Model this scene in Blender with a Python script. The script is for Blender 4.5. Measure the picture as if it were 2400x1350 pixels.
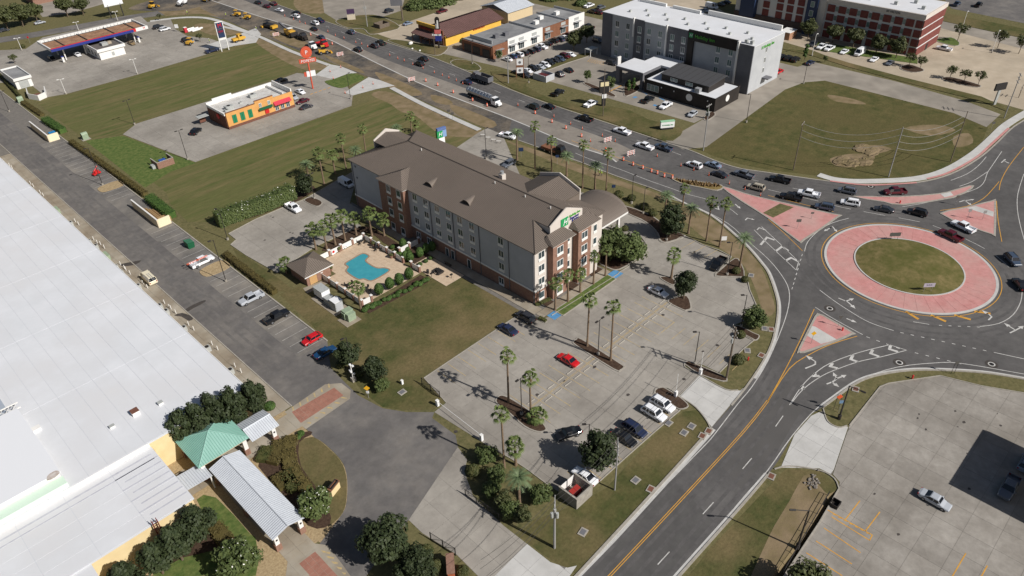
import bpy, bmesh, math, random
from mathutils import Vector, Matrix
R_ = math.radians
random.seed(7)
for o in list(bpy.data.objects): bpy.data.objects.remove(o)
SC = bpy.context.scene
COL = SC.collection
# ------------------------------------------------------------------ camera, sky, sun, exposure
# World frame: X and Y run along the street grid of the site, Z up, metres; the drone hovers over the origin.
CAM_H = 98.5
FPX, TH, RO, YAW = 1751.437,.62985319,-.0364462,.77297425
def _axes():
    c, s = math.cos(RO),math.sin(RO)
    R0 = Vector((1,0,0)); U0 = Vector((0,math.sin(TH),math.cos(TH))); W = Vector((0,math.cos(TH),-math.sin(TH)))
    m = Matrix.Rotation(-YAW,3,'Z')
    return m @ (c*R0 + s*U0),m @ (-s*R0 + c*U0),m @ W
AX_R, AX_U, AX_F = _axes()
cd = bpy.data.cameras.new('camera'); cam = bpy.data.objects.new('camera', cd); COL.objects.link(cam)
cam.matrix_world = Matrix(((AX_R.x, AX_U.x,-AX_F.x,0),(AX_R.y, AX_U.y,-AX_F.y,0),(AX_R.z, AX_U.z,-AX_F.z, CAM_H),(0,0,0,1)))
cd.sensor_width = 36; cd.lens = 36*FPX/2400; cd.clip_start = 1; cd.clip_end = 6000
SC.camera = cam
SUN_EL, SUN_AZ = 39,-78            # where the sun stands, degrees from +X
wd = bpy.data.worlds.new('World'); SC.world = wd; wd.use_nodes = True
nt = wd.node_tree; bg = nt.nodes['Background']
sky = nt.nodes.new('ShaderNodeTexSky'); sky.sky_type = 'NISHITA'; sky.sun_disc = False
sky.sun_elevation = R_(SUN_EL); sky.sun_rotation = R_(90-SUN_AZ); sky.air_density = 1.0; sky.dust_density = 1.6
nt.links.new(sky.outputs[0],bg.inputs[0]); bg.inputs[1].default_value = .05
sl = bpy.data.lights.new('sun', 'SUN'); sl.energy = 5.0; sl.angle = R_(.6); sl.color = (1,.965,.915)
so = bpy.data.objects.new('sun', sl); COL.objects.link(so)
sd = Vector((-math.cos(R_(SUN_AZ))*math.cos(R_(SUN_EL)),-math.sin(R_(SUN_AZ))*math.cos(R_(SUN_EL)),-math.sin(R_(SUN_EL))))
so.rotation_euler = sd.to_track_quat('-Z', 'Y').to_euler(); so.location = (0,0,200)
SC.view_settings.view_transform = 'Standard'; SC.view_settings.look = 'None'
SC.view_settings.exposure = -.06; SC.view_settings.gamma = 1; SC.view_settings.use_curve_mapping = False
SC.render.engine = 'CYCLES'
# ------------------------------------------------------------------ survey: photo pixel -> point of the site at height h
def S(x, y, h=0.0):
    d = AX_F + AX_R*((x-1200)/FPX) - AX_U*((y-675)/FPX)
    t = (h-CAM_H)/d.z
    return (d.x*t, d.y*t)
_OX = {1: 0,2: 600,3: 1200,4: 1800}; _OY = {1: 0,2: 340,3: 680,4: 1010}
def q(k, x, y): return (_OX[k % 10]+x/3.97,_OY[k//10]+y/3.97)      # survey sheet k -> pixel
def Q(k, x, y, h=0.0): return S(*q(k, x, y),h)
def SP(pts, h=0.0): return [S(*p, h) for p in pts]
def QP(k, pts, h=0.0): return [Q(k, *p, h) for p in pts]
def hgt(b, t):                                                       # height of a pole from its foot and its top
    g = S(*b); best = (1e9,0)
    for i in range(0,400):
        h = i*.1; v = Vector((g[0],g[1],h-CAM_H)); z = v.dot(AX_F)
        e = math.hypot(1200+FPX*v.dot(AX_R)/z-t[0],675-FPX*v.dot(AX_U)/z-t[1])
        if e < best[0]: best = (e, h)
    return best[1]
# ------------------------------------------------------------------ materials
ORD = 'first second third fourth fifth sixth seventh eighth ninth tenth eleventh twelfth thirteenth fourteenth fifteenth sixteenth'.split()
MATS = {}
def lin(c): c /= 255; return c/12.92 if c <= .04045 else ((c+.055)/1.055)**2.4
def ph(r, g, b, k=1.0): return (lin(r)*k, lin(g)*k, lin(b)*k)
def M(name, col, rough=.8,col2=None, scale=1.0,bump=0.0,metal=0.0,spec=.3,rnd=0.0,detail=6,contrast=(.35,.65),coat=0.0,col3=None, scale3=.08,transm=0.0,stretch=None, bscale=None, grunge=None):
    if name in MATS: return MATS[name]
    m = bpy.data.materials.new(name); m.use_nodes = True; N = m.node_tree.nodes; L = m.node_tree.links
    b = N['Principled BSDF']; b.inputs['Roughness'].default_value = rough; b.inputs['Metallic'].default_value = metal
    b.inputs['Specular IOR Level'].default_value = spec; b.inputs['Coat Weight'].default_value = coat
    b.inputs['Transmission Weight'].default_value = transm
    b.inputs['Base Color'].default_value = (*col,1)
    out = None
    if col2 or bump:
        geo = N.new('ShaderNodeNewGeometry'); vec = geo.outputs['Position']
        if stretch:
            mp = N.new('ShaderNodeMapping'); mp.inputs['Scale'].default_value = stretch; L.new(vec, mp.inputs[0]); vec = mp.outputs[0]
        nz = N.new('ShaderNodeTexNoise'); nz.inputs['Scale'].default_value = scale; nz.inputs['Detail'].default_value = detail; nz.inputs['Roughness'].default_value = .62
        L.new(vec, nz.inputs['Vector'])
        if col2:
            rp = N.new('ShaderNodeValToRGB'); rp.color_ramp.elements[0].position = contrast[0]; rp.color_ramp.elements[1].position = contrast[1]
            rp.color_ramp.elements[0].color = (*col,1); rp.color_ramp.elements[1].color = (*col2,1)
            L.new(nz.outputs['Fac'],rp.inputs[0]); out = rp.outputs[0]
        if col3:
            n3 = N.new('ShaderNodeTexNoise'); n3.inputs['Scale'].default_value = scale3; n3.inputs['Detail'].default_value = 5; n3.inputs['Roughness'].default_value = .6
            L.new(vec, n3.inputs['Vector'])
            r3 = N.new('ShaderNodeMapRange'); r3.inputs[1].default_value = .42; r3.inputs[2].default_value = .68
            L.new(n3.outputs['Fac'],r3.inputs[0])
            mx = N.new('ShaderNodeMix'); mx.data_type = 'RGBA'; L.new(r3.outputs[0],mx.inputs[0]); L.new(out, mx.inputs[6]); mx.inputs[7].default_value = (*col3,1); out = mx.outputs[2]
        if bump:
            nb = nz
            if bscale:
                nb = N.new('ShaderNodeTexNoise'); nb.inputs['Scale'].default_value = bscale; nb.inputs['Detail'].default_value = 4; L.new(vec, nb.inputs['Vector'])
            bp = N.new('ShaderNodeBump'); bp.inputs['Strength'].default_value = bump; bp.inputs['Distance'].default_value = .1
            L.new(nb.outputs['Fac'],bp.inputs['Height']); L.new(bp.outputs[0],b.inputs['Normal'])
    if grunge and out:
        ng = N.new('ShaderNodeTexNoise'); ng.inputs['Scale'].default_value = grunge[0]; ng.inputs['Detail'].default_value = 8; ng.inputs['Roughness'].default_value = .7; L.new(vec, ng.inputs['Vector'])
        mg = N.new('ShaderNodeMapRange'); mg.inputs[1].default_value = .25; mg.inputs[2].default_value = .75; mg.inputs[3].default_value = 1-grunge[1]; mg.inputs[4].default_value = 1+grunge[1]
        L.new(ng.outputs['Fac'],mg.inputs[0]); hg = N.new('ShaderNodeHueSaturation'); L.new(mg.outputs[0],hg.inputs['Value']); L.new(out, hg.inputs['Color']); out = hg.outputs[0]
    if rnd:
        oi = N.new('ShaderNodeObjectInfo'); hs = N.new('ShaderNodeHueSaturation')
        mr = N.new('ShaderNodeMapRange'); mr.inputs[3].default_value = 1-rnd; mr.inputs[4].default_value = 1+rnd
        L.new(oi.outputs['Random'],mr.inputs[0]); L.new(mr.outputs[0],hs.inputs['Value'])
        if out: L.new(out, hs.inputs['Color'])
        else: hs.inputs['Color'].default_value = (*col,1)
        out = hs.outputs[0]
    if out: L.new(out, b.inputs['Base Color'])
    MATS[name] = m; return m
def leafmat(name, c1,c2,rnd=.12,scale=1.6):
    m = M(name, c1,.62,c2,scale, rnd=rnd, spec=.25,contrast=(.3,.7)); b = m.node_tree.nodes['Principled BSDF']
    return m
# ground
m_grass = M('grass', ph(78,80,50),.95,ph(122,112,80),.9,.5,col3=ph(108,102,70),scale3=.045,detail=10,contrast=(.25,.78),bscale=2.5,spec=.1,grunge=(1.7,.28))
m_lawn = M('lawn', ph(58,70,37),.95,ph(98,91,59),.4,.4,col3=ph(116,102,73),scale3=.06,detail=12,contrast=(.22,.75),bscale=3,spec=.1,grunge=(1.7,.28))
m_green = M('green_turf', ph(72,92,46),.95,ph(104,112,64),.9,.4,detail=9,bscale=3,spec=.1,grunge=(1.7,.28))
m_mown = M('mown_field', ph(72,86,44),.95,ph(120,106,76),.3,.4,col3=ph(94,96,58),scale3=.05,detail=10,contrast=(.3,.66),bscale=2,spec=.1,stretch=(.18,1.5,1),grunge=(1.7,.28))
m_field = M('rough_field', ph(62,70,38),.95,ph(104,95,62),.3,.4,col3=ph(94,86,56),scale3=.05,detail=11,contrast=(.25,.72),bscale=2,spec=.1,grunge=(1.7,.28))
m_dirt = M('bare_dirt', ph(140,122,98),.95,ph(112,100,72),.3,.4,detail=10,bscale=2,spec=.1,grunge=(1.2,.25))
m_mulch = M('mulch', ph(62,48,40),.95,ph(84,68,56),2.5,.5,spec=.1)
m_asph = M('asphalt', ph(92,90,89),.92,ph(106,103,101),.18,.15,col3=ph(82,80,79),scale3=.05,detail=10,bscale=20,spec=.2,grunge=(.6,.17))
m_drive = M('old_asphalt', ph(104,101,99),.92,ph(122,117,112),.22,.15,col3=ph(94,91,90),scale3=.09,detail=10,bscale=20,spec=.2,grunge=(.6,.17))
m_base = M('road_base', ph(72,70,69),.95,ph(98,93,87),.5,.3,col3=ph(128,116,100),scale3=.075,detail=12,bscale=6,spec=.1,grunge=(.9,.3))
m_lane = M('concrete_lane', ph(136,128,119),.9,ph(120,113,106),.25,.1,col3=ph(146,139,130),scale3=.08,detail=9,bscale=15,spec=.2,grunge=(.8,.12))
m_conc = M('concrete', ph(162,156,147),.9,ph(148,142,134),.28,.1,col3=ph(134,128,120),scale3=.06,detail=11,contrast=(.3,.7),rnd=.05,bscale=12,spec=.2,grunge=(.8,.12))
m_concf = M('far_concrete', ph(158,150,139),.9,ph(142,134,124),.2,0,col3=ph(130,124,115),scale3=.05,detail=10,spec=.2,grunge=(.8,.12))
m_tan = M('tan_concrete', ph(188,174,154),.9,ph(172,158,138),.2,0,col3=ph(160,148,130),scale3=.04,detail=10,spec=.2,grunge=(.8,.12))
m_newc = M('new_concrete', ph(196,194,190),.88,ph(180,178,174),.3,.05,rnd=.03,spec=.2)
m_side = M('sidewalk_concrete', ph(168,160,146),.9,ph(150,140,124),.4,0,col3=ph(132,120,104),scale3=.12,detail=9,rnd=.05,spec=.2,grunge=(.8,.12))
m_kerb = M('kerb_concrete', ph(168,162,152),.9,ph(150,144,134),1.2,0,spec=.2)
m_joint = M("joint", ph(124,119,113),.95,ph(110,106,101),1,0,spec=.1)
m_pink = M('pink_pavers', ph(198,142,138),.9,ph(184,128,123),.5,0,col3=ph(188,150,143),scale3=.1,spec=.2,detail=9,grunge=(.9,.1))
m_brickpave = M('brick_pavers', ph(164,118,102),.9,ph(146,102,88),.8,0,spec=.2,detail=9)
m_deck = M('pool_deck', ph(200,180,156),.88,ph(186,164,140),.9,0,spec=.2)
m_gravel = M('pea_gravel', ph(178,158,124),.95,ph(148,128,98),3,.4,spec=.1)
m_white_l = M('white_paint', ph(206,204,200),.8,ph(176,173,168),1.2,0,spec=.2)
m_yel_l = M('yellow_paint', ph(214,160,66),.8,ph(190,140,66),1.0,0,spec=.2)
m_ylot = M('faded_yellow_paint', ph(196,168,112),.85,ph(160,148,124),1.4,0,spec=.2)
m_wlot = M('faded_white_paint', ph(184,180,174),.85,ph(150,147,142),1.4,0,spec=.2)
m_blue_l = M('blue_paint', ph(92,146,190),.8,ph(80,130,172),1.0,0,spec=.2)
m_oil = M('oil_stain', ph(62,58,55),.8,ph(80,74,70),1.0,0,spec=.3)
# buildings
m_wroof = M('white_membrane', ph(217,218,221),.75,ph(206,208,211),.12,0,col3=ph(212,211,212),scale3=.06,detail=8,rnd=.012,spec=.2)
m_wtrim = M('white_trim', ph(226,224,220),.7,spec=.3)
m_broof = M('bronze_roof', ph(120,109,100),.5,ph(112,102,93),.1,0,spec=.4,metal=0.0)
m_bseam = M('bronze_seam', ph(92,83,76),.5,spec=.4)
m_stucco = M('cream_stucco', ph(206,198,190),.9,ph(200,191,182),.4,0,spec=.2)
m_side_stucco = M('side_stucco', ph(178,180,184),.9,ph(170,172,176),.4,0,spec=.2)  # long hotel facade only, greyer and slightly darker than the cream stucco
m_stucco2 = M('grey_stucco', ph(182,184,186),.9,ph(172,174,177),.3,0,spec=.2)
m_dgrey = M('dark_grey_stucco', ph(112,112,116),.9,ph(104,104,108),.3,0,spec=.2)
m_brick = M('brick_wall', ph(152,120,104),.9,ph(130,98,84),2.2,.2,rnd=0,contrast=(.3,.7),spec=.2)
m_brickd = M('red_brick', ph(126,76,70),.9,ph(112,64,60),1.2,0,rnd=.05,spec=.2)
m_glass = M('window_glass', ph(62,74,78),.08,spec=.6,rnd=.25)
m_glassg = M('green_glass', ph(98,120,118),.15,ph(120,138,134),.3,0,spec=.6,rnd=.2)
m_dark = M('dark_metal', ph(48,46,46),.5,spec=.4)
m_black = M('black_panel', ph(42,38,36),.6,ph(50,45,42),.4,0,spec=.3)
m_metal = M('galvanised', ph(168,170,172),.45,spec=.5,metal=.3)
m_teal = M('teal_metal_roof', ph(144,184,172),.45,ph(134,174,162),.3,0,spec=.4)
m_tseam = M('teal_seam', ph(106,156,140),.5,spec=.4)
m_silver = M('silver_metal_roof', ph(204,208,213),.45,ph(194,198,204),.5,0,spec=.4)
m_sseam = M('silver_seam', ph(184,188,194),.45,spec=.4)
m_cream = M('yellow_cream_wall', ph(226,206,162),.9,ph(218,196,150),.5,0,spec=.2)
m_orange = M('orange_wall', ph(214,162,98),.9,ph(206,152,90),.5,0,spec=.2)
m_rbrick = M('brown_brick', ph(122,84,70),.9,ph(106,72,60),1.5,0,spec=.2)
m_green_sh = M('green_shutter', ph(36,122,86),.6,spec=.3)
m_dred = M('dull_red', ph(150,46,40),.6,spec=.3)
m_sred = M('faded_sign_red', ph(194,82,62),.6,ph(200,96,70),.8,0)
m_red = M('red_paint', ph(196,40,40),.5,spec=.4)
m_redaw = M('red_awning', ph(190,62,78),.8,spec=.2)
m_yellowb = M('yellow_wall', ph(228,184,84),.85,ph(218,172,76),.5,0,spec=.2)
m_maroon = M('maroon_metal_roof', ph(108,82,78),.7,ph(100,76,72),.3,0,spec=.2)
m_brown = M('brown_wood', ph(136,94,72),.85,ph(120,82,62),.8,0,spec=.2)
m_ltroof = M('grey_membrane', ph(134,134,134),.85,ph(116,116,117),.3,0,col3=ph(150,150,150),scale3=.1,spec=.2)
m_blue = M('blue_panel', ph(44,56,130),.5,spec=.4)
m_navy = M('navy_panel', ph(40,56,88),.5,spec=.4)
m_white = M('white_enamel', ph(232,232,232),.5,spec=.4)
m_acgr = M('ac_grey', ph(176,178,174),.6,ph(160,162,160),2,0,spec=.4)
m_acgn = M('utility_green', ph(150,166,140),.6,ph(138,154,130),2,0,spec=.4)
m_dkgn = M('dark_green_steel', ph(30,92,62),.5,spec=.4)
m_pole = M('dark_pole', ph(52,48,46),.6,spec=.4)
m_wood = M('pole_wood', ph(120,108,96),.9,ph(96,86,76),3,0,spec=.2)
m_pole_g = M('grey_pole', ph(150,148,146),.7,spec=.3)
m_org = M('safety_orange', ph(226,100,60),.6,spec=.3)
m_cat = M('machine_yellow', ph(206,160,58),.5,spec=.4)
m_tyre = M('tyre_rubber', ph(38,37,37),.85,spec=.2)
m_rim = M('wheel_rim', ph(150,152,156),.35,metal=.6,spec=.5)
m_cglass = M('car_glass', ph(28,32,38),.05,spec=.7)
m_hl = M('headlamp', ph(214,218,222),.2,spec=.6)
m_tl = M('tail_lamp', ph(150,26,26),.3,spec=.5)
m_water = M('pool_water', ph(62,146,160),.06,ph(70,156,168),.6,.04,spec=.5,bscale=3)
m_tile = M('pool_tile', ph(150,126,106),.7,spec=.3)
m_wire = M('wire', ph(70,68,66),.7,spec=.3)
m_wirel = M('weathered_wire', ph(150,148,144),.6,spec=.4)
m_bark = M('bark', ph(118,104,88),.95,ph(92,80,68),4,.3,spec=.1)
m_pbark = M('palm_bark', ph(138,118,98),.95,ph(108,92,76),5,.4,spec=.1)
m_skirt = M('dead_fronds', ph(150,126,92),.95,ph(120,98,70),4,0,spec=.1)
lf_mag = leafmat('magnolia_leaf', ph(38,49,29),ph(62,70,42))
lf_oak = leafmat('oak_leaf', ph(56,66,38),ph(90,92,56))
lf_crape = leafmat('crape_leaf', ph(58,73,38),ph(92,101,58))
lf_hedge = leafmat('hedge_leaf', ph(56,64,34),ph(86,84,48))
lf_top = leafmat('topiary_leaf', ph(50,76,34),ph(82,104,50))
lf_rust = leafmat('rusty_leaf', ph(76,68,38),ph(100,90,52))
lf_palm = leafmat('palm_leaf', ph(72,90,46),ph(112,122,70),scale=1.2)
lf_date = leafmat('date_leaf', ph(88,108,72),ph(120,134,98),scale=1.2)
m_flower = M('white_flower', ph(226,224,214),.8)
PAINTS = {}
def paint(n):
    C = dict(black=(26,27,30),dark=(52,54,60),grey=(98,103,112),silver=(176,180,186),white=(236,237,240),red=(196,30,36),maroon=(84,22,34),blue=(28,66,104),navy=(40,48,74),steel=(128,142,162),beige=(172,164,148),brown=(142,122,92),cream=(226,216,190),green=(44,50,48),slate=(66,78,96))
    return M('paint_'+n, ph(*C[n]),.28,spec=.5,coat=.35,metal=.0)
# ------------------------------------------------------------------ mesh builder and object helpers
class MB:
    def __init__(s): s.v = []; s.f = []; s.mi = []
    def add(s, vs, fs, mi=0):
        n = len(s.v); s.v += [tuple(p) for p in vs]
        for f in fs: s.f.append([n+i for i in f]); s.mi.append(mi)
        return s
    def box(s, x0,y0,z0,x1,y1,z1,mi=0):
        x0,x1 = sorted((x0,x1)); y0,y1 = sorted((y0,y1)); z0,z1 = sorted((z0,z1))
        return s.add([(x0,y0,z0),(x1,y0,z0),(x1,y1,z0),(x0,y1,z0),(x0,y0,z1),(x1,y0,z1),(x1,y1,z1),(x0,y1,z1)],
                     [(0,3,2,1),(4,5,6,7),(0,1,5,4),(1,2,6,5),(2,3,7,6),(3,0,4,7)],mi)
    def poly(s, pts, mi=0): return s.add(pts, [list(range(len(pts)))],mi)
    def prism(s, p2,z0,z1,mi=0,bottom=False):
        if area(p2) < 0: p2 = p2[::-1]
        n = len(p2); vs = [(x, y, z0) for x, y in p2]+[(x, y, z1) for x, y in p2]
        fs = [list(range(n,2*n))]+[(i,(i+1) % n, n+(i+1) % n, n+i) for i in range(n)]
        if bottom: fs.append(list(range(n))[::-1])
        return s.add(vs, fs, mi)
    def slab3(s, pts, t, mi=0):           # a sloping polygon with thickness t downwards
        n = len(pts); vs = [tuple(p) for p in pts]+[(p[0],p[1],p[2]-t) for p in pts]
        return s.add(vs, [list(range(n)),list(range(n,2*n))[::-1]]+[(i, n+i, n+(i+1) % n,(i+1) % n) for i in range(n)],mi)
    def tube(s, p0,p1,r, n=6,mi=0,r1=None, cap=True):
        p0 = Vector(p0); p1 = Vector(p1); d = (p1-p0)
        if d.length < 1e-6: return s
        d.normalize(); a = d.orthogonal().normalized(); b = d.cross(a); r1 = r if r1 is None else r1
        vs = []
        for p, rr in ((p0,r),(p1,r1)):
            for i in range(n): t = 2*math.pi*i/n; vs.append(p+a*math.cos(t)*rr+b*math.sin(t)*rr)
        fs = [(i,(i+1) % n, n+(i+1) % n, n+i) for i in range(n)]
        if cap: fs += [list(range(n))[::-1],list(range(n,2*n))]
        return s.add(vs, fs, mi)
    def path(s, pts, r, n=5,mi=0,taper=None):
        for i in range(len(pts)-1):
            ra = r if taper is None else r+(taper-r)*i/(len(pts)-1); rb = r if taper is None else r+(taper-r)*(i+1)/(len(pts)-1)
            s.tube(pts[i],pts[i+1],ra, n, mi, rb, cap=(i in (0,len(pts)-2)))
        return s
    def ball(s, c, rx, ry, rz, n=10,m=6,mi=0,noise=0):
        vs = [(c[0],c[1],c[2]-rz)]
        for j in range(1,m):
            t = math.pi*j/m
            for i in range(n):
                a = 2*math.pi*i/n; k = 1+random.uniform(-noise, noise)
                vs.append((c[0]+rx*k*math.sin(t)*math.cos(a),c[1]+ry*k*math.sin(t)*math.sin(a),c[2]-rz*k*math.cos(t)))
        vs.append((c[0],c[1],c[2]+rz)); fs = []
        for i in range(n): fs.append((0,1+(i+1) % n,1+i))
        for j in range(m-2):
            for i in range(n): a = 1+j*n+i; b = 1+j*n+(i+1) % n; fs.append((a, b, b+n, a+n))
        e = len(vs)-1
        for i in range(n): fs.append((1+(m-2)*n+i,1+(m-2)*n+(i+1) % n, e))
        return s.add(vs, fs, mi)
    def mesh(s, name, mats, org=(0,0,0),smooth=False):
        me = bpy.data.meshes.new(name)
        me.from_pydata([(x-org[0],y-org[1],z-org[2]) for x, y, z in s.v],[],s.f)
        for m in (mats if isinstance(mats,(list, tuple)) else [mats]): me.materials.append(m)
        me.polygons.foreach_set('material_index', s.mi)
        if smooth: me.polygons.foreach_set('use_smooth', [True]*len(s.f))
        me.update(); return me
def area(p): return .5*sum(p[i][0]*p[(i+1) % len(p)][1]-p[(i+1) % len(p)][0]*p[i][1] for i in range(len(p)))
ORG = {}
def obj(name, mb, mats, parent=None, smooth=False):
    """one mesh object; mb is in world coordinates, or in the parent's when the parent was moved there with local=True"""
    org = ORG.get(parent.name,(0,0,0)) if parent else None
    if org is None:
        n = len(mb.v); org = (sum(v[0] for v in mb.v)/n, sum(v[1] for v in mb.v)/n, min(v[2] for v in mb.v))
    o = bpy.data.objects.new(name, mb.mesh(name, mats, org, smooth)); COL.objects.link(o)
    if parent: o.parent = parent
    else: o.location = org
    ORG[o.name] = org; return o
def obm(name, me, parent=None):
    o = bpy.data.objects.new(name, me); COL.objects.link(o); o.parent = parent; ORG[o.name] = (0,0,0); return o
def tag(o, label, cat, group=None):
    o['label'] = label; o['category'] = cat
    if group: o['group'] = group
    return o
def thing(name, label, cat, loc=(0,0,0),rz=0,group=None, local=False):
    o = bpy.data.objects.new(name, None); COL.objects.link(o); o.empty_display_size = .5
    o.location = loc; o.rotation_euler = (0,0,rz); tag(o, label, cat, group)
    ORG[o.name] = (0,0,0) if local else tuple(loc); return o
def struct(name, mb, mats, parent=None):
    o = obj(name, mb, mats, parent)
    if not parent: o['kind'] = 'structure'
    return o
def dup(o, parent=None, loc=None, rz=None, label=None, group=None):
    c = o.copy(); COL.objects.link(c); c.parent = parent
    if loc is not None: c.location = loc
    if rz is not None: c.rotation_euler = (0,0,rz)
    if label: c['label'] = label
    if group: c['group'] = group
    for ch in o.children: dup(ch, c)
    ORG[c.name] = ORG.get(o.name,(0,0,0)); return c
def smooth(pts, n=5,closed=False):                     # Catmull-Rom
    out = []; N = len(pts); rng = range(N) if closed else range(N-1)
    for i in rng:
        g = lambda k: pts[k % N] if closed else pts[max(0,min(N-1,k))]
        a, b, c, d = g(i-1),g(i),g(i+1),g(i+2)
        for j in range(n):
            t = j/n; out.append(tuple(.5*(2*b[k]+(c[k]-a[k])*t+(2*a[k]-5*b[k]+4*c[k]-d[k])*t*t+(3*b[k]-a[k]-3*c[k]+d[k])*t**3) for k in (0,1)))
    if not closed: out.append(tuple(pts[-1]))
    return out
def offs(pts, d, closed=False):
    N = len(pts); out = []
    for i in range(N):
        a = pts[(i-1) % N] if (closed or i) else None; c = pts[(i+1) % N] if (closed or i < N-1) else None; b = pts[i]
        ns = []
        for u, v in ((a, b),(b, c)):
            if u is None or v is None: continue
            dx, dy = v[0]-u[0],v[1]-u[1]; l = math.hypot(dx, dy)
            if l > 1e-9: ns.append((-dy/l, dx/l))
        nx = sum(n[0] for n in ns); ny = sum(n[1] for n in ns); l = math.hypot(nx, ny) or 1; nx /= l; ny /= l
        k = 1/max(.4,nx*ns[0][0]+ny*ns[0][1]) if ns else 1
        out.append((b[0]+nx*d*k, b[1]+ny*d*k))
    return out
def ribbon(mb, pts, w, z0,z1=None, closed=False, mi=0,off=0):   # flat line, or raised kerb when z1 is given
    a = offs(pts, off+w/2,closed); b = offs(pts, off-w/2,closed); N = len(pts)
    for i in range(N if closed else N-1):
        j = (i+1) % N
        if z1 is None: mb.poly([(*b[i],z0),(*b[j],z0),(*a[j],z0),(*a[i],z0)],mi)
        else:
            vs = [(*b[i],z0),(*b[j],z0),(*a[j],z0),(*a[i],z0),(*b[i],z1),(*b[j],z1),(*a[j],z1),(*a[i],z1)]
            fs = [(4,5,6,7),(0,1,5,4),(2,3,7,6)]
            if not closed and i == 0: fs.append((3,0,4,7))
            if not closed and i == N-2: fs.append((1,2,6,5))
            mb.add(vs, fs, mi)
    return mb
def dashes(mb, pts, w, z, on, gap, mi=0,start=0):
    acc = -start; cur = []; 
    fine = [pts[0]]
    for a, b in zip(pts, pts[1:]):
        n = max(1,int(math.hypot(b[0]-a[0],b[1]-a[1])/.3))
        for i in range(1,n+1): fine.append((a[0]+(b[0]-a[0])*i/n, a[1]+(b[1]-a[1])*i/n))
    for a, b in zip(fine, fine[1:]):
        if acc >= 0 and acc % (on+gap) < on: cur.append(a)
        elif cur: cur.append(a); (ribbon(mb, [cur[0],cur[len(cur)//2],cur[-1]],w, z, mi=mi) if len(cur) > 2 else 0); cur = []
        acc += math.hypot(b[0]-a[0],b[1]-a[1])
    if len(cur) > 2: ribbon(mb, [cur[0],cur[len(cur)//2],cur[-1]],w, z, mi=mi)
def sheet(name, pts, z, mat, kind='structure'):
    if area(pts) < 0: pts = pts[::-1]
    o = obj(name, MB().poly([(x, y, z) for x, y in pts]),mat); o['kind'] = kind; return o
def clip(poly, x0,y0,x1,y1):
    def cut(p, f, ins):
        out = []
        for i in range(len(p)):
            a, b = p[i-1],p[i]; ia, ib = ins(a),ins(b)
            if ia != ib: t = f(a, b); out.append((a[0]+(b[0]-a[0])*t, a[1]+(b[1]-a[1])*t))
            if ib: out.append(b)
        return out
    for ax, v, sg in ((0,x0,1),(0,x1,-1),(1,y0,1),(1,y1,-1)):
        if len(poly) < 3: return []
        poly = cut(poly, lambda a, b: (v-a[ax])/(b[ax]-a[ax]),lambda p: (p[ax]-v)*sg >= 0)
    return poly
def inpoly(p, poly):
    c = False; x, y = p
    for i in range(len(poly)):
        (x1,y1),(x2,y2) = poly[i-1],poly[i]
        if (y1 > y) != (y2 > y) and x < (x2-x1)*(y-y1)/(y2-y1)+x1: c = not c
    return c
def slabs(parent, poly, size, z, mat, name='concrete_slab', ox=0,oy=0,gap=.014,lim=290):
    """concrete slabs poured in a grid, each one a part of the lot; joints stay open between them"""
    xs = [p[0] for p in poly]; ys = [p[1] for p in poly]; n = 0; rest = MB()
    sx, sy = size if isinstance(size, tuple) else (size, size)
    i0 = math.floor((min(xs)-ox)/sx); i1 = math.ceil((max(xs)-ox)/sx); j0 = math.floor((min(ys)-oy)/sy); j1 = math.ceil((max(ys)-oy)/sy)
    for i in range(i0,i1):
        for j in range(j0,j1):
            p = clip(list(poly),ox+i*sx+gap, oy+j*sy+gap, ox+(i+1)*sx-gap, oy+(j+1)*sy-gap)
            if len(p) < 3 or abs(area(p)) < .4: continue
            if n < lim: obj(name, MB().prism(p, z-.02,z),mat, parent); n += 1
            else: rest.prism(p, z-.02,z)
    if rest.v: o = obj(name+'s', rest, mat, parent); o['kind'] = 'stuff'
    return n
def text_mesh(body, size, ext=.03,align='CENTER', shear=0.0):
    cu = bpy.data.curves.new('t', 'FONT'); cu.body = body; cu.size = size; cu.extrude = ext; cu.align_x = align; cu.align_y = 'CENTER'; cu.shear = shear; cu.resolution_u = 2
    o = bpy.data.objects.new('t', cu); COL.objects.link(o)
    bpy.context.view_layer.update()
    me = bpy.data.meshes.new_from_object(o.evaluated_get(bpy.context.evaluated_depsgraph_get())); bpy.data.objects.remove(o); me.materials.clear(); return me
def lettering(parent, body, size, pos, face, mat, ext=.04,shear=0.0,tilt=0,bold=0.0):
    """flat letters on a wall; face = direction the wall looks ('-x','-y','+x','+y')"""
    me = text_mesh(body, size, ext, shear=shear); me.materials.append(mat)
    o = bpy.data.objects.new('lettering', me); COL.objects.link(o); o.parent = parent
    og = ORG.get(parent.name,(0,0,0)); o.location = tuple(pos[i]-og[i] for i in range(3))
    rz = {'-y': 0,'+x': math.pi/2,'+y': math.pi, '-x': -math.pi/2}[face] if isinstance(face, str) else face
    o.rotation_euler = (Matrix.Rotation(rz,3,'Z') @ Matrix.Rotation(math.pi/2,3,'X') @ Matrix.Rotation(tilt,3,'Z')).to_euler()
    return o
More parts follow.
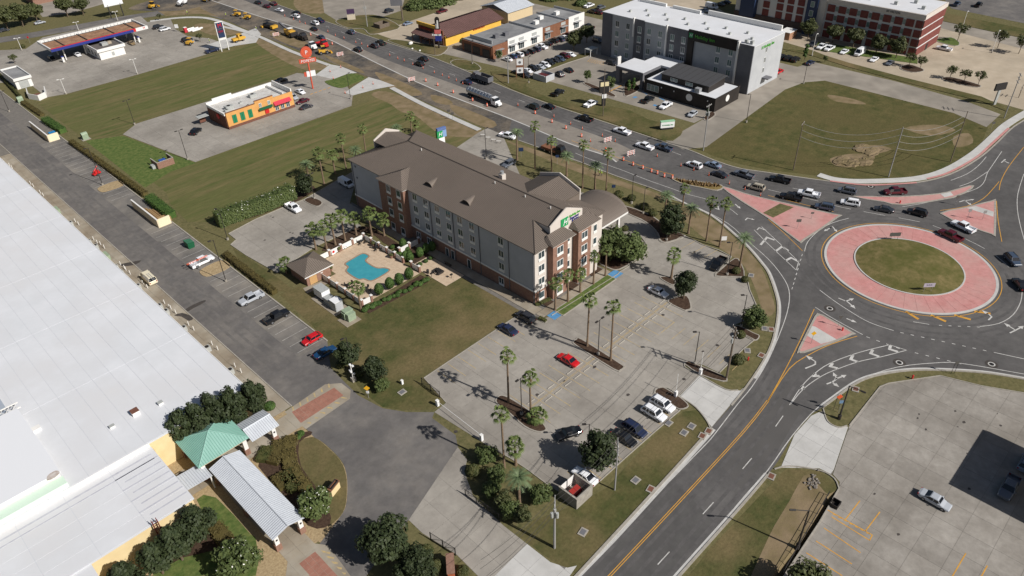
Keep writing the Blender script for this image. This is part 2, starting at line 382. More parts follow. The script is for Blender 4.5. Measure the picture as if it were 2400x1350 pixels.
def seams(mb, pts, d, step, h=.05,w=.05,mi=0):
    """standing seams running along direction d over the roof plane through pts (3D, planar)"""
    P = [Vector(p) for p in pts]; d = Vector(d); n = (P[1]-P[0]).cross(P[2]-P[0]).normalized()
    if n.z < 0: n = -n
    d = (d-n*d.dot(n)).normalized(); s = n.cross(d)
    uv = [((p-P[0]).dot(s),(p-P[0]).dot(d)) for p in P]
    lo = min(u for u, _ in uv); hi = max(u for u, _ in uv); k = lo+step*.5
    while k < hi:
        ts = []
        for i in range(len(uv)):
            a, b = uv[i-1],uv[i]
            if (a[0] > k) != (b[0] > k): ts.append(a[1]+(b[1]-a[1])*(k-a[0])/(b[0]-a[0]))
        ts.sort()
        for t0,t1 in zip(ts[::2],ts[1::2]):
            a = P[0]+s*k+d*t0; b = P[0]+s*k+d*t1; o = s*(w/2)
            vs = [a-o, b-o, b+o, a+o, a-o+n*h, b-o+n*h, b+o+n*h, a+o+n*h]
            mb.add(vs, [(4,5,6,7),(0,1,5,4),(2,3,7,6),(3,0,4,7),(1,2,6,5)],mi)
        k += step
# ================================================================== GROUND
DT = QP(44,[(640,552),(560,590),(440,790),(320,1000),(140,1200),(-20,1430)]); DR_ = QP(44,[(664,556),(480,850),(280,1130),(150,1349),(70,1470)])
DI = DT+DR_[::-1]; DI = DI if area(DI) < 0 else DI[::-1]
sheet('ground', [(-700,-700),(1500,-700),(1500,1500),(-700,1500),(-700,-700)]+DI+DI[:1],0,m_grass)
mbd = MB(); zb = -1.5
res = lambda P_, k: [tuple(P_[min(int(i*(len(P_)-1)/k),len(P_)-2)][j]*(1-(i*(len(P_)-1)/k-min(int(i*(len(P_)-1)/k),len(P_)-2)))+P_[min(int(i*(len(P_)-1)/k),len(P_)-2)+1][j]*(i*(len(P_)-1)/k-min(int(i*(len(P_)-1)/k),len(P_)-2)) for j in (0,1)) for i in range(k+1)]
Da, Db = res(DT,12),res(DR_,12)
for i in range(12): mbd.poly([(*Da[i],.001),(*Da[i+1],.001),(*Db[i+1],zb),(*Db[i],zb)])
mb2 = MB()
for i in range(12): mb2.poly([(*Db[i],zb),(*Db[i+1],zb),(*Db[i+1],.05),(*Db[i],.05)])
mb2.poly([(*Db[0],zb),(*Db[0],.02),(*Da[0],.02)]); mb2.poly([(*Db[12],zb),(*Da[12],.02),(*Db[12],.02)])
FE = SP([(520,-40),(600,-8),(711,33),(791,60),(910,101),(1016,136),(1200,212),(1301,249),(1427,290),(1553,332),(1618,353),(1671,375),(1729,394),(1800,405),(1926,423),(2027,433),(2148,428),(2228,408),(2291,373),(2331,340),(2370,302),(2400,282),(2460,245),(2560,190)])
NE = SP([(470,20),(540,52),(600,78),(700,118),(781,149),(864,181),(915,201),(985,234),(1136,300),(1240,338),(1341,373),(1444,413),(1545,448),(1603,477),(1666,506),(1719,549),(1754,582),(1782,615),(1800,640),(1815,680),(1823,718),(1818,768),(1800,826),(1749,907),(1668,1003),(1527,1159),(1351,1350),(1300,1405),(1210,1500)])
RC = SP([(1445,1520),(1545,1405),(1592,1350),(1800,1113),(1860,1018),(1901,972),(1928,955),(2001,902),(2052,881),(2127,869),(2203,868),(2304,874),(2400,889),(2600,925)])
FEs, NEs, RCs = smooth(FE,4),smooth(NE,4),smooth(RC,4)
RIGHT = SP([(2700,160),(2760,260),(2600,420),(2500,540),(2490,700),(2560,800),(2700,860),(2700,935)])
road = sheet('road', FEs+RIGHT+RCs[::-1]+NEs[::-1],.02,m_asph)
# far half of the highway that is still old asphalt is the road sheet; the inner lane is concrete, the near lanes are torn up
LN_A = smooth(SP([(470,-8),(600,36),(751,84),(877,145),(1013,208),(1200,280),(1330,335),(1420,365),(1445,380)]),4)      # concrete / road base seam
LN_B = smooth(SP([(505,-28),(600,12),(712,55),(800,92),(905,140),(1050,192),(1200,248),(1330,293),(1440,333),(1480,352)]),4)     # concrete / asphalt seam
sheet('concrete_lane', LN_B+LN_A[::-1],.03,m_lane)
wz = smooth(SP([(470,20),(540,52),(600,78),(700,118),(781,149),(864,181),(915,201),(985,234),(1136,300),(1190,318)]),4)
sheet('road_works', [p for p in LN_A if p[1] > S(1230,290)[1]]+wz[::-1],.034,m_base)
ln = MB(); ribbon(ln, LN_A,.5,.04); struct('lane_edge', ln, m_newc)
for p in ([(880,168),(960,200),(990,222),(940,222),(900,195)],[(1060,245),(1160,285),(1140,300),(1070,268)],[(760,128),(840,160),(850,172),(790,150)],[(640,72),(720,100),(700,112),(640,88)],[(1010,222),(1050,232),(1060,246),(1020,240)]): sheet('dirt_patch', smooth(SP(p),3,True),.039,m_dirt)
wt = MB(); cl = smooth(SP([(1330,1455),(1429,1350),(1603,1164),(1744,1010),(1800,939),(1842,868)]),4)
for d in (1.1,2.7,-1.1,-2.7,-4.6,-6.2): ribbon(wt, cl if abs(d) < 4 else cl[:-8],.55,.0285,off=d)
for r in (20.2,21.9,24.2,25.8): ribbon(wt, [(160.9+r*math.cos(R_(a)),35.95+r*math.sin(R_(a))) for a in range(0,361,5)],.6,.0285)
for d in (2.0,3.6,5.6,7.2): ribbon(wt, [p for p in FEs if S(2000,430)[1] < p[1] < 420],.55,.0285,off=-d)
struct('wheel_track', wt, M('wheel_track_asphalt', ph(82,80,79),.9,ph(96,93,92),.5,0,grunge=(.6,.17)))
for x0,x1 in ((42.2,42.8),(43.9,44.5),(46,46.6)): sheet('wheel_track', [(x0,112),(x1,112),(x1,320),(x0,320)],.0285,M('drive_track', ph(98,95,93),.92,ph(112,108,104),.4,0,grunge=(.6,.17)))
# cross street at the top left and the torn-up corner
T1 = smooth(SP([(-120,112),(0,94),(100,78),(200,60),(300,42),(400,28),(480,24),(540,40)]),4)
mb = MB(); ribbon(mb, T1,9,.022); struct('cross_street', mb, m_drive)
sheet('dirt_corner', SP([(360,20),(460,8),(540,-10),(600,25),(590,60),(540,45),(470,32),(390,38)]),.027,m_dirt)
sheet('torn_roadway', smooth(SP([(300,20),(395,-10),(480,-20),(520,0),(440,22),(380,26)]),3,True),.036,m_base)
mb = MB(); ribbon(mb, smooth(SP([(352,50),(420,42),(478,42),(520,52),(560,68),(600,84)]),4),2.2,.05,.12); struct('new_sidewalk', mb, m_newc)
sheet('dirt_patch', smooth(SP([(480,55),(540,62),(570,76),(520,84),(482,78),(455,60)]),3,True),.028,m_dirt)
sheet('apron', SP([(470,110),(545,86),(600,66),(612,80),(600,100),(548,108),(500,120)]),.05,m_newc)
# ---- kerbs of the road
kb = MB(); ribbon(kb, [p for p in NEs if p[1] < S(1200,324)[1] and p[1] > S(1690,975)[1]],.35,0,.14)
ribbon(kb, [p for p in NEs if p[1] <= S(1668,1003)[1]],.45,0,.14); ribbon(kb, FEs,.4,0,.14)
ribbon(kb, [p for p in RCs if p[1] < S(1845,1040)[1]] [:1]+[p for p in RCs if p[0] < S(1800,1113)[0]],.4,0,.14) if 0 else None
ribbon(kb, [p for p in RCs if p[0] < S(1800,1113)[0]+.1],.4,0,.14); ribbon(kb, [p for p in RCs if p[0] > S(1926,955)[0]],.4,0,.14)
struct('kerb', kb, m_kerb)
gt = MB(); ribbon(gt, [p for p in NEs if p[1] <= S(1668,1003)[1]],.6,.026,off=.5); ribbon(gt, [p for p in NEs if S(1749,907)[1] < p[1] < S(1545,448)[1]],.5,.026,off=.42); ribbon(gt, [p for p in RCs if p[0] < S(1800,1113)[0]+.1],.5,.026,off=.42); ribbon(gt, [p for p in RCs if p[0] > S(1926,955)[0]],.5,.026,off=.42); struct('gutter', gt, m_newc)
sheet('asphalt_patch', SP([(1574,1122),(1678,1226),(1590,1330),(1500,1430),(1330,1420),(1395,1318)]),.024,M('patched_asphalt', ph(80,78,77),.92,ph(90,88,86),.25,.1,grunge=(.7,.1)))
sheet('asphalt_patch', SP([(1800,940),(1850,905),(1880,960),(1820,1060),(1740,1150),(1690,1090)]),.024,M('worn_asphalt', ph(92,89,87),.92,ph(84,82,80),.3,.1,grunge=(.6,.12)))
# ---- sidewalk on the field side, white with a red warning band
sw = smooth(SP([(1916,412),(1960,424),(2027,428),(2148,422),(2222,402),(2284,366),(2324,332),(2364,294),(2420,260)]),4)
mb = MB(); ribbon(mb, sw,2.4,.05,.15,off=.6); struct('new_sidewalk', mb, m_newc)
mb = MB(); ribbon(mb, smooth(SP([(1945,425),(2027,434.5),(2105,432),(2148,429)]),4),.7,.17,off=.0); ribbon(mb, smooth(SP([(2172,420),(2222,406),(2286,371),(2324,338),(2364,301)]),4),.7,.17); struct('warning_band', mb, m_pink)
# near-side new sidewalk along the works
mb = MB(); ribbon(mb, smooth(SP([(520,60),(600,80),(690,120),(775,151)]),4),1.8,.04,.13,off=-1.0); ribbon(mb, smooth(SP([(925,204),(985,236),(1040,262),(1130,302)]),4),2.0,.04,.13,off=-1.2); struct('new_sidewalk', mb, m_newc)
sheet('dirt_verge', smooth(SP([(870,222),(905,214),(985,243),(1128,306),(1090,322),(1030,312),(1000,292),(975,272),(940,262),(915,244)]),3,True),.012,m_dirt)
for p in ([(1945,372),(2000,360),(2050,366),(2030,385),(1970,392)],[(2015,345),(2055,340),(2090,350),(2040,362)],[(2120,300),(2190,292),(2240,305),(2180,318)],[(2235,320),(2270,312),(2280,335),(2240,345)],[(1940,222),(2000,232),(2030,245),(1960,238)]): sheet('bare_patch', smooth(SP(p),3,True),.011,m_dirt)
sheet('dirt_verge', smooth(SP([(620,92),(700,128),(770,156),(720,165),(660,140),(600,100)]),3,True),.012,m_dirt)
sheet('dirt_verge', smooth(SP([(1190,330),(1341,380),(1444,420),(1545,455),(1560,470),(1440,432),(1340,398),(1230,352)]),3,True),.012,m_dirt)
sheet('dirt_verge', smooth(SP([(1600,480),(1666,512),(1719,556),(1780,620),(1808,690),(1816,730),(1790,740),(1775,690),(1745,625),(1700,590),(1640,550),(1600,510)]),3,True),.012,m_dirt)
# ---- mown fields and lawns
sheet('field', SP([(1890,191),(1934,187),(2236,263),(2316,298),(2290,360),(2220,399),(2148,415),(2027,421),(1930,414),(1800,398),(1740,386),(1671,366),(1640,350),(1660,330),(1850,200)]),.008,m_field)
sheet('field', SP([(80,235),(160,222),(478,132),(590,95),(700,155),(690,168),(490,235),(320,288),(286,316),(200,328),(150,290)]),.008,m_mown)
sheet('field', SP([(390,452),(350,420),(440,386),(826,250),(905,224),(1000,260),(1130,312),(1080,340),(960,320),(840,380),(735,445),(650,478),(510,520),(440,520),(400,480)]),.008,m_mown)
sheet('lawn', SP([(200,330),(288,318),(460,382),(400,402),(340,440)]),.009,m_green)
sheet('lawn', SP([(655,690),(700,672),(850,735),(1000,655),(1090,640),(1228,726),(994,884),(1045,940),(1016,960),(950,962),(897,954),(850,920),(810,860),(770,800)]),.009,m_lawn)
sheet('lawn', SP([(545,580),(650,650),(700,690),(640,680),(560,610)]),.013,m_lawn)
sheet('lawn', SP([(1420,1145),(1540,1015),(1600,965),(1640,960),(1665,1003),(1527,1156),(1350,1345),(1290,1312),(1215,1255),(1250,1220),(1330,1190)]),.009,m_lawn)
struct('ditch_bank', mbd, m_dirt); struct('retaining_wall', mb2,m_kerb)
sheet('lawn', SP([(1840,1100),(1920,1103),(1962,1136)])+DT+SP([(1560,1420),(1660,1290)]),.009,m_lawn)
# ---- big store drive, parking lane and sidewalk
DRV = [(40.3,330),(55.3,330),(55.5,112)]+SP([(775,862),(806,894),(840,927),(897,957),(953,966),(1018,966),(1013,980),(1068,1020),(1073,1048),(1063,1085),(958,1219),(900,1290),(845,1370),(700,1370),(751,1272)])+smooth(SP([(751,1272),(789,1222),(809,1191),(814,1151),(812,1111),(799,1078),(761,1040),(736,1025)]),3)[1:]+SP([(717,1004)])+[(40.3,95)]
sheet('drive', DRV,.02,m_drive)
pk = sheet('parking_lane', [(48.6,112),(55.3,112),(55.3,330),(48.6,330)],.024,m_joint)
slabs(pk, [(48.6,113),(55.3,113),(55.3,262),(48.6,262)],(3.35,4.1),.034,M('worn_concrete', ph(118,114,110),.9,ph(100,97,94),.3,0,col3=ph(136,130,122),scale3=.1,rnd=.07,spec=.2),ox=48.6)
swk = sheet('sidewalk', [(34.0,101),(40.2,101),(40.2,330),(34.0,330)],.018,m_joint)
slabs(swk, [(34.0,101),(40.0,101),(40.0,262),(34.0,262)],(2.0,2.9),.1,m_side, 'paving_slab', ox=34)
kb = MB(); ribbon(kb, [(40.15,101),(40.15,330)],.22,0,.13); ribbon(kb, [(55.5,330),(55.5,112)],.3,0,.16); struct('kerb', kb, m_kerb)
mk = MB()
def stall(mb, x0,x1,y, w=.12,z=.045): mb.poly([(x0,y-w/2,z),(x1,y-w/2,z),(x1,y+w/2,z),(x0,y+w/2,z)])
y = 113.3
while y < 262:
    if not (185 < y < 205 or 152.5 < y < 156.5 or 214 < y < 218 or 263 < y): stall(mk,49.2,55.2,y)
    y += 2.84
struct('stall_line', mk, m_wlot)
for x, y0,y1 in ((50,152.3,156.4),(50,213.6,217.6)):            # lamp islands in the parking lane
    p = smooth([(49.2,(y0+y1)/2),(50.2,y0),(55.4,y0),(55.4,y1),(50.2,y1)],3,True)
    o = obj('traffic_island', MB().prism(p,.03,.16),m_gravel); o['kind'] = 'structure'
sheet('tyre_mark', smooth(QP(31,[(1700,200),(1790,140),(1900,95),(1910,110),(1800,170),(1720,215)]),2,True),.041,m_oil)
sheet('water_stain', smooth(QP(21,[(1130,1110),(1230,1090),(1320,1075),(1250,1120),(1140,1130)]),2,True),.114,m_oil)
sheet('water_stain', smooth(QP(31,[(1620,240),(1700,215),(1800,260),(1760,290),(1690,250)]),2,True),.114,m_oil)
# ---- crosswalks of brick with striped concrete margins
cw = sheet('crosswalk', SP([(667,966),(762,901),(800,898),(822,915),(820,935),(717,1006)]),.03,m_side)
def bricks(parent, poly, sx, sy, z, ang_pts=None, nm='paving_brick', lim=260):
    slabs(parent, poly,(sx, sy),z, m_brickpave, nm, gap=.015,lim=lim)
bricks(cw, SP([(684,966),(787,907),(807,925),(705,992)]),.95,.95,.056)
mk = MB()
for i in range(6):
    t = i/5; a = (688+84*t,963-54*t); ribbon(mk, [S(*a),S(a[0]-2,a[1]-9)],.3,.046); a = (716+84*t,990-58*t); ribbon(mk, [S(*a),S(a[0]+13,a[1]+2)],.3,.046)
struct('crosswalk_stripe', mk, m_ylot)
cw2 = sheet('crosswalk', SP([(676,1304),(738,1274),(768,1278),(800,1320),(850,1390),(660,1420)]),.03,m_side)
bricks(cw2,SP([(700,1323),(738,1292),(800,1360),(760,1420)]),.95,.95,.056)
mk = MB()
for i in range(5): a = (752+i*9,1292+i*12); ribbon(mk, [S(*a),S(a[0]+22,a[1]+5)],.3,.046)
struct('crosswalk_stripe', mk, m_ylot)
# plaza round the pavilion: gravel, walks, grass, mulch
pv = smooth(SP([(380,1040),(620,930),(668,962),(716,1006),(738,1024),(762,1042),(799,1080),(812,1111),(814,1151),(809,1191),(789,1222),(751,1272),(735,1276),(640,1420),(300,1420),(330,1300),(440,1190)]),2,True)
sheet('gravel_bed', pv,.012,m_gravel)
wk = sheet('walk', [(17,95.2),(41.5,95.2),(41.5,99.8),(17,99.8)],.016,m_joint); slabs(wk, [(17,95.2),(41.5,95.2),(41.5,99.8),(17,99.8)],(2.3,2.3),.05,m_side, 'paving_slab', ox=17,oy=95.2)
wk = sheet('walk', [(21.8,62),(26.4,62),(26.4,95),(21.8,95)],.016,m_joint); slabs(wk, [(21.8,62),(26.4,62),(26.4,95),(21.8,95)],(2.3,2.4),.05,m_side, 'paving_slab', ox=21.8,oy=62)
sheet('lawn', smooth(QP(42,[(390,120),(500,60),(560,70),(640,130),(780,270),(835,400),(845,560),(825,720),(750,830),(640,880),(520,700),(420,400)]),3,True),.02,m_lawn)
sheet('lawn', smooth(QP(41,[(1830,640),(2010,620),(2330,960),(2380,1010),(2380,1349),(1900,1349),(1420,1349),(1560,1200),(1850,1040),(1960,900)]),2,True),.02,m_green)
sheet('mulch_bed', smooth(QP(41,[(1330,1120),(1560,1180),(1850,1010),(1970,880),(2180,990),(2080,1090),(1700,1180),(1450,1300)]),2,True),.026,m_mulch)
sheet('mulch_bed', smooth(QP(42,[(20,330),(120,150),(280,60),(500,0),(510,40),(400,110),(420,330),(560,520),(700,800),(640,900),(480,880),(300,640)]),2,True),.026,m_mulch)
# ---- hotel lots in concrete slabs
L1 = SP([(1018,966),(1046,944),(994,886),(1230,728),(1262,752),(1293,740),(1436,651),(1454,637),(1500,607),(1517,580),(1500,552),(1455,560)])+[(119.5,94),(117,98),(117,152),(119,156)]+SP([(1120,312),(1141,300),(1178,316)])+[(131,128)]+SP([(1268,408),(1459,496),(1502,514),(1527,531),(1542,549),(1545,564),(1558,570),(1583,564),(1605,554),(1646,574),(1714,602),(1679,642),(1686,650),(1744,650),(1757,680),(1772,715),(1760,745),(1716,764),(1731,778),(1768,797),(1739,821),(1686,874),(1646,855),(1606,850),(1606,862),(1640,880),(1590,930),(1565,910),(1540,912),(1532,925),(1552,945),(1594,962),(1535,1012),(1464,1075),(1406,1128),(1345,1175),(1283,1136),(1235,1100),(1200,1077),(1128,1035)])
lot = sheet('hotel_car_park', L1,.018,m_joint)
slabs(lot, L1,4.57,.045,m_conc, ox=69.6,oy=68.15)
kb = MB(); ribbon(kb, SP([(1046,944),(994,886),(1230,728)]),.16,0,.1); ribbon(kb, SP([(1594,962),(1535,1012),(1464,1075),(1406,1128)]),.16,0,.15); ribbon(kb, SP([(1283,1136),(1235,1100),(1200,1077),(1128,1035)]),.16,0,.15)
ribbon(kb, smooth(SP([(1293,740),(1436,651),(1454,637),(1500,607),(1517,580),(1500,552)]),3),.16,0,.17); ribbon(kb, smooth(SP([(1268,408),(1459,496),(1502,514),(1527,531),(1542,549),(1545,564),(1558,570),(1583,564),(1605,554),(1646,574),(1714,602),(1679,642),(1686,650),(1744,650),(1757,680),(1772,715)]),2),.2,0,.17)
ribbon(kb, SP([(1716,764),(1731,778),(1768,797),(1739,821),(1686,874)]),.18,0,.17); ribbon(kb, smooth(SP([(1606,850),(1606,862),(1640,880),(1700,913),(1730,915)]),3),.2,0,.17); ribbon(kb, smooth(SP([(1532,925),(1540,912),(1565,910),(1596,932),(1630,955),(1655,985),(1664,1003)]),3),.2,0,.17)
struct('kerb', kb, m_kerb)
ap = sheet('apron', SP([(1640,880),(1700,913),(1735,916),(1755,899),(1749,907),(1668,1003),(1655,985),(1630,955),(1592,930)]),.022,m_joint)
slabs(ap, SP([(1640,880),(1700,913),(1735,916),(1750,903),(1668,1001),(1655,985),(1630,955),(1592,930)]),3.6,.05,m_newc)
L2 = SP([(536,548),(600,514),(665,486),(713,468),(746,449),(800,418),(842,396)])+[(92.5,156),(92.5,149),(89,149)]+SP([(846,530),(741,577),(690,610),(650,640),(579,600),(541,574),(554,562)])
lot = sheet('rear_car_park', L2,.018,m_joint); slabs(lot, L2,4.6,.045,m_conc, ox=60,oy=141)
kb = MB(); ribbon(kb, L2[:7],.16,0,.16); ribbon(kb, L2[10:]+L2[:1],.16,0,.16); struct('kerb', kb, m_kerb)
L3 = SP([(1073,1048),(1095,1078),(1088,1105),(1110,1165),(1180,1232),(1235,1275),(1140,1370),(1120,1350),(1070,1300),(990,1250),(958,1219)])
lot = sheet('entrance_drive', L3,.022,m_joint); slabs(lot, L3,4.6,.045,m_conc, ox=2,oy=1)
A3 = SP([(1235,1275),(1290,1318),(1330,1331),(1352,1326),(1300,1400),(1110,1400)])
lot = sheet('apron', A3,.022,m_joint); slabs(lot, A3,3.8,.05,m_newc)
L4 = SP([(1991,997),(2030,945),(2062,907),(2082,899),(2203,881),(2300,905),(2480,935),(2480,1480),(1790,1420),(1838,1350),(1921,1224),(1966,1146),(1968,1130),(1952,1112)])
lot = sheet('east_car_park', L4,.018,m_joint); slabs(lot, L4,4.3,.045,M('stained_concrete', ph(164,158,150),.9,ph(142,136,128),.35,0,col3=ph(126,120,112),scale3=.07,grunge=(.9,.14),detail=12,contrast=(.3,.7),rnd=.06,spec=.2),ox=1,oy=2.2)
sheet('car_park_extension', SP([(2484,936),(2900,1000),(2900,1600),(2484,1484)]),.018,m_concf)
A4 = SP([(1929,962),(1940,990),(1960,1002),(1988,1000),(1950,1113),(1920,1098),(1830,1096),(1862,1019),(1901,975)])
lot = sheet('apron', A4,.022,m_joint); slabs(lot, A4,3.6,.05,m_newc)
kb = MB(); ribbon(kb, smooth(SP([(1929,958),(1940,988),(1965,1002),(1985,998)]),4),.2,0,.16); ribbon(kb, SP([(1991,997),(2062,907),(2082,899),(2203,881),(2300,905),(2480,935)]),.16,0,.15); ribbon(kb, smooth(SP([(1815,1100),(1850,1093),(1920,1103),(1955,1122),(1966,1146)]),3)+SP([(1921,1224),(1838,1350),(1800,1410)]),.2,0,.18); struct('kerb', kb, m_kerb)
# ---- drainage ditch bank beside the east lot and its bare slope
sheet('bare_slope', QP(44,[(330,420),(380,400),(430,450),(520,560)])+[(p[0]-.02,p[1]) for p in DT[1:]]+QP(44,[(-260,1400),(-160,1349),(0,1000),(60,880),(200,650),(280,500)]),.02,m_dirt)
# ---- far car parks
L5 = SP([(288,315),(320,290),(486,238),(672,180),(696,171),(739,176),(781,186),(812,200),(827,222),(824,248),(458,380)])
lot = sheet('restaurant_car_park', L5,.018,m_joint); slabs(lot, L5,5.2,.04,m_conc, lim=200)
for p in ([(739,176),(774,151),(800,156),(837,171),(812,174),(781,186)],[(809,217),(830,202),(864,181),(890,188),(925,201),(882,209),(827,224)]): sheet('apron', SP(p),.05,m_newc)
L6 = SP([(-80,128),(0,118),(60,115),(100,88),(330,38),(345,52),(400,45),(410,68),(440,85),(490,90),(545,108),(479,129),(322,175),(156,220),(110,228),(80,205),(60,190),(-80,200)])
lot = sheet('forecourt', L6,.018,m_joint); slabs(lot, L6,6.0,.04,m_conc, lim=200)
sheet('strip_car_park', [(184,258),(192,200),(196,116),(262,112),(262,262)],.02,m_concf)
sheet('field_drive', SP([(1850,205),(1905,192),(1930,188),(2235,265),(2310,298),(2345,268),(2260,236),(2100,190),(1915,141),(1830,150),(1650,352),(1700,372)]) if 0 else SP([(1905,145),(2100,191),(2260,236),(2345,268),(2312,298),(2235,265),(1933,189),(1885,193),(1840,210),(1655,345),(1600,350),(1560,330),(1700,250),(1800,180)]),.026,m_concf)
sheet('tan_car_park', SP([(1790,85),(1860,105),(1905,118),(1990,152),(2110,186),(2300,230),(2480,280),(2480,90),(2250,50),(2225,60),(2190,40),(1750,60),(1650,0),(1560,-5),(1500,10)]),.022,m_tan)
sheet('back_street', SP([(2180,42),(2500,110),(2500,140),(2180,60)]),.03,m_concf)
sheet('north_car_park', SP([(2230,20),(2500,75),(2500,-40),(2260,-60),(2200,-20)]),.024,m_drive)
sheet('tan_car_park', SP([(750,-40),(760,30),(795,52),(880,45),(940,25),(960,-40)]),.016,m_concf)
sheet('tan_car_park', SP([(880,78),(930,60),(1020,30),(1060,5),(1180,-20),(1150,10),(1000,75),(965,90),(985,105),(930,96)]),.028,m_tan)
sheet('dirt_patch', smooth(SP([(745,-10),(768,25),(740,32),(700,25),(690,0)]),3,True),.012,m_dirt)
sheet('church_car_park', SP([(100,40),(170,30),(240,10),(330,-10),(300,-40),(40,-30)]),.02,m_concf)
# ---- raised grass islands on the far side of the highway
def island(pts, mat=m_lawn, z=.15,k=True, sm=3,name='traffic_island', kw=.3):
    p = smooth(pts, sm, True) if sm else pts
    o = obj(name, MB().prism(p,.0,z),mat); o['kind'] = 'structure'
    if k: kb = MB(); ribbon(kb, p if area(p) > 0 else p[::-1],kw,0,z+.015,closed=True); struct('kerb', kb, m_kerb, o)
    return o
island(QP(12,[(740,200),(860,160),(1000,140),(1150,150),(1340,250),(1200,300),(1060,320),(1000,270),(850,260)]))
island(QP(12,[(1235,385),(1300,370),(1500,400),(1700,430),(1790,440),(1720,510),(1600,510),(1450,460)]))
island(QP(12,[(1810,590),(1870,555),(2000,570),(2090,630),(2060,660),(1930,650)]))
island(SP([(1150,168),(1200,172),(1238,195),(1233,203),(1296,235),(1331,240),(1374,251),(1422,249),(1482,262),(1522,282),(1590,297),(1599,310),(1586,324),(1553,329),(1427,286),(1301,245),(1200,208),(1165,185)]),sm=2,k=False)
island(SP([(1262,172),(1330,148),(1390,128),(1372,124),(1320,138),(1262,160)]),sm=2)
island(SP([(1830,115),(1900,130),(1990,158),(2110,191),(2300,238),(2360,262),(2350,250),(2300,227),(2110,180),(1990,148),(1900,120)]),k=False, sm=1)
for p in ([(1990,160),(2000,150),(2080,165),(2160,170),(2150,160),(2120,150)],): pass
island(QP(14,[(1230,640),(1300,600),(1430,640),(1440,665),(1340,675)]),m_mulch); island(QP(14,[(1620,740),(1700,720),(1960,790),(1950,815),(1800,790)]),m_mulch); island(QP(14,[(1560,380),(1700,350),(1780,400),(1740,430)]),m_green)
island(SP([(2210,30),(2500,88),(2500,112),(2210,50)]),k=False, sm=0)
island(SP([(1915,118),(2150,150),(2150,138),(1915,98)]),m_green, k=False, sm=0)
island(SP([(1465,195),(1478,190),(1500,208),(1468,226),(1462,215)]),m_mulch); island(SP([(1650,275),(1668,262),(1676,270),(1656,283)]),m_mulch); island(SP([(1370,198),(1382,196),(1440,222),(1430,226)]),m_mulch)
# Popeye side: green corner between its two aprons
island(QP(12,[(640,760),(720,740),(860,690),(930,690),(1010,730),(900,780),(800,820),(700,800)]),m_green, k=False)
# ---- hotel islands
def bed(pts, **k): return island(pts, m_mulch, **k)
bed(QP(33,[(575,480),(600,462),(650,462),(1010,690),(1040,720),(1010,745),(950,740),(600,520)]),kw=.25); bed(QP(32,[(2235,1020),(2260,990),(2300,985),(2380,1020),(2580,1150),(2690,1270),(2690,1310),(2620,1320),(2500,1270),(2350,1140),(2245,1060)]),kw=.25)
bed(QP(33,[(1450,110),(1530,70),(1630,60),(1665,165),(1625,188),(1590,185)]),kw=.25); bed(QP(23,[(1890,1200),(2000,1110),(2100,1060),(2160,1225),(2000,1225),(1920,1222)]),kw=.2)
bed(QP(33,[(1605,680),(1640,665),(1700,690),(1900,770),(2000,830),(1960,850),(1760,790),(1620,700)]),kw=.2,sm=2); bed(QP(33,[(1330,930),(1370,905),(1420,915),(1560,1000),(1640,1080),(1560,1110),(1480,1060),(1350,980)]),kw=.2)
bed(QP(33,[(2050,345),(2110,335),(2240,400),(2300,430),(2250,470),(2110,395)]),kw=.2); bed(QP(22,[(450,520),(510,490),(600,520),(612,550),(560,572)]),kw=.2)
bed(QP(23,[(1380,1240),(1420,1228),(1490,1240),(1520,1290),(1480,1300)]),kw=.2); bed(QP(33,[(230,265),(260,262),(322,290),(318,300),(290,300)]),kw=.15,sm=2)
island(SP([(1440,545),(1470,560),(1500,562),(1512,582),(1496,604),(1452,632),(1425,628),(1402,612),(1405,570)]),m_mulch)
island(QP(23,[(1375,880),(1360,830),(1300,760),(1210,700),(1040,620),(1020,560),(1300,660),(1450,780),(1610,845),(1520,885),(1420,908)]),m_mulch, sm=2)
bed(SP([(500,520),(520,530),(600,508),(700,470),(742,446),(735,436),(650,462),(520,500)]),k=False, z=.06,sm=1)
bed(SP([(762,574),(850,530),(900,550),(952,585),(960,600),(900,570),(856,545),(770,590)]),k=False, z=.08,sm=2)
bed(SP([(850,724),(872,716),(985,645),(1010,655),(1000,664),(865,735)]),k=False, z=.08,sm=1)
bed(SP([(932,588),(990,572),(1020,590),(1022,606),(985,632),(960,616)]),k=False, z=.08,sm=1)
island([(94.5,81.6),(112.5,81.6),(112.5,84.2),(94.5,84.2)],m_green, sm=0,kw=.2); island([(94.5,86.4),(96.8,86.4),(96.8,88.4),(94.5,88.4)],m_mulch, k=False, sm=0); island([(102.2,86.4),(105.2,86.4),(105.2,88.4),(102.2,88.4)],m_mulch, k=False, sm=0); island([(109.8,86.4),(113.5,86.4),(113.5,88.4),(109.8,88.4)],m_mulch, k=False, sm=0)
fw = sheet('hotel_walk', [(91,84.3),(114,84.3),(114,88.6),(93.3,88.6),(93.3,156),(89.6,156),(89.6,88)],.03,m_joint)
slabs(fw, [(91,84.3),(114,84.3),(114,86.3),(91,86.3)],(2,2),.12,m_side, 'paving_slab', oy=84.3); slabs(fw, [(90.6,86.4),(93.2,86.4),(93.2,128),(90.6,128)],(2.6,2.4),.12,m_side, 'paving_slab', ox=90.6,oy=86.4); slabs(fw, [(89.6,131),(91.7,131),(91.7,150),(89.6,150)],(2.1,2.4),.12,m_side, 'paving_slab', ox=89.6)
for p in ([(92.2,82),(94.4,82),(94.4,84.2),(92.2,84.2)],[(112.7,81.8),(115.4,81.8),(115.4,84.2),(112.7,84.2)]): sheet('access_ramp', p,.052,m_blue_l)
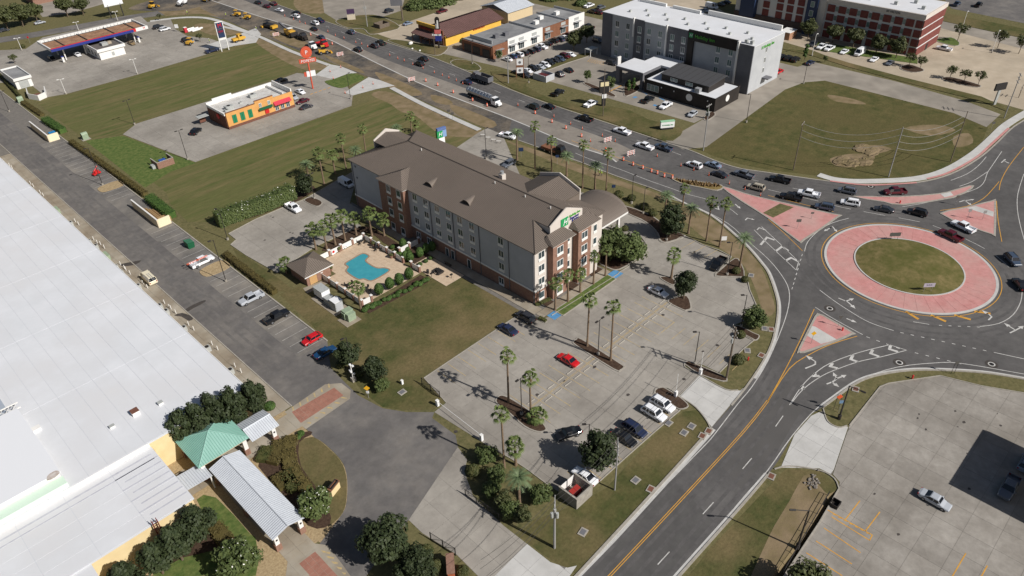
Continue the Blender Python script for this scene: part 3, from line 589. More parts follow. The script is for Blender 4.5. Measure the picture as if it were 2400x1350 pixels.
pp = sheet('patio', [(84.8,108.2),(90.4,108.2),(90.4,120.5),(84.8,120.5)],.03,m_joint); slabs(pp, [(84.8,108.2),(90.4,108.2),(90.4,120.5),(84.8,120.5)],(2.8,3.07),.09,m_deck, 'paving_slab', ox=84.8,oy=108.2)
# ---- stall lines of the hotel lot
mk = MB()
def vline(mb, x, y0,y1,w=.12,z=.056): mb.poly([(x-w/2,y0,z),(x+w/2,y0,z),(x+w/2,y1,z),(x-w/2,y1,z)])
YC = 68.15
for a, b in ((69.4,88.6),(91.4,113.4)):
    for dy in (-.12,.12): mk.poly([(a, YC+dy-.05,.058),(b, YC+dy-.05,.058),(b, YC+dy+.05,.058),(a, YC+dy+.05,.058)])
    x = a+.4
    while x < b+.1: vline(mk, x, YC-5.2,YC-.2); vline(mk, x, YC+.2,YC+5.2); x += 2.76
x = 65.0
while x < 89: vline(mk, x,83.2,88.4); x += 2.76
for i in range(7): y = 46.5+i*2.76; mk.poly([(103.5,y,.056),(108.3,y,.056),(108.3,y+.12,.056),(103.5,y+.12,.056)])
for i in range(5): p = q(23,1700+i*105,895+i*42); ribbon(mk, [S(*p),S(p[0]-32,p[1]+18)],.12,.056)
x = 63.4
while x < 88: vline(mk, x,48.3,53.4); x += 2.76
struct('stall_line', mk, m_ylot)
mk = MB()
for a, b in (((520,905),(860,1135)),((445,1025),(780,1240)),((355,1135),(690,1349)),((855,650),(720,825)),((1040,755),(905,935)),((550,735),(970,970)),((590,800),(945,1020)),((970,970),(945,1020)),((1840,1140),(1700,1380)),((2040,1255),(1960,1400))): ribbon(mk, QP(44,[a, b]),.16,.056)
for i in range(7): a = (600+i*52,775+i*29); ribbon(mk, QP(44,[a,(a[0]-25+i*0+60,a[1]+12)]),.14,.056)
struct('stall_line', mk, m_yel_l)
mk = MB()
for i in range(5): ribbon(mk, QP(12,[(505+i*40,880-i*14),(530+i*40,870-i*14)]),.4,.05)
for i in range(9): ribbon(mk, QP(13,[(730+i*18,545+i*4),(700+i*18,575+i*4)]),.12,.03)
ribbon(mk, QP(13,[(905,855),(1025,795)]),.4,.12)
struct('kerb_marking', mk, m_yel_l)
mk = MB(); ribbon(mk, QP(13,[(1130,910),(1160,900)]),1.2,.03); ribbon(mk, QP(13,[(1210,855),(1260,880)]),.5,.03); ribbon(mk, QP(13,[(1370,910),(1420,935)]),.5,.03); ribbon(mk, QP(13,[(1320,985),(1340,975)]),1.2,.03); struct('access_marking', mk, m_blue_l)
# wheel stops
ws0 = None
for a, b in ((69.4,88.6),(91.4,113.4)):
    x = a+1.78
    while x < b:
        n_ws = int((x-a)/2.76)
        for sy in (-1,1):
            if ws0 is None:
                w = MB(); w.add([(-.95,-.09,0),(.95,-.09,0),(.95,.09,0),(-.95,.09,0),(-.93,-.05,.13),(.93,-.05,.13),(.93,.05,.13),(-.93,.05,.13)],[(4,5,6,7),(0,1,5,4),(1,2,6,5),(2,3,7,6),(3,0,4,7)])
                ws0 = obm('wheel_stop', w.mesh('wheel_stop', m_kerb)); tag(ws0,'low concrete wheel stop at the head of a hotel parking stall', 'wheel stop', 'wheel stops along the yellow centre lines'); o = ws0
            else: o = dup(ws0)
            o['label'] = '%s wheel stop from the %s, %s side of the yellow line' % (ORD[n_ws],'dark palm island' if a < 80 else 'lamp and palm island', 'hotel' if sy > 0 else 'road'); o.location = (x, YC+sy*.95,.045); o.rotation_euler = (0,0,random.uniform(-.02,.02))
        x += 2.76
# ================================================================== ROUNDABOUT
RB = (160.9,35.95)
circ = lambda r, n=96,c=RB: [(c[0]+r*math.cos(2*math.pi*i/n),c[1]+r*math.sin(2*math.pi*i/n)) for i in range(n)]
ri = obj('roundabout_apron', MB().prism(circ(17.5),0,.09),m_pink); ri['kind'] = 'structure'
kb = MB(); ribbon(kb, circ(17.75),.55,0,.12,closed=True); ribbon(kb, circ(11.4),.3,.05,.24,closed=True); struct('kerb', kb, m_newc, ri)
for i in range(40):                                       # radial pours of the apron
    a = 2*math.pi*i/40; m = MB(); pts = []
    for k in range(4): t = a+.004+k*(2*math.pi/40-.008)/3; pts.append((RB[0]+17.46*math.cos(t),RB[1]+17.46*math.sin(t)))
    for k in range(3,-1,-1): t = a+.004+k*(2*math.pi/40-.008)/3; pts.append((RB[0]+11.55*math.cos(t),RB[1]+11.55*math.sin(t)))
    obj('paving_panel', m.prism(pts,.08,.11),m_pink, ri)
mnd = MB()
rr = [(11.25,.2),(9,.5),(6,.8),(3,.95)]
for k,(r, z) in enumerate(rr): mnd.v += [(x, y, z+random.uniform(-.05,.05)) for x, y in circ(r,48)]
mnd.v.append((*RB,1.0))
for k in range(3):
    for i in range(48): j = (i+1) % 48; mnd.f.append([k*48+i, k*48+j,(k+1)*48+j,(k+1)*48+i]); mnd.mi.append(0)
for i in range(48): mnd.f.append([144+i,144+(i+1) % 48,192]); mnd.mi.append(0)
o = obj('roundabout_mound', mnd, M('dry_grass', ph(96,92,54),.95,ph(128,114,78),.8,.4,col3=ph(84,86,44),scale3=.12,detail=10,bscale=3,spec=.1),smooth=True); o['kind'] = 'structure'
def splitter(pts, strips=(),patch=None):
    o = island(pts, m_pink,.13,sm=0,kw=.45)
    for s in strips: obj('crossing_strip', MB().prism(s,.12,.142),m_newc, o)
    if patch: obj('grass_patch', MB().prism(patch,.12,.15),m_grass, o)
splitter(smooth(SP([(1690,437),(1745,454),(1800,468),(1950,502),(1961,510),(1885,561),(1868,563),(1800,511),(1740,473)]),2,True),patch=SP([(1828,478),(1860,487),(1812,511),(1788,500)]))
splitter(smooth(SP([(2001,461),(2105,462),(2200,455),(2235,447),(2273,436),(2277,441),(2233,463),(2115,480),(2070,473)]),2,True),[QP(24,[(1600,455),(1690,435),(1725,470),(1640,490)])])
splitter(smooth(SP([(2205,501),(2261,488),(2324,472),(2332,476),(2331,545),(2324,549),(2270,530)]),2,True),[QP(24,[(1850,590),(1930,570),(2100,625),(2095,670)])])
splitter(smooth(QP(34,[(440,255),(465,238),(510,240),(770,390),(775,410),(640,470),(500,520),(330,580),(290,570),(295,545)]),2,True),[QP(34,[(400,335),(440,345),(640,465),(490,505),(365,430)])])
island(SP([(1575,419),(1600,422),(1690,435),(1680,447),(1640,440),(1595,430)]),M('tall_dry_grass', ph(140,120,78),.95,ph(112,98,62),1.5,.5,spec=.1),.2)
# ================================================================== ROAD MARKINGS
wl, yl = MB(),MB(); Zm = .042
def L(k, pts, w=.16,mb=wl, n=3): ribbon(mb, smooth(QP(k, pts),n),w, Zm)
def LS(pts, w=.16,mb=wl, n=3): ribbon(mb, smooth(SP(pts),n),w, Zm)
for d in (-.16,.16): ribbon(yl, smooth(SP([(1330,1455),(1429,1350),(1603,1164),(1744,1010),(1800,939)]),3),.13,Zm, off=d)
LS([(1800,939),(1838,871),(1875,798),(1908,725)],.16,yl); LS([(1800,941),(1850,864),(1901,829),(1951,806),(2009,788)],.16,yl)
LS([(1300,1405),(1354,1350),(1452,1252),(1500,1199),(1641,1055),(1673,1020),(1729,947),(1762,907),(1800,845),(1833,768),(1848,718),(1849,680),(1833,647),(1800,607),(1749,562),(1706,524),(1640,489),(1560,462)])
LS([(1535,1410),(1590,1350),(1744,1164),(1799,1103),(1858,1020),(1926,947),(2019,889),(2102,861),(2190,851),(2253,852),(2389,875),(2560,905)])
for a, b in (((1355,1245),(1465,1125)),((1775,775),(1875,665)),((2145,355),(2230,255))): ribbon(wl, QP(43,[a, b]),.15,Zm)
ribbon(wl, QP(34,[(70,1270),(140,1170)]),.15,Zm); ribbon(wl, SP([(1500,1405),(1460,1450)]),.15,Zm)
L(34,[(200,1070),(310,900),(430,780),(580,680),(850,580),(1130,510)]); L(34,[(1130,510),(1290,560)],n=1); L(34,[(1290,560),(1060,620),(860,662),(660,730),(500,800),(330,920),(210,1062)])
for p in ([(440,775),(430,800),(480,800)],[(600,680),(580,710),(650,730)],[(790,605),(770,645),(840,670)],[(975,555),(955,590),(1035,620)],[(1140,515),(1130,550),(1210,575)],[(325,890),(310,915),(340,915)]): ribbon(wl, QP(34,p),.55,Zm)
L(34,[(440,160),(580,250),(740,340),(880,415)]); L(34,[(480,0),(600,90),(750,190),(900,280),(1020,330),(1170,378)]); L(34,[(1350,295),(1500,320)],n=1); L(34,[(1970,340),(2150,310),(2280,230),(2350,110),(2365,0)]); L(34,[(2100,580),(2400,645)],n=1)
for i in range(9): ribbon(wl, QP(34,[(1230+i*96,395+i*20.5),(1262+i*96,402+i*20.5)]),.18,Zm)
for i in range(5): ribbon(wl, QP(34,[(1590+i*88,328+i*4),(1618+i*88,330+i*4)]),.18,Zm); ribbon(wl, QP(34,[(1365+i*100,583+i*24),(1398+i*100,592+i*24)]),.18,Zm)
for i in range(4): ribbon(wl, QP(34,[(915+i*92,435+i*33),(948+i*92,447+i*33)]),.18,Zm)
ribbon(yl, [p for p in circ(18.6,96) if True],.16,Zm, closed=True)
for a in (200,215,230,245): t = R_(a); ribbon(yl, [(RB[0]+18.2*math.cos(t),RB[1]+18.2*math.sin(t)),(RB[0]+20.2*math.cos(t+.12),RB[1]+20.2*math.sin(t+.12))],.6,Zm)
L(24,[(340,990),(370,900),(480,790),(600,725),(750,682)]); L(24,[(2175,60),(2080,200),(2040,260),(2000,360),(1880,430),(1500,530),(1250,575)]); L(24,[(2380,270),(2325,450),(2320,600),(2350,760),(2390,900)])
L(24,[(1700,330),(1850,270),(1960,190),(2030,110)]); L(24,[(2040,250),(1900,340),(1780,385)])
L(24,[(2380,20),(2240,200),(2170,330),(2150,420)],.16,yl); L(24,[(1600,610),(1850,570),(2000,500),(2100,400),(2150,340)],.16,yl); L(24,[(2125,520),(2140,700),(2175,900)],.16,yl)
L(24,[(610,620),(300,545),(0,470)],.16,yl); L(24,[(0,690),(150,820),(320,985)],.16,yl)
dashes(wl, smooth(QP(24,[(0,415),(480,525),(660,575),(1000,640),(1280,690),(1520,745),(1850,880),(2120,1030),(2300,1200)]),4),.15,Zm,5,3)
dashes(wl, smooth(SP([(600,2),(711,42),(800,75),(905,118),(1016,158),(1200,228),(1301,266),(1427,308),(1553,348),(1640,380),(1740,415),(1830,436),(1920,452)]),4),.15,Zm,3.2,9.2)
L(23,[(560,135),(780,215),(950,285)]); L(23,[(590,75),(720,130),(1000,225),(1270,330),(1500,410),(1620,455),(1830,510),(1990,570),(2100,650)])
for p in ([(70,990),(130,945),(190,985)],[(165,1075),(215,1050),(285,1085)],[(-70,930),(-10,860),(60,885)]): ribbon(wl, QP(24,p),.55,Zm)
L(24,[(-60,760),(100,910),(285,1085)]); L(24,[(-130,790),(0,920),(150,1060),(262,1165)]); L(24,[(262,1165),(285,1085)],n=1)
for i in range(8): ribbon(wl, QP(24,[(320-i*13,1015+i*44),(312-i*13,1035+i*44)]),.16,Zm)
def arrow(k, pts, head=1.0):
    P = QP(k, pts); ribbon(wl, P,.28,Zm)
    (x0,y0),(x1,y1) = P[-2],P[-1]; l = math.hypot(x1-x0,y1-y0); dx, dy = (x1-x0)/l,(y1-y0)/l
    wl.poly([(x1-dy*.55*head, y1+dx*.55*head, Zm+.004),(x1+dx*1.3*head, y1+dy*1.3*head, Zm+.004),(x1+dy*.55*head, y1-dx*.55*head, Zm+.004)][::-1])
arrow(34,[(345,730),(410,705),(440,690),(440,665),(400,640)]); arrow(34,[(545,875),(600,855),(640,825),(625,800)],.8); arrow(34,[(620,830),(690,805)],.8); arrow(34,[(590,855),(620,875)],.8)
arrow(34,[(730,265),(780,285)],.8); arrow(34,[(655,75),(740,110),(780,145)],.9); arrow(34,[(720,105),(765,90)],.8); arrow(34,[(2050,280),(2080,250),(2060,230),(2035,215)],.9); arrow(34,[(2250,400),(2310,370),(2345,352)],.9); arrow(34,[(2300,372),(2240,335)],.9)
arrow(24,[(575,775),(600,760),(625,790)],.8); arrow(24,[(600,762),(545,790)],.8); arrow(24,[(2170,165),(2200,140)],.6); arrow(24,[(2200,150),(2225,162)],.6); arrow(24,[(1780,530),(1830,515),(1870,545)],.8); arrow(24,[(1820,520),(1890,510)],.7)
arrow(23,[(1890,590),(1925,600),(1915,575)],.6); arrow(23,[(2075,550),(2105,575)],.8); arrow(23,[(2170,700),(2190,680),(2230,690)],.6); arrow(23,[(2280,790),(2300,770),(2340,785)],.6)
for k, x, y in ((34,575,172),(34,1222,675),(34,2080,690),(24,955,385)):
    c = Q(k, x, y); ribbon(wl, circ(.55,16,c),.2,Zm, closed=True)
    sheet('manhole_collar', circ(1.15,20,c),.036,m_oil); sheet('manhole_cover', circ(.42,16,c),.046,m_tyre)
for k, x, y in ((32,1860,1318),(33,1910,515),(33,1405,232),(33,235,975),(33,1600,830)): sheet('manhole_cover', circ(.35,14,Q(k, x, y)),.06,m_oil)
ribbon(yl, smooth(SP([(1340,330),(1500,388),(1580,410)]),3),.14,Zm)
struct('white_marking', wl, m_white_l); struct('yellow_marking', yl, m_yel_l)
DN = 0; DL = ['brick-topped kerb drain nearest the stout utility pole', 'brick-topped kerb drain below the hotel entrance apron, lower of a pair', 'brick-topped kerb drain below the hotel entrance apron, upper of a pair', 'brick-topped kerb drain at the foot of the east apron', 'brick-topped drain behind the bent street light', 'brick-topped drain on the bypass verge facing the pink island', 'brick-topped drain on the verge beside the thick utility pole', 'grey pull box at the kerb by the white SUVs', 'grey pull box at the lot corner by the thick utility pole', 'grey pull box on the verge between two poles', 'grey pull box on the verge, upper of two by the apron', 'grey pull box on the verge, lower of two by the apron', 'grey pull box alone near the stout utility pole', 'grey drain box on the lawn by the mesh gate', 'grey pull box on the dirt verge by the wide date palm', 'grey pull box at the small green tree by the bypass kerb']
# storm drains with brick tops beside the kerbs, pull boxes in the verge
for k, x, y, rz in ((43,1290,545,.2),(43,1770,50,.2),(43,1830,5,.2),(44,30,425,.2),(34,815,925,.3),(34,30,368,.6),(33,2320,610,.1),(33,1455,1240,.0),(33,2190,565,.6),(43,1150,462,.0),(33,1670,1270,.1),(33,1600,1330,.1),(43,660,945,.2),(32,1360,952,.0),(23,2225,1215,.4),(33,2350,360,.5)):
    DN += 1; c = Q(k, x, y); o = thing('storm_drain', DL[DN-1],'drain',(c[0],c[1],0),rz, 'drain and pull boxes in the verges', local=True)
    obj('frame', MB().box(-.75,-.6,0,.75,.6,.15),m_kerb, o); obj('lid', MB().box(-.5,-.4,.15,.5,.4,.17),m_rbrick if (k, x) in ((43,1290),(43,1770),(43,1830),(44,30),(34,815),(34,30),(33,2320)) else m_dgrey, o)
# ================================================================== BUILDINGS
_wc = {}
FROT = {'-y': 0,'+x': math.pi/2,'+y': math.pi, '-x': -math.pi/2}
def window(parent, x, y, z, w, h, face, panel=.55,glass=None, frame=None, mull=1,name='window'):
    glass = glass or m_glass; frame = frame or m_wtrim; key = (w, h, panel, glass.name, frame.name, mull)
    if key not in _wc:
        f = MB(); t = .09
        f.box(-w/2-t,-.07,h/2,w/2+t,.03,h/2+t); f.box(-w/2-t,-.07,-h/2-t, w/2+t,.03,-h/2); f.box(-w/2-t,-.07,-h/2,-w/2,.03,h/2); f.box(w/2,-.07,-h/2,w/2+t,.03,h/2)
        for i in range(mull): xx = -w/2+w*(i+1)/(mull+1); f.box(xx-.05,-.05,-h/2,xx+.05,.02,h/2)
        if panel: f.box(-w/2-t,-.12,-h/2-t-panel, w/2+t,.03,-h/2-t-.01)
        g = MB().box(-w/2,-.025,-h/2,w/2,-.015,h/2)
        _wc[key] = (f.mesh('window', frame),g.mesh('pane', glass))
    og = ORG[parent.name]; a, b = _wc[key]
    o = obm(name, a, parent); o.location = (x-og[0],y-og[1],z-og[2]); o.rotation_euler = (0,0,FROT[face]); p = obm('pane', b, o); return o
def roofplane(root, faces, mat, smat, step, t=.18,name='roof', sh=.06,sw=.06):
    """roof of sloping planes with standing seams; faces = [(pts, seam direction)]"""
    r = MB(); s = MB()
    for pts, d in faces: r.slab3(pts, t); seams(s, pts, d, step, sh, sw)
    ro = obj(name, r, mat, root)
    if s.v: so_ = obj('seams', s, smat, ro); so_['kind'] = 'stuff'
    return ro
# ------------------------------------------------------------------ the hotel
H0 = (104.5,121,0)
hotel = thing('hotel', 'long cream and brick hotel with brown standing-seam metal roof beside the pool', 'hotel', H0)
obj('wall', MB().box(93.4,88.7,0,115.6,153.5,13.5),m_stucco, hotel)
b = MB(); b.box(93.34,88.64,.05,115.66,153.56,3.2); obj('brick_base', b, m_brick, hotel)
for y0,y1 in ((88.9,130.2),(139.8,153.45)): obj('side_wall', MB().box(93.37,y0,3.25,93.41,y1,13.45),m_side_stucco, hotel)
b = MB()
b.box(91.9,130.2,.05,93.4,139.8,13.48); obj('brick_bay', b, m_brick, hotel)
obj('brick_bay', MB().box(97.3,87.1,.05,102,88.7,13.6),m_brick, hotel); obj('brick_bay', MB().box(105.5,87.1,.05,109.8,88.7,13.6),m_brick, hotel)
obj('stucco_bay', MB().box(109.8,87.2,.05,112.5,88.7,13.6),m_stucco, hotel)
b = MB(); b.box(93.24,88.54,3.2,97.3,88.64,3.6); b.box(93.24,88.64,3.2,93.34,130.2,3.6); b.box(93.24,139.8,3.2,93.34,153.6,3.6); b.box(93.2,153.56,3.2,115.7,153.66,3.6); b.box(115.66,88.64,3.2,115.76,153.56,3.6)
obj('band_course', b, m_wtrim, hotel)
[obj('fascia', MB().box(*bb),m_wtrim, hotel) for bb in ((92.95,88.25,13.42,97.0,88.65,13.58),(97.0,86.8,13.6,104.4,87.05,13.78),(105.2,86.8,13.6,112.8,87.05,13.78),(91.45,129.9,13.4,91.65,140.1,13.56),(91.65,129.85,13.4,93.3,130.1,13.56))]
for y in (122.05,114.15,105.5,96.3,152.9,88.95):
    obj('downpipe', MB().box(93.2,y-.06,.2,93.34,y+.06,13.4),m_dgrey, hotel)
for y in (127.7,123.7,119.6,115.7,111.8,107.85,98.7):
    for z in (12.1,8.85,5.55): window(hotel,93.36,y, z,1.5,1.55,'-x')
for y in (127.7,123.7,98.9): window(hotel,93.3,y,1.55,1.4,1.5,'-x',.45)
for y in (135.9,132.0):
    for z in (12.1,8.85,5.55,1.6): window(hotel,91.88,y, z,1.4,1.55,'-x', mull=0)
for y, h in ((117.2,2.1),(115.2,2.3),(109.5,2.3)): window(hotel,93.3,y, h/2+.06,1.0,h, '-x',0,mull=0,name='door')
for z in (12.2,9.0): obj('vent', MB().box(93.28,151.2,z-.25,93.41,151.7,z+.25),m_dgrey, hotel)
for z in (12.0,8.7,5.4): window(hotel,95.4,88.68,z,1.7,1.55,'-y'); window(hotel,103.8,88.68,z,1.2,1.5,'-y', mull=0)
window(hotel,95.3,88.62,1.7,1.5,1.6,'-y',.4,mull=0); window(hotel,103.8,88.62,1.7,1.2,1.5,'-y',.4,mull=0)
for x in (99.5,107.5):
    for z in (12.0,8.6,5.25,1.75): window(hotel, x,87.08,z,1.8,1.55,'-y')
for z in (12.0,8.6,5.25): window(hotel,111.2,87.18,z,1.0,1.5,'-y', mull=0)
K_ = .379; ZE = 13.6
RP = [([(92.9,88.1,ZE),(99.6,94.8,16.14),(99.6,90.05,16.14),(104.5,90.05,18),(104.5,142.4,18),(92.9,154,ZE)],(1,0,K_)),
      ([(116.1,154,ZE),(104.5,142.4,18),(104.5,90.05,18),(109.4,90.05,16.14),(109.4,94.8,16.14),(116.1,88.1,ZE)],(-1,0,K_)),
      ([(92.9,154,ZE),(104.5,142.4,18),(116.1,154,ZE)],(0,-1,K_)),
      ([(92.9,88.1,ZE),(99.6,88.1,ZE),(99.6,94.8,16.14)],(0,1,K_)),
      ([(109.4,88.1,ZE),(116.1,88.1,ZE),(109.4,94.8,16.14)],(0,1,K_))]
rf = roofplane(hotel, RP, m_broof, m_bseam,.46)
mb = MB(); mb.tube((104.5,90,18.03),(104.5,142.4,18.03),.14,6); mb.tube((92.9,154,ZE+.03),(104.5,142.4,18.03),.12,6); mb.tube((116.1,154,ZE+.03),(104.5,142.4,18.03),.12,6); mb.tube((92.9,88.1,ZE+.03),(99.6,94.8,16.17),.12,6)
obj('ridge_cap', mb, m_bseam, rf)
obj('cheek_wall', MB().poly([(99.62,90,14.2),(99.62,94.8,16.1),(99.62,90,16.1)][::-1]),m_stucco, hotel); obj('cheek_wall', MB().poly([(109.38,90,14.2),(109.38,94.8,16.1),(109.38,90,16.1)]),m_stucco, hotel)
def parapet(root, a, b, lo, side, peak, axis, at, th=.3):
    mid = (a+b)/2; prof = [(a, lo),(b, lo),(b, side),(mid, peak),(a, side)]
    m = MB(); n = 5
    for s, d in ((0,at),(1,at+th)):
        m.v += [((u, d, z) if axis == 'y' else (d, u, z)) for u, z in prof]
    m.f = [[0,1,2,3,4],[9,8,7,6,5]]+[[i,5+i,5+(i+1) % 5,(i+1) % 5] for i in range(5)]; m.mi = [0]*7
    return obj('sign_parapet', m, m_stucco, root)
parapet(hotel,99.3,109.7,13.4,16.4,18.8,'y',89.7); parapet(hotel,95.8,108.2,13.6,16.3,18.3,'x',116.05); parapet(hotel,101.2,109.6,13.6,16.0,17.9,'y',153.1)
for a, b_, s, p, ax, at in ((99.3,109.7,16.4,18.8,'y',89.85),(95.8,108.2,16.3,18.3,'x',116.2),(101.2,109.6,16.0,17.9,'y',153.25)):
    m_ = (a+b_)/2; pt = lambda u, z: (u, at, z+.04) if ax == 'y' else (at, u, z+.04)
    mb = MB(); mb.tube(pt(a, s),pt(m_, p),.16,4); mb.tube(pt(m_, p),pt(b_, s),.16,4); obj('parapet_coping', mb, m_stucco, hotel)
roofplane(hotel, [([(105.3,102,17.7),(116,102,17.7),(116,95.8,15.6),(110.8,95.8,15.6)][::-1],(0,1,.34)),([(105.3,102,17.7),(110.8,108.2,15.6),(116,108.2,15.6),(116,102,17.7)][::-1],(0,-1,.34))],m_broof, m_bseam,.46,name='cross_gable_roof')
obj('cheek_wall', MB().poly([(110.8,95.8,15.5),(116,95.8,13.6),(116,95.8,15.5)]),m_broof, hotel); obj('cheek_wall', MB().poly([(110.8,108.2,15.5),(116,108.2,15.5),(116,108.2,13.6)]),m_broof, hotel)
roofplane(hotel, [([(105.3,144.5,17.2),(105.3,153.1,17.2),(101.2,153.1,15.8),(101.2,148.2,15.8)][::-1],(1,0,.34)),([(105.3,144.5,17.2),(109.6,148.2,15.8),(109.6,153.1,15.8),(105.3,153.1,17.2)][::-1],(-1,0,.34))],m_broof, m_bseam,.46,name='gable_roof')
for x0,x1 in ((97.0,104.4),(105.2,112.8)):
    roofplane(hotel, [([(x0,86.75,13.8),(x1,86.75,13.8),(x1-1.3,89.68,15.0),(x0+1.3,89.68,15.0)],(0,1,.4)),([(x0,86.75,13.8),(x0+1.3,89.68,15),(x0,89.68,13.8)],(1,0,.9)),([(x1,86.75,13.8),(x1,89.68,13.8),(x1-1.3,89.68,15)],(-1,0,.9))],m_broof, m_bseam,.46,t=.1,name='bay_roof')
roofplane(hotel, [([(91.4,129.8,13.6),(95.6,135,15.7),(91.4,140.2,13.6)],(1,0,.5)),([(91.4,129.8,13.6),(93.0,129.8,13.62),(98.4,135,15.7),(95.6,135,15.7)],(0,1,.4)),([(91.4,140.2,13.6),(95.6,135,15.7),(98.4,135,15.7),(93.0,140.2,13.62)],(0,-1,.4))],m_broof, m_bseam,.46,t=.1,name='bay_roof')
for y in (125.4,112.4):                                   # eyebrow vents in the long slope
    m = MB(); n = 8; x0,x1 = 96.0,98.9; z0 = ZE+K_*(x0-92.9)
    for i in range(n+1): a = math.pi*i/n; m.v += [(x0,y-1.35*math.cos(a),z0+1.0*math.sin(a)),(x1,y-.25*math.cos(a),ZE+K_*(x1-92.9)+.05)]
    for i in range(n): m.f.append([2*i,2*i+1,2*i+3,2*i+2]); m.mi.append(0)
    d = obj('eyebrow_dormer', m, m_broof, hotel)
    m = MB(); m.poly([(x0+.15,y-1.25*math.cos(math.pi*i/n),z0+.92*math.sin(math.pi*i/n)) for i in range(n+1)]); obj('louvre', m, m_black, d)
ch = obj('chimney', MB().box(106.7,111.3,16.6,107.9,112.5,18.2),m_stucco, hotel); m = MB(); m.tube((107.3,111.9,18.2),(107.3,111.9,18.9),.45,10); obj('flue_cap', m, m_metal, ch)
for y in (136.5,110.5,93.5,101): obj('vent_pipe', MB().tube((103.6,y,17.4),(103.6,y,18.2),.12,6),m_wtrim, hotel)
# porte-cochere with barrel roof
m = MB(); s = MB(); n = 14; X0,X1 = 115.7,131
for i in range(n+1):
    t = i/n; a = math.pi*(.14+.72*t); yy = 99.7-7.0*math.cos(a)/math.cos(math.pi*.14); zz = 5.3+2.3*(math.sin(a)-math.sin(math.pi*.14))/(1-math.sin(math.pi*.14))
    xe = X1+1.2*math.sin(math.pi*t); m.v += [(X0,yy, zz),(xe, yy, zz),(X0,yy, zz-.5),(xe, yy, zz-.5)]
for i in range(n): a = 4*i; m.f += [[a, a+1,a+5,a+4],[a+1,a+3,a+7,a+5],[a+2,a+6,a+7,a+3]]; m.mi += [0,1,1]
m.f += [[0,2,3,1],[4*n,4*n+1,4*n+3,4*n+2]]; m.mi += [1,1]
pc = obj('porte_cochere', m, [m_broof, m_wtrim],hotel)
for k in range(33):
    x = X0+.3+k*.46; pts = [(x, m.v[4*i][1],m.v[4*i][2]+.03) for i in range(n+1)]
    for p0,p1 in zip(pts, pts[1:]): s.add([(p0[0]-.03,p0[1],p0[2]),(p0[0]+.03,p0[1],p0[2]),(p1[0]+.03,p1[1],p1[2]),(p1[0]-.03,p1[1],p1[2])],[(0,1,2,3)])
o = obj('seams', s, m_bseam, pc); o['kind'] = 'stuff'
for x, y in ((129.2,94.2),(129.2,105.2),(120.5,94.2),(120.5,105.2)):
    c = obj('column', MB().box(x-.3,y-.3,0,x+.3,y+.3,5.2),m_wtrim, hotel); obj('plinth', MB().box(x-.45,y-.45,0,x+.45,y+.45,.9),m_stucco, c)
# wall sign
sg = obj('sign_box', MB().box(102.6,89.55,14.75,104.9,89.69,16.75),M('sign_green', ph(44,150,88),.5),hotel)
lettering(sg, 'H',1.9,(103.75,89.5,15.7),'-y', m_white,.03,.35)
lettering(hotel, 'Holiday Inn',.78,(107.0,89.6,16.45),'-y', M('sign_lime', ph(92,176,70),.5),.05,.2); lettering(hotel, 'Express',.95,(106.9,89.6,15.75),'-y', M('sign_blue', ph(40,48,128),.5),.05,.2); lettering(hotel, '& Suites',.7,(107.2,89.6,15.1),'-y', M('sign_blue',(0,0,0)),.05,.2)
# ------------------------------------------------------------------ the big store with the white roof
st = thing('store', 'huge flat white-roofed store with cream yellow walls beside the service drive', 'store',(10,200,0))
obj('wall', MB().box(-120,104.3,0,34.0,340,6.7),m_cream, st)
rb = obj('roof', MB().box(-120,104,6.7,34.3,340,7.0),M('roof_seam', ph(202,204,208),.8),st)
y = 104.05
while y < 262:
    x = 34.25; y1 = min(y+22.5,340)
    while x > -24: obj('roof_sheet', MB().box(x-3.02,y+.04,7.0,x-.06,y1-.06,7.03),m_wroof, rb); x -= 3.05
    y = y1
obj('roof_sheet', MB().box(-30,262.2,7.0,34.25,339.9,7.03),m_wroof, rb); obj('roof_sheet', MB().box(-119,104.2,7.0,-27.5,339.9,7.025),m_wroof, rb)
obj('gutter', MB().box(34.3,104,6.82,34.42,340,7.08),m_wtrim, st)
obj('annexe', MB().box(-60,88.9,0,16.3,104.2,5.8),m_cream, st)
ar = obj('annexe_roof', MB().box(-60,88.7,5.8,16.5,103.95,6.05),M('roof_seam',(0,0,0)),st)
for i in range(5):
    for j in range(7): obj('roof_sheet', MB().box(16.45-7*(j+1)+.05,88.75+3.03*i+.03,6.05,16.45-7*j-.05,88.75+3.03*(i+1)-.03,6.08),m_wroof, ar)
mb = MB()
for i in range(8): yy = 90.5+i*1.5; mb.box(9.4 if i % 2 else 10.4,yy,6.083,16.3,yy+.28,6.087)
mb.box(-20,102.2,6.083,15.8,102.55,6.087); mb.box(-20,100.9,6.083,15.8,101.15,6.087); o = obj('grime_streak', mb, M('roof_grime', ph(178,178,186),.85,ph(196,197,203),1.2,0),ar); o['kind'] = 'stuff'
obj('step_fascia', MB().box(-60,103.9,6.1,16.4,103.98,7.0),m_wtrim, st)
obj('low_wing', MB().box(-60,60,0,.7,88.6,5.6),m_cream, st); obj('low_wing_roof', MB().box(-60,59.8,5.6,.9,88.65,5.85),m_wroof, st)
hi = obj('upper_storey', MB().box(-60,106.6,7.03,3.7,126.4,8.6),m_wtrim, st); obj('upper_roof', MB().box(-60,106.4,8.6,3.9,126.6,8.8),M('clean_membrane', ph(224,225,228),.7),hi)
obj('skylight_strip', MB().box(-60,104.3,7.05,3.9,106.3,7.9),M('pale_green_panel', ph(212,232,214),.6),hi)
mb = MB(); mb.box(-60,126.6,8.6,4.4,126.75,8.8); mb.box(-60,128.2,8.6,4.4,128.35,8.8)
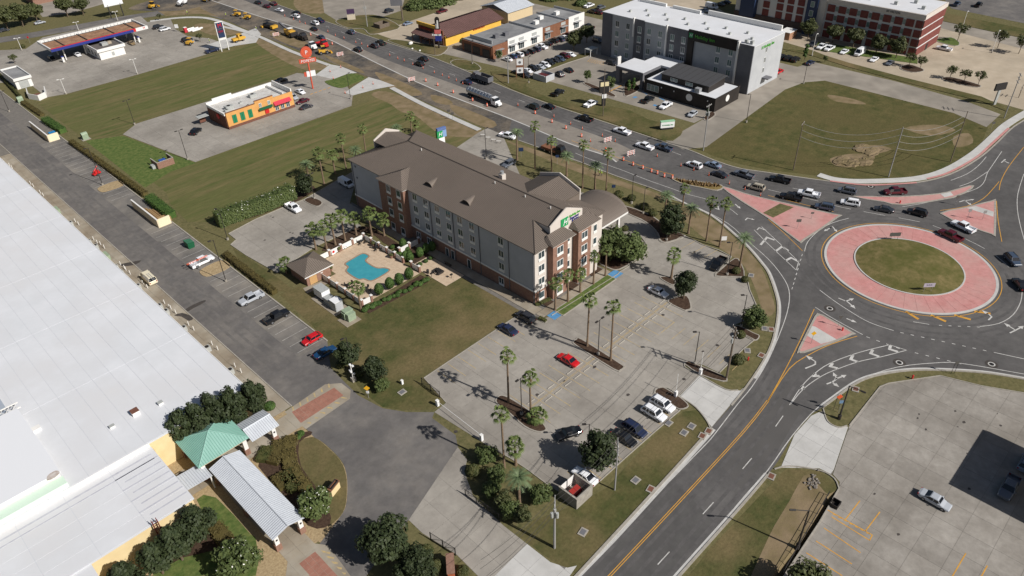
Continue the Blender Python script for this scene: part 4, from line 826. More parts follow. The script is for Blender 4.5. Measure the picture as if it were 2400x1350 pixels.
for i in range(12): x = 4.2-i*1.1; mb.tube((x,126.7,8.7),(x-1.1,128.25,8.7),.06,4); mb.tube((x,128.25,8.7),(x-1.1,126.7,8.7),.06,4)
obj('roof_truss', mb, m_wtrim, hi); obj('valley_roof', MB().box(-60,128.6,7.04,2.6,160,7.4),M('blue_grey_metal', ph(164,172,182),.5,spec=.4),hi)
obj('ochre_fascia', MB().box(-60,150.1,7.42,1.9,151,8.2),M('peach', ph(222,190,158),.8),hi)
obj('wall_pilaster', MB().box(16.3,103.0,0,16.75,104.2,5.7),m_cream, st)
for (k, x, y),(sx, sy, sz),mt in (((31,1260,1145),(1.2,1.2,.8),m_rbrick),((31,1493,1053),(.8,.7,.45),m_acgr),((31,1043,1270),(.8,.6,.4),m_acgr),((31,330,1300),(1.6,1.0,.5),m_wtrim)):
    c = Q(k, x, y,7.2); u = obj('roof_hatch', MB().box(c[0]-sx/2,c[1]-sy/2,7.03,c[0]+sx/2,c[1]+sy/2,7.03+sz),m_wtrim, st); obj('lid', MB().box(c[0]-sx/2-.05,c[1]-sy/2-.05,7.03+sz, c[0]+sx/2+.05,c[1]+sy/2+.05,7.09+sz),mt, u)
c = Q(41,490,415,8.8); mb = MB(); mb.prism(smooth([(c[0]-.9,c[1]-.3),(c[0],c[1]-.7),(c[0]+1.0,c[1]-.2),(c[0]+.7,c[1]+.7),(c[0]-.5,c[1]+.6)],3,True),8.802,8.806); o = obj('water_stain', mb, M('roof_stain', ph(172,154,142),.9,ph(206,200,194),1.6,0),hi); o['kind'] = 'stuff'
mb = MB(); c = Q(41,1425,840,6)
for dx in (-.35,.35):
    for dy in (0,.9): mb.tube((c[0]+dx,88.3-dy*.5,0),(c[0]+dx,88.3-dy*.5,7.3),.06,5)
for i in range(14): mb.tube((c[0]-.35,88.3,.5+i*.48),(c[0]+.35,88.3,.5+i*.48),.04,4)
obj('roof_ladder', mb, M('rusty_steel', ph(122,52,50),.8),st)
# AC units standing between the store wall and its sidewalk
ac = thing('air_conditioner', 'grey condenser unit on the store sidewalk behind white bollards', 'air conditioner',(0,0,.1),0,'condenser units along the store wall', local=True)
obj('cabinet', MB().box(-.55,-.55,0,.55,.55,1.15),m_acgr, ac); m = MB(); m.tube((0,0,1.15),(0,0,1.2),.42,12); obj('fan_grille', m, m_black, ac); m = MB(); m.box(.55,-.45,.2,.575,.45,1.0); obj('coil', m, m_dgrey, ac)
bl = tag(obm('bollard', MB().tube((0,0,0),(0,0,1.1),.08,7).mesh('bollard', m_wtrim)),'short white bollard guarding the store condenser units', 'bollard', 'white bollards along the store wall')
first = True; NA = 0
for k, x, y in ((21,40,195),(21,235,365),(21,325,450),(21,650,720),(21,820,890),(21,885,935),(21,1070,1125),(21,1120,1175),(21,1280,1305),(31,1480,140),(31,1540,190),(31,1705,345),(31,1925,530),(31,2140,740)):
    c = Q(k, x, y,1.1); o = ac if first else dup(ac); o.location = (c[0],c[1],.1); NA += 1; o['label'] = ORD[14-NA]+' grey condenser unit from the crosswalk along the store wall'
    b = bl if first else dup(bl); b.location = (c[0]+1.5,c[1]+1.1,.1); b2 = dup(bl); b2.location = (c[0]+1.5,c[1]-1.3,.1); first = False
for k, x, y, lb in ((21,510,605,'pale green transformer cabinet on the sidewalk beside the store'),(21,970,1030,'curved green metal duct hood on the sidewalk beside the store')):
    c = Q(k, x, y,1); t = thing('utility_cabinet', lb, 'cabinet',(c[0],c[1],.1),0,local=True); obj('cabinet', MB().box(-.9,-1.3,0,.9,1.3,1.2),m_acgn, t); obj('lid', MB().box(-.95,-1.35,1.2,.95,1.35,1.3),m_acgn, t)
# ------------------------------------------------------------------ entrance pavilion and covered walks
pvn = thing('pavilion', 'square pavilion with green hipped metal roof at the store entrance', 'pavilion',(24.8,100.3,0))
ap_ = (24.8,100.3,6.0); cs = [(20.2,95.8,4.0),(29.4,95.8,4.0),(29.4,104.8,4.0),(20.2,104.8,4.0)]
roofplane(pvn, [([cs[i],cs[(i+1) % 4],ap_],[(0,1,.4),(-1,0,.4),(0,-1,.4),(1,0,.4)][i]) for i in range(4)],m_teal, m_tseam,.42,t=.12)
mb = MB(); [mb.tube(c, ap_,.1,5) for c in cs]; obj('hip_cap', mb, m_teal, pvn)
for x, y in ((21,96.6),(28.6,96.6),(28.6,104),(21,104)):
    c = obj('pillar', MB().box(x-.35,y-.35,1.3,x+.35,y+.35,3.9),m_wtrim, pvn); obj('brick_foot', MB().box(x-.45,y-.45,0,x+.45,y+.45,1.3),m_brick, c)
obj('beam', MB().box(20.8,96.2,3.4,28.8,96.5,3.95),M('peach',(0,0,0)),pvn)
def gable_walk(label, x0,y0,x1,y1,axis, ez=3.5,rz=4.3,pill=()):
    c = ((x0+x1)/2,(y0+y1)/2,0); w = thing('covered_walk', label, 'covered walk', c)
    if axis == 'x': ym = c[1]; F = [([(x0,y0,ez),(x1,y0,ez),(x1,ym, rz),(x0,ym, rz)],(0,1,.3)),([(x0,ym, rz),(x1,ym, rz),(x1,y1,ez),(x0,y1,ez)],(0,1,-.3))]; rd = ((x0,ym, rz),(x1,ym, rz))
    else: xm = c[0]; F = [([(x0,y0,ez),(xm, y0,rz),(xm, y1,rz),(x0,y1,ez)],(1,0,.3)),([(xm, y0,rz),(x1,y0,ez),(x1,y1,ez),(xm, y1,rz)],(1,0,-.3))]; rd = ((xm, y0,rz),(xm, y1,rz))
    roofplane(w, F, m_silver, m_sseam,.4,t=.08,sh=.07); obj('ridge_cap', MB().tube((rd[0][0],rd[0][1],rd[0][2]+.05),(rd[1][0],rd[1][1],rd[1][2]+.05),.12,5),m_silver, w)
    for x, y in pill:
        p = obj('pillar', MB().box(x-.35,y-.35,1.3,x+.35,y+.35,ez-.1),m_wtrim, w); obj('brick_foot', MB().box(x-.48,y-.48,0,x+.48,y+.48,1.3),m_brick, p)
        for s, f in ((-.36,0),): obj('emblem', MB().tube((x, y-.36,2.4),(x, y-.39,2.4),.2,8),m_black, p)
    return w
gable_walk('short silver-roofed covered walk from the pavilion to the crosswalk',29.45,95.0,34.7,100.6,'x', pill=((33.6,95.6),(33.6,100)))
gable_walk('long silver-roofed covered walk running away from the pavilion',21.4,75.0,27.0,94.9,'y', pill=((22.1,75.8),(26.3,75.8),(22.1,85),(26.3,85),(22.1,94.2),(26.3,94.2)))
w = thing('lean_to_roof', 'low corrugated lean-to roof between store annexe and pavilion', 'roof',(18.5,95.5,0)); roofplane(w, [([(16.6,93.6,3.3),(21.3,93.6,3.05),(21.3,97.6,3.05),(16.6,97.6,3.3)],(0,1,0))],m_silver, m_sseam,.4,t=.06); obj('post', MB().box(20.9,93.8,0,21.1,94,3),m_wtrim, w)
t = thing('air_conditioner', 'beige condenser unit beside the lean-to roof and cream wall', 'air conditioner',(18.2,99.6,.05),.0,local=True); obj('cabinet', MB().box(-.8,-.5,0,.8,.5,1.3),m_side, t); obj('fan_grille', MB().tube((0,0,1.3),(0,0,1.36),.4,12),m_black, t)
# ------------------------------------------------------------------ pool house, pool, fence
ph_ = thing('pool_house', 'small brick pool house with hipped brown metal roof', 'pool house',(66.8,135,0))
obj('wall', MB().box(63.6,131.6,0,69.9,138.4,2.9),m_brick, ph_); obj('door', MB().box(64.3,131.5,.05,66.2,131.58,2.3),M('tan_door', ph(190,152,104),.7),ph_)
a_ = (66.8,135,4.9); cs = [(62.9,130.9,2.95),(70.6,130.9,2.95),(70.6,139.1,2.95),(62.9,139.1,2.95)]
roofplane(ph_, [([cs[i],cs[(i+1) % 4],a_],[(0,1,.5),(-1,0,.5),(0,-1,.5),(1,0,.5)][i]) for i in range(4)],m_broof, m_bseam,.45,t=.14)
obj('fascia', MB().box(62.9,130.82,2.72,70.6,130.88,2.95),m_wtrim, ph_)
dk = sheet('pool_deck', [(67.8,116.6),(84.2,116.6),(84.2,138.2),(70.8,138.2),(70.8,131),(67.8,131)],.03,m_joint); slabs(dk, [(67.8,116.6),(84.2,116.6),(84.2,138.2),(70.8,138.2),(70.8,131),(67.8,131)],1.8,.045,m_deck, 'paving_slab', ox=67.8,oy=116.6,gap=.01)
PL = smooth([(74.7,132.9),(77.5,133.3),(80.2,133.3),(80.5,131.2),(78.8,130.3),(78.5,127.8),(78.8,125.6),(79.9,124.5),(80.2,122.8),(77.5,122.3),(74.6,122.5),(74.0,124.4),(73.0,125.2),(72.8,128),(73.1,130.2),(74.4,131.2)],3,True)
mb = MB(); ribbon(mb, PL,.35,.05,.1,closed=True); 
pool = obj('swimming_pool', mb, m_tile); tag(pool, 'irregular turquoise swimming pool with brown tiled edge in the hotel pool yard', 'pool')
w = MB().poly([(x, y,.07) for x, y in (PL if area(PL) > 0 else PL[::-1])]); ORG[pool.name] = tuple(pool.location); obj('water', w, m_water, pool)
sheet('walk', SP([(710,676),(775,650),(778,660),(720,688)]),.03,m_side)
fence = thing('pool_fence', 'white panel pool fence between capped brick posts', 'fence',(76,127,0))
def frun(pts):
    for a, b in zip(pts, pts[1:]):
        l = math.hypot(b[0]-a[0],b[1]-a[1]); n = max(1,round(l/3.0)); 
        for i in range(n):
            p0 = (a[0]+(b[0]-a[0])*i/n, a[1]+(b[1]-a[1])*i/n); p1 = (a[0]+(b[0]-a[0])*(i+1)/n, a[1]+(b[1]-a[1])*(i+1)/n)
            m = MB(); d = math.hypot(p1[0]-p0[0],p1[1]-p0[1]); ux, uy = (p1[0]-p0[0])/d,(p1[1]-p0[1])/d
            f0 = (p0[0]+ux*.26,p0[1]+uy*.26); f1 = (p1[0]-ux*.26,p1[1]-uy*.26)
            ribbon(m, [f0,f1],.08,1.35,1.5); ribbon(m, [f0,f1],.08,.12,.25); ribbon(m, [f0,f1],.04,.25,1.35); obj('fence_panel', m, m_wtrim, fence)
            for p in ([p0] if i or a == pts[0] else [p0]) + ([p1] if i == n-1 and b == pts[-1] else []):
                c = obj('post', MB().box(p[0]-.25,p[1]-.25,0,p[0]+.25,p[1]+.25,1.7),m_brick, fence); obj('cap', MB().box(p[0]-.3,p[1]-.3,1.7,p[0]+.3,p[1]+.3,1.84),m_wtrim, c)
frun([(70.8,138.4),(84.3,138.4),(84.3,122.8)]); frun([(67.6,131.8),(67.6,116.3),(70.0,116.1)]); frun([(84.4,119.9),(84.4,117.0)]); frun([(86.2,126.6),(92.2,126.6)])
# poolside furniture
def small(name, label, cat, loc, parts, rz=0,group=None):
    t = thing(name, label, cat, loc, rz, group, local=True)
    for nm, m, mt in parts: obj(nm, m, mt, t)
    return t
def chairset(loc, label, mt):
    t = thing('patio_table', label, 'table', loc, random.random(),local=True); m = MB(); m.tube((0,0,.7),(0,0,.74),.55,12); obj('table_top', m, mt, t); obj('leg', MB().tube((0,0,0),(0,0,.7),.05,6),mt, t)
    return t
for px, py, lb in ((848,570,'dark patio table in the corner of the pool deck'),(885,584,'dark patio table beside the long pool fence'),(820,672,'dark patio table behind the fence palm'),(858,682,'dark patio table beside the topiary row')):
    c = S(px, py); chairset((c[0],c[1],.05),lb, m_dark)
    for a in range(4):
        an = a*1.57+.5; t = thing('patio_chair', 'dark mesh patio chair at a poolside table', 'chair',(c[0]+1.0*math.cos(an),c[1]+1.0*math.sin(an),.05),an+math.pi/2,'patio chairs round the poolside tables', local=True)
        obj('seat', MB().box(-.25,-.25,.4,.25,.25,.45),m_dark, t); obj('backrest', MB().box(-.25,-.28,.45,.25,-.24,.95),m_dark, t)
        for sx in (-.22,.22):
            for sy in (-.22,.22): obj('leg', MB().box(sx-.02,sy-.02,0,sx+.02,sy+.02,.4),m_dark, t)
for px, py, lb in ((796,590,'terracotta planter beside the red and white lifesaver board'),(876,578,'terracotta planter against the pool fence posts'),(918,605,'terracotta planter near the pool shower corner'),(776,635,'dark planter at the pool house corner')):
    c = S(px, py); small('planter', lb, 'planter',(c[0],c[1],.04),[('pot', MB().tube((0,0,0),(0,0,.7),.3,10,r1=.45),m_brick),('plant', MB().ball((0,0,1.0),.5,.5,.45,8,5,noise=.25),lf_hedge)])
c = S(781,596); small('lifesaver_board', 'red and white safety board leaning on the pool fence', 'safety board',(c[0],c[1]-.3,.04),[('board', MB().box(-.5,-.05,.1,.5,.05,1.4),m_white),('ring', MB().tube((0,-.06,.85),(0,-.1,.85),.35,12),m_red)])
c = S(804,579); small('life_ring', 'white life ring hung on the pool fence panel', 'life ring',(c[0],138.25,.6),[('ring', ribbon(MB(),[(.35*math.cos(i*.52),.35*math.sin(i*.52)) for i in range(12)],.12,0,.1,closed=True),m_white)]).rotation_euler = (math.pi/2,0,0)
c = Q(22,1700,1190); t = small('picnic_table', 'dark slatted picnic table on the hotel patio', 'table',(c[0],c[1],.09),[],1.57)
for i in range(5): obj('plank', MB().box(-1.1,-.42+i*.17,.72,1.1,-.27+i*.17,.77),m_dark, t)
for s in (-1,1): obj('bench_seat', MB().box(-1.1,s*.8-.14,.42,1.1,s*.8+.14,.47),m_dark, t); obj('leg', MB().box(s*.8-.05,-.8,0,s*.8+.05,.8,.7),m_dark, t)
c = Q(22,1790,1120); t = small('park_bench', 'dark bench on the shaded hotel patio', 'bench',(c[0],c[1],.09),[('seat', MB().box(-1,-.25,.4,1,.25,.46),m_dark),('backrest', MB().box(-1,.25,.46,1,.3,.9),m_dark)],1.57); [obj('leg', MB().box(s*.8-.05,-.25,0,s*.8+.05,.25,.4),m_dark, t) for s in (-1,1)]
for k, x, y, lb in ((22,1635,1230,'charcoal grill on a post at the patio edge by the shrubs'),(22,1820,1240,'charcoal grill on a post at the patio corner by the lawn')):
    c = Q(k, x, y); small('grill', lb, 'grill',(c[0],c[1],.05),[('post', MB().tube((0,0,0),(0,0,.9),.05,6),m_dark),('firebox', MB().box(-.3,-.2,.9,.3,.2,1.15),m_black)])
c = Q(22,1600,1195); small('trash_bin', 'dark slatted trash bin between patio and shrubs', 'bin',(c[0],c[1],.05),[('body', MB().tube((0,0,0),(0,0,.95),.32,10),m_dark),('lid', MB().tube((0,0,.95),(0,0,1.1),.34,10,r1=.2),m_black)])
# utility boxes on the lawn beside the pool fence
pd = obj('equipment_pad', MB().box(61.4,117.6,0,65.2,127,.1),m_side); pd['kind'] = 'structure'
small('generator', 'white boxy generator cabinet on the pad beside the pool yard', 'generator',(63.6,125.6,.1),[('base', MB().box(-1.0,-1.6,0,1.0,1.6,.5),m_dark),('housing', MB().box(-1.05,-1.65,.5,1.05,1.65,2.4),m_white),('roof', MB().box(-1.1,-1.7,2.4,1.1,1.7,2.5),m_acgr)])
small('switchgear', 'low grey switchgear cabinet between generator and pale blue cabinet', 'cabinet',(63.4,122.2,.1),[('housing', MB().box(-.9,-1.3,0,.9,1.3,1.5),m_acgr),('lid', MB().box(-.95,-1.35,1.5,.95,1.35,1.58),m_acgr)])
small('switchgear', 'tall pale blue-grey electrical cabinet on the pool yard pad', 'cabinet',(63.3,119.6,.1),[('housing', MB().box(-.95,-1.1,0,.95,1.1,2.3),m_acgr),('lid', MB().box(-1.0,-1.15,2.3,1.0,1.15,2.4),m_white),('door', MB().box(-.8,-1.14,.2,.8,-1.1,2.1),m_stucco2)])
pd = obj('equipment_pad', MB().box(60.9,112.6,0,64.6,116.2,.1),m_side); pd['kind'] = 'structure'
small('transformer', 'olive green pad transformer with finned cooling side on the lawn', 'transformer',(63.1,114.6,.1),[('tank', MB().box(-1.0,-.1,0,1.0,1.3,2.0),m_acgn),('cabinet', MB().box(-.95,-1.0,0,.95,-.15,1.8),m_acgn),('lid', MB().box(-1.05,-.15,2.0,1.05,1.35,2.1),m_acgn)]+[('cooling_fin', MB().box(-1.25,.0+i*.2,.3,-1.0,.06+i*.2,1.8),m_acgn) for i in range(6)])
# ------------------------------------------------------------------ fried chicken restaurant
pr = thing('restaurant', 'orange stucco chicken restaurant with green shutters and white flat roof', 'restaurant',(107,232,0))
obj('wall', MB().box(94.8,226.0,.0,119.4,238.4,4.6),m_rbrick, pr)
b = MB(); b.box(95.0,225.6,.9,119.5,226.0,5.5); b.box(105.4,225.55,5.5,112.2,226.0,6.3); obj('front_wall', b, m_orange, pr); obj('brick_base', MB().box(94.9,225.5,0,119.6,226.0,.9),m_rbrick, pr)
obj('roof', MB().box(95.0,226.05,4.6,119.2,238.2,4.75),M('worn_white_roof', ph(206,204,200),.85,ph(182,178,172),.5,0),pr)
b = MB(); b.box(94.7,238.0,4.6,119.4,238.5,5.8); b.box(94.6,226.05,4.6,95.0,238.0,5.4); b.box(119.2,226.05,4.6,119.6,238.0,6.4); b.box(97,238.0,5.8,104,238.4,6.5); obj('parapet', b, m_wtrim, pr)
obj('roof_well', MB().box(116.6,227,4.75,117.0,237.5,5.6),m_wtrim, pr); obj('front_coping', MB().box(94.95,225.5,5.5,105.4,226.05,5.62),m_brown, pr); obj('front_coping', MB().box(105.35,225.45,6.3,112.25,226.05,6.42),m_brown, pr)
for x in (97.6,100.4,103.2):
    s = obj('shutter', MB().box(x-.75,225.48,1.6,x+.75,225.59,4.3),m_green_sh, pr); obj('rail', MB().box(x-.05,225.44,1.6,x+.05,225.48,4.3),m_dkgn, s)
for x in (107.2,110.4): window(pr, x,225.55,4.5,.8,1.2,'-y',0,m_glassg)
m = MB(); m.add([(111.9,225.6,4.1),(118.2,225.6,4.1),(118.2,224.4,3.1),(111.9,224.4,3.1)],[(3,2,1,0)]); m.add([(111.9,225.6,4.1),(111.9,224.4,3.1),(111.9,225.6,3.1)],[(0,1,2)]); m.add([(118.2,225.6,4.1),(118.2,224.4,3.1),(118.2,225.6,3.1)],[(0,2,1)]); obj('awning', m, m_redaw, pr)
m = MB(); m.box(106.2,224.8,3.0,111.2,225.55,3.1); m.box(106.2,224.8,3.1,111.2,224.86,3.9); obj('balcony', m, m_dkgn, pr)
for x in (112.9,115.0,117.1): window(pr, x,225.55,1.9,1.2,1.7,'-y',0)
obj('drive_window', MB().box(108.4,225.3,1.2,109.8,225.6,2.4),m_red, pr)
for x, y, s in ((98.5,230,1.3),(97.0,228.6,.8),(109,233.4,1.2),(103.5,231.5,.5),(104,227.5,.5)):
    u = obj('rooftop_unit', MB().box(x-s, y-s*.7,4.75,x+s, y+s*.7,4.75+s*.9),m_acgr, pr); obj('fan_grille', MB().tube((x, y,4.75+s*.9),(x, y,4.82+s*.9),s*.45,10),m_black, u)
obj('rear_sign_disc', MB().tube((94.75,231.0,3.2),(94.55,231.0,3.2),.9,14),m_red, pr)
mo = Q(11,1900,1150); t = thing('menu_canopy', 'small drive-through canopy and menu board behind the orange restaurant', 'canopy',(mo[0],mo[1],.04),0,local=True)
obj('roof', MB().box(-1.8,-1.2,2.5,1.8,1.2,2.65),m_acgr, t); [obj('post', MB().box(x-.06,-.06,0,x+.06,.06,2.5),m_dark, t) for x in (-1.2,1.2)]; obj('menu_board', MB().box(-1.0,.3,.4,1.0,.42,1.9),m_rbrick, t)
# its pole sign
c = Q(12,530,825); t = thing('pole_sign', 'tall red pole sign with round P disc and POPEYES banner', 'sign',(c[0],c[1],0),math.atan2(.2,1)-.0,local=True)
obj('pole', MB().tube((0,0,0),(0,0,11.2),.3,10),m_sred, t)
d = obj('disc', MB().tube((0,-.35,13.2),(0,.35,13.2),2.0,28),m_sred, t); obj('disc_ring', ribbon(MB(),[(1.28*math.cos(i*.2618),1.28*math.sin(i*.2618)) for i in range(24)],.2,0,.05,closed=True),m_org, d)
d.children[0].matrix_local = Matrix.Translation((0,-.36,13.2)) @ Matrix.Rotation(math.pi/2,4,'X')
lettering(t, 'P',1.9,(0,-.42,13.2),'-y', m_white,.03)
bn = obj('banner', MB().box(-3.0,-.3,9.6,3.0,.3,11.0),m_sred, t); lettering(t, 'POPEYES',1.25,(0,-.36,10.3),'-y', m_white,.03,.1)
obj('reader_board', MB().box(-1.2,-.25,4.6,1.9,.25,6.5),m_white, t); obj('reader_back', MB().box(-2.1,-.2,4.8,-1.25,.2,6.3),m_sred, t)
t.rotation_euler = (0,0,-.35)
# ------------------------------------------------------------------ petrol station
gs = thing('fuel_canopy', 'long striped fuel canopy with blue and white fascia over the pumps', 'canopy',(99.5,345.5,0))
obj('deck', MB().box(80.4,338,5.2,118.6,353.1,5.4),m_dark, gs)
for i in range(9): y = 338.9+i*1.42; obj('deck_panel', MB().box(80.7,y,5.4,118.3,y+.5,5.62),M('rusty_deck', ph(160,124,98),.85,ph(126,96,76),.4,0,rnd=.06),gs)
for x in (86,95,106,114.5): obj('cross_beam', MB().box(x-.2,338.1,5.62,x+.2,352,5.85),m_dark, gs)
for i in range(25): x = 81+i*1.5; obj('fascia_panel', MB().box(x,352.6,5.4,x+1.35,352.9,6.2),m_wtrim, gs)
b = MB(); b.box(80.0,337.5,5.1,113.0,338.0,6.15); obj('blue_fascia', b, m_blue, gs); obj('red_stripe', MB().box(80.0,337.46,6.15,113.0,338.02,6.3),m_red, gs); obj('white_fascia', MB().box(114.0,337.46,5.05,119.1,338.02,6.3),m_wtrim, gs); obj('red_slash', MB().box(113.0,337.47,5.1,114.0,338.0,6.3),m_red, gs)
b = MB(); b.box(80.0,353.1,5.1,119.0,353.5,6.25); b.box(118.6,338.0,5.1,119.0,353.1,6.25); b.box(80.0,338.0,5.1,80.4,353.1,6.2); obj('fascia', b, m_wtrim, gs); lettering(gs, 'M',1.3,(117.4,337.42,5.7),'-y', m_red,.03)
for x, y in ((85,341),(85,350),(93.2,341.5),(106,341.5),(113.5,341),(113.5,350)): obj('column', MB().box(x-.2,y-.2,0,x+.2,y+.2,5.2),m_wtrim, gs)
for x, y, lb in ((83.2,338.6,'white fuel dispenser at the column under the canopy beside the car wash side'),(114.4,339.2,'white fuel dispenser under the canopy end with the red M')):
    t = small('fuel_pump', lb, 'fuel pump',(x, y,.04),[('island', MB().box(-.5,-1.4,0,.5,1.2,.15),m_kerb),('cabinet', MB().box(-.35,-.5,.15,.35,.5,2.1),m_wtrim),('header', MB().box(-.38,-.53,2.1,.38,.53,2.4),m_blue)])
t = thing('shop', 'white flat-roofed fuel station shop under the striped canopy', 'shop',(99.2,335,0)); obj('wall', MB().box(94.2,328.7,0,104.2,344,3.2),m_wtrim, t); b = MB(); b.box(93.6,328.2,3.2,104.8,328.5,4.4); b.box(93.6,328.5,3.2,93.9,344.3,4.4); b.box(104.5,328.5,3.2,104.8,344.3,4.4); b.box(93.9,344,3.2,104.5,344.3,4.4); obj('parapet', b, m_wtrim, t); obj('roof', MB().box(93.9,328.5,3.3,104.5,344,3.6),M('tar_roof', ph(112,106,102),.9,ph(92,86,82),.6,0),t)
for y in (333,336.5,340): window(t,94.18,y,1.7,1.8,1.6,'-x',0)
obj('rooftop_unit', MB().box(98,334,3.6,100.4,336.4,4.7),m_acgr, t); obj('rooftop_unit', MB().box(100.8,335,3.6,102.2,336.4,4.5),m_tan, t); obj('meter_box', MB().box(99,328.55,.8,100,328.7,2.2),m_acgr, t)
t = thing('car_wash', 'white car wash bay with grey flat roof and roller door', 'car wash',(62.8,327,0)); obj('wall', MB().box(60.2,320.2,0,65.8,335,3.2),m_wtrim, t); b = MB(); b.box(59.9,319.6,3.2,66.1,319.9,4.2); b.box(59.9,319.9,3.2,60.2,335.3,4.2); b.box(65.8,319.9,3.2,66.1,335.3,4.2); b.box(60.2,335,3.2,65.8,335.3,4.2); obj('parapet', b, m_wtrim, t); obj('roof', MB().box(60.2,319.9,3.5,65.8,335,3.7),m_ltroof, t); obj('roller_door', MB().box(61.4,320.1,.05,64.6,320.18,2.8),m_acgr, t)
t = thing('bin_enclosure', 'white angled-wall bin enclosure beside the car wash', 'enclosure',(62.5,304.5,0)); b = MB(); ribbon(b, SP([(66,218),(69,232),(93,236),(110,228),(108,214)]),.2,0,2.0); obj('wall', b, m_wtrim, t); obj('bin', MB().box(61.2,304.2,0,63.6,306,1.5),m_rbrick, t)
def lamp2(px, top, label, mt=m_pole, arm=.9,twin=True, base=True, ang=0.0,group=None, h=None):
    c = S(*px); h = h or max(4,hgt(px, top)); t = thing('lamp_post', label, 'lamp',(c[0],c[1],0),ang, group, local=True)
    obj('pole', MB().tube((0,0,0),(0,0,h),.1,7,r1=.07),mt, t)
    if base: obj('footing', MB().tube((0,0,0),(0,0,.6),.3,8),m_kerb, t)
    for s in ((-1,1) if twin else (1,)):
        a = obj('arm', MB().tube((0,0,h-.1),(s*arm,0,h),.045,5),mt, t); obj('lamp_head', MB().box(s*arm-.35,-.18,h-.05,s*arm+.35,.18,h+.12),mt, a)
    return t
for k, b_, t_, lb in ((11,(205,470),(170,350),'white twin-headed lamp post at the forecourt corner by the stop sign'),(11,(615,875),(560,740),'white twin-headed lamp post on the mown field edge beside the bin enclosure'),(11,(1280,690),(1235,550),'white twin-headed lamp post on the forecourt edge facing the shop'),(11,(735,290),(733,225),'white twin-headed lamp post behind the striped fuel canopy'),(11,(1095,190),(1085,150),'white twin-headed lamp post between billboard and fuel canopy')):
    lamp2(q(k, *b_),q(k, *t_),lb, m_wtrim, ang=-.3)
t = thing('pylon_sign', 'tall two-legged blue and white fuel price sign with red M', 'sign',(*Q(11,2098,472),0),-.1,local=True)
for x in (-1.5,1.5): obj('leg', MB().box(x-.15,-.15,0,x+.15,.15,11),m_wtrim, t)
for z0,z1,mt in ((9.0,11.4,m_navy),(7.2,8.7,m_navy),(5.5,7.0,m_navy),(4.5,5.3,m_wtrim)): obj('sign_panel', MB().box(-1.35,-.25,z0,1.35,.25,z1),mt, t)
obj('sign_frame', MB().box(-1.66,-.2,11.4,1.66,.2,11.7),m_wtrim, t); lettering(t, 'M',2.2,(0,-.3,10.2),'-y', m_red,.04); obj('price_bar', MB().box(-1.0,-.3,7.5,1.0,-.26,8.3),M('price_red', ph(120,40,60),.5),t)
t = thing('billboard', 'white roadside billboard on two dark steel legs', 'billboard',(*S(276,40),0),-.05,local=True)
for x in (-2.8,2.8): obj('leg', MB().box(x-.2,-.2,0,x+.2,.2,6),m_dark, t)
obj('panel', MB().box(-4.2,-.2,5.5,4.2,.2,10.5),m_white, t); obj('frame', MB().box(-4.3,-.25,5.3,4.3,.25,5.5),m_acgr, t)
# ------------------------------------------------------------------ Holiday Inn across the highway
h2 = thing('hotel', 'five-storey grey and white hotel with white flat roof behind the dark restaurant block', 'hotel',(237,147,0))
obj('wall', MB().box(227.3,115.7,0,247.6,178.6,16.0),m_stucco2,h2); obj('roof', MB().box(227.0,115.5,16.0,247.9,178.8,16.25),m_wroof, h2)
for bb in ((226.9,115.6,0,227.3,121.0,16.3),(226.95,140.6,0,227.3,149.3,16.5),(226.95,159.4,0,227.3,163.7,16.4),(226.95,174.2,0,227.3,178.6,16.1)): obj('dark_wall_strip', MB().box(*bb),m_dgrey, h2)
for bb in ((226.4,120.9,2,227.3,121.5,17.0),(226.4,149.3,5,227.3,149.8,16.9),(226.4,163.7,10,227.3,164.2,16.8)): obj('white_fin', MB().box(*bb),m_wtrim, h2)
b = MB(); b.box(226.6,138.3,2,227.3,140.6,17.1); b.box(226.6,121.5,13.6,227.3,138.3,17.1); obj('black_frame', b, m_black, h2)
sg = obj('sign_box', MB().box(226.5,138.6,14.6,226.58,140.2,16.2),M('sign_green',(0,0,0)),h2); lettering(h2,'H',1.5,(226.44,139.4,15.4),'-x', m_white,.03,.3); lettering(h2,'Holiday Inn',1.7,(226.5,133.9,15.3),'-x', M('sign_lime',(0,0,0)),.05)
lettering(h2,'H Holiday Inn',1.5,(236.5,115.6,14.4),'-y', M('sign_lime',(0,0,0)),.05)
for y in (171.7,166.8,157.3,152.5,128.7,123.9):
    for z in ((13,9.4,5.8,2.2) if y > 140 else (12.5,9,5.5)): window(h2,227.28,y, z,1.5,1.9,'-x',.4,random.choice([m_glass, m_glassg, m_glassg, m_glassg]))
for y in (161.3,147.1,142.4):
    for z in (13,9.5,6): window(h2,226.93,y, z,1.5,1.9,'-x',.4,random.choice([m_glass, m_glassg, m_glassg]))
for z in (13,9.5,6): window(h2,236.0,115.68,z,.9,1.6,'-y',0)
b = MB(); b.box(247.2,117,16.25,247.9,146,18.0); b.box(246.6,149,16.25,247.4,161,17.3); b.box(246.6,164,16.25,247.4,176,17.3); obj('rear_parapet', b, m_wtrim, h2); obj('entry_canopy', MB().box(236,113.4,3.0,239,115.7,3.4),m_dgrey, h2)
for i in range(13): x = 233+(i % 2)*4.5; y = 120+i*4.2; u = obj('rooftop_unit', MB().box(x-.4,y-.4,16.25,x+.4,y+.4,17.0),m_acgr, h2)
for y in (117.5,119.5): obj('rooftop_unit', MB().box(228.2,y-.5,16.25,229.3,y+.5,17.4),m_acgr, h2)
bx = thing('restaurant', 'low black-clad restaurant block with white roof in front of the grey hotel', 'restaurant',(214,130,0))
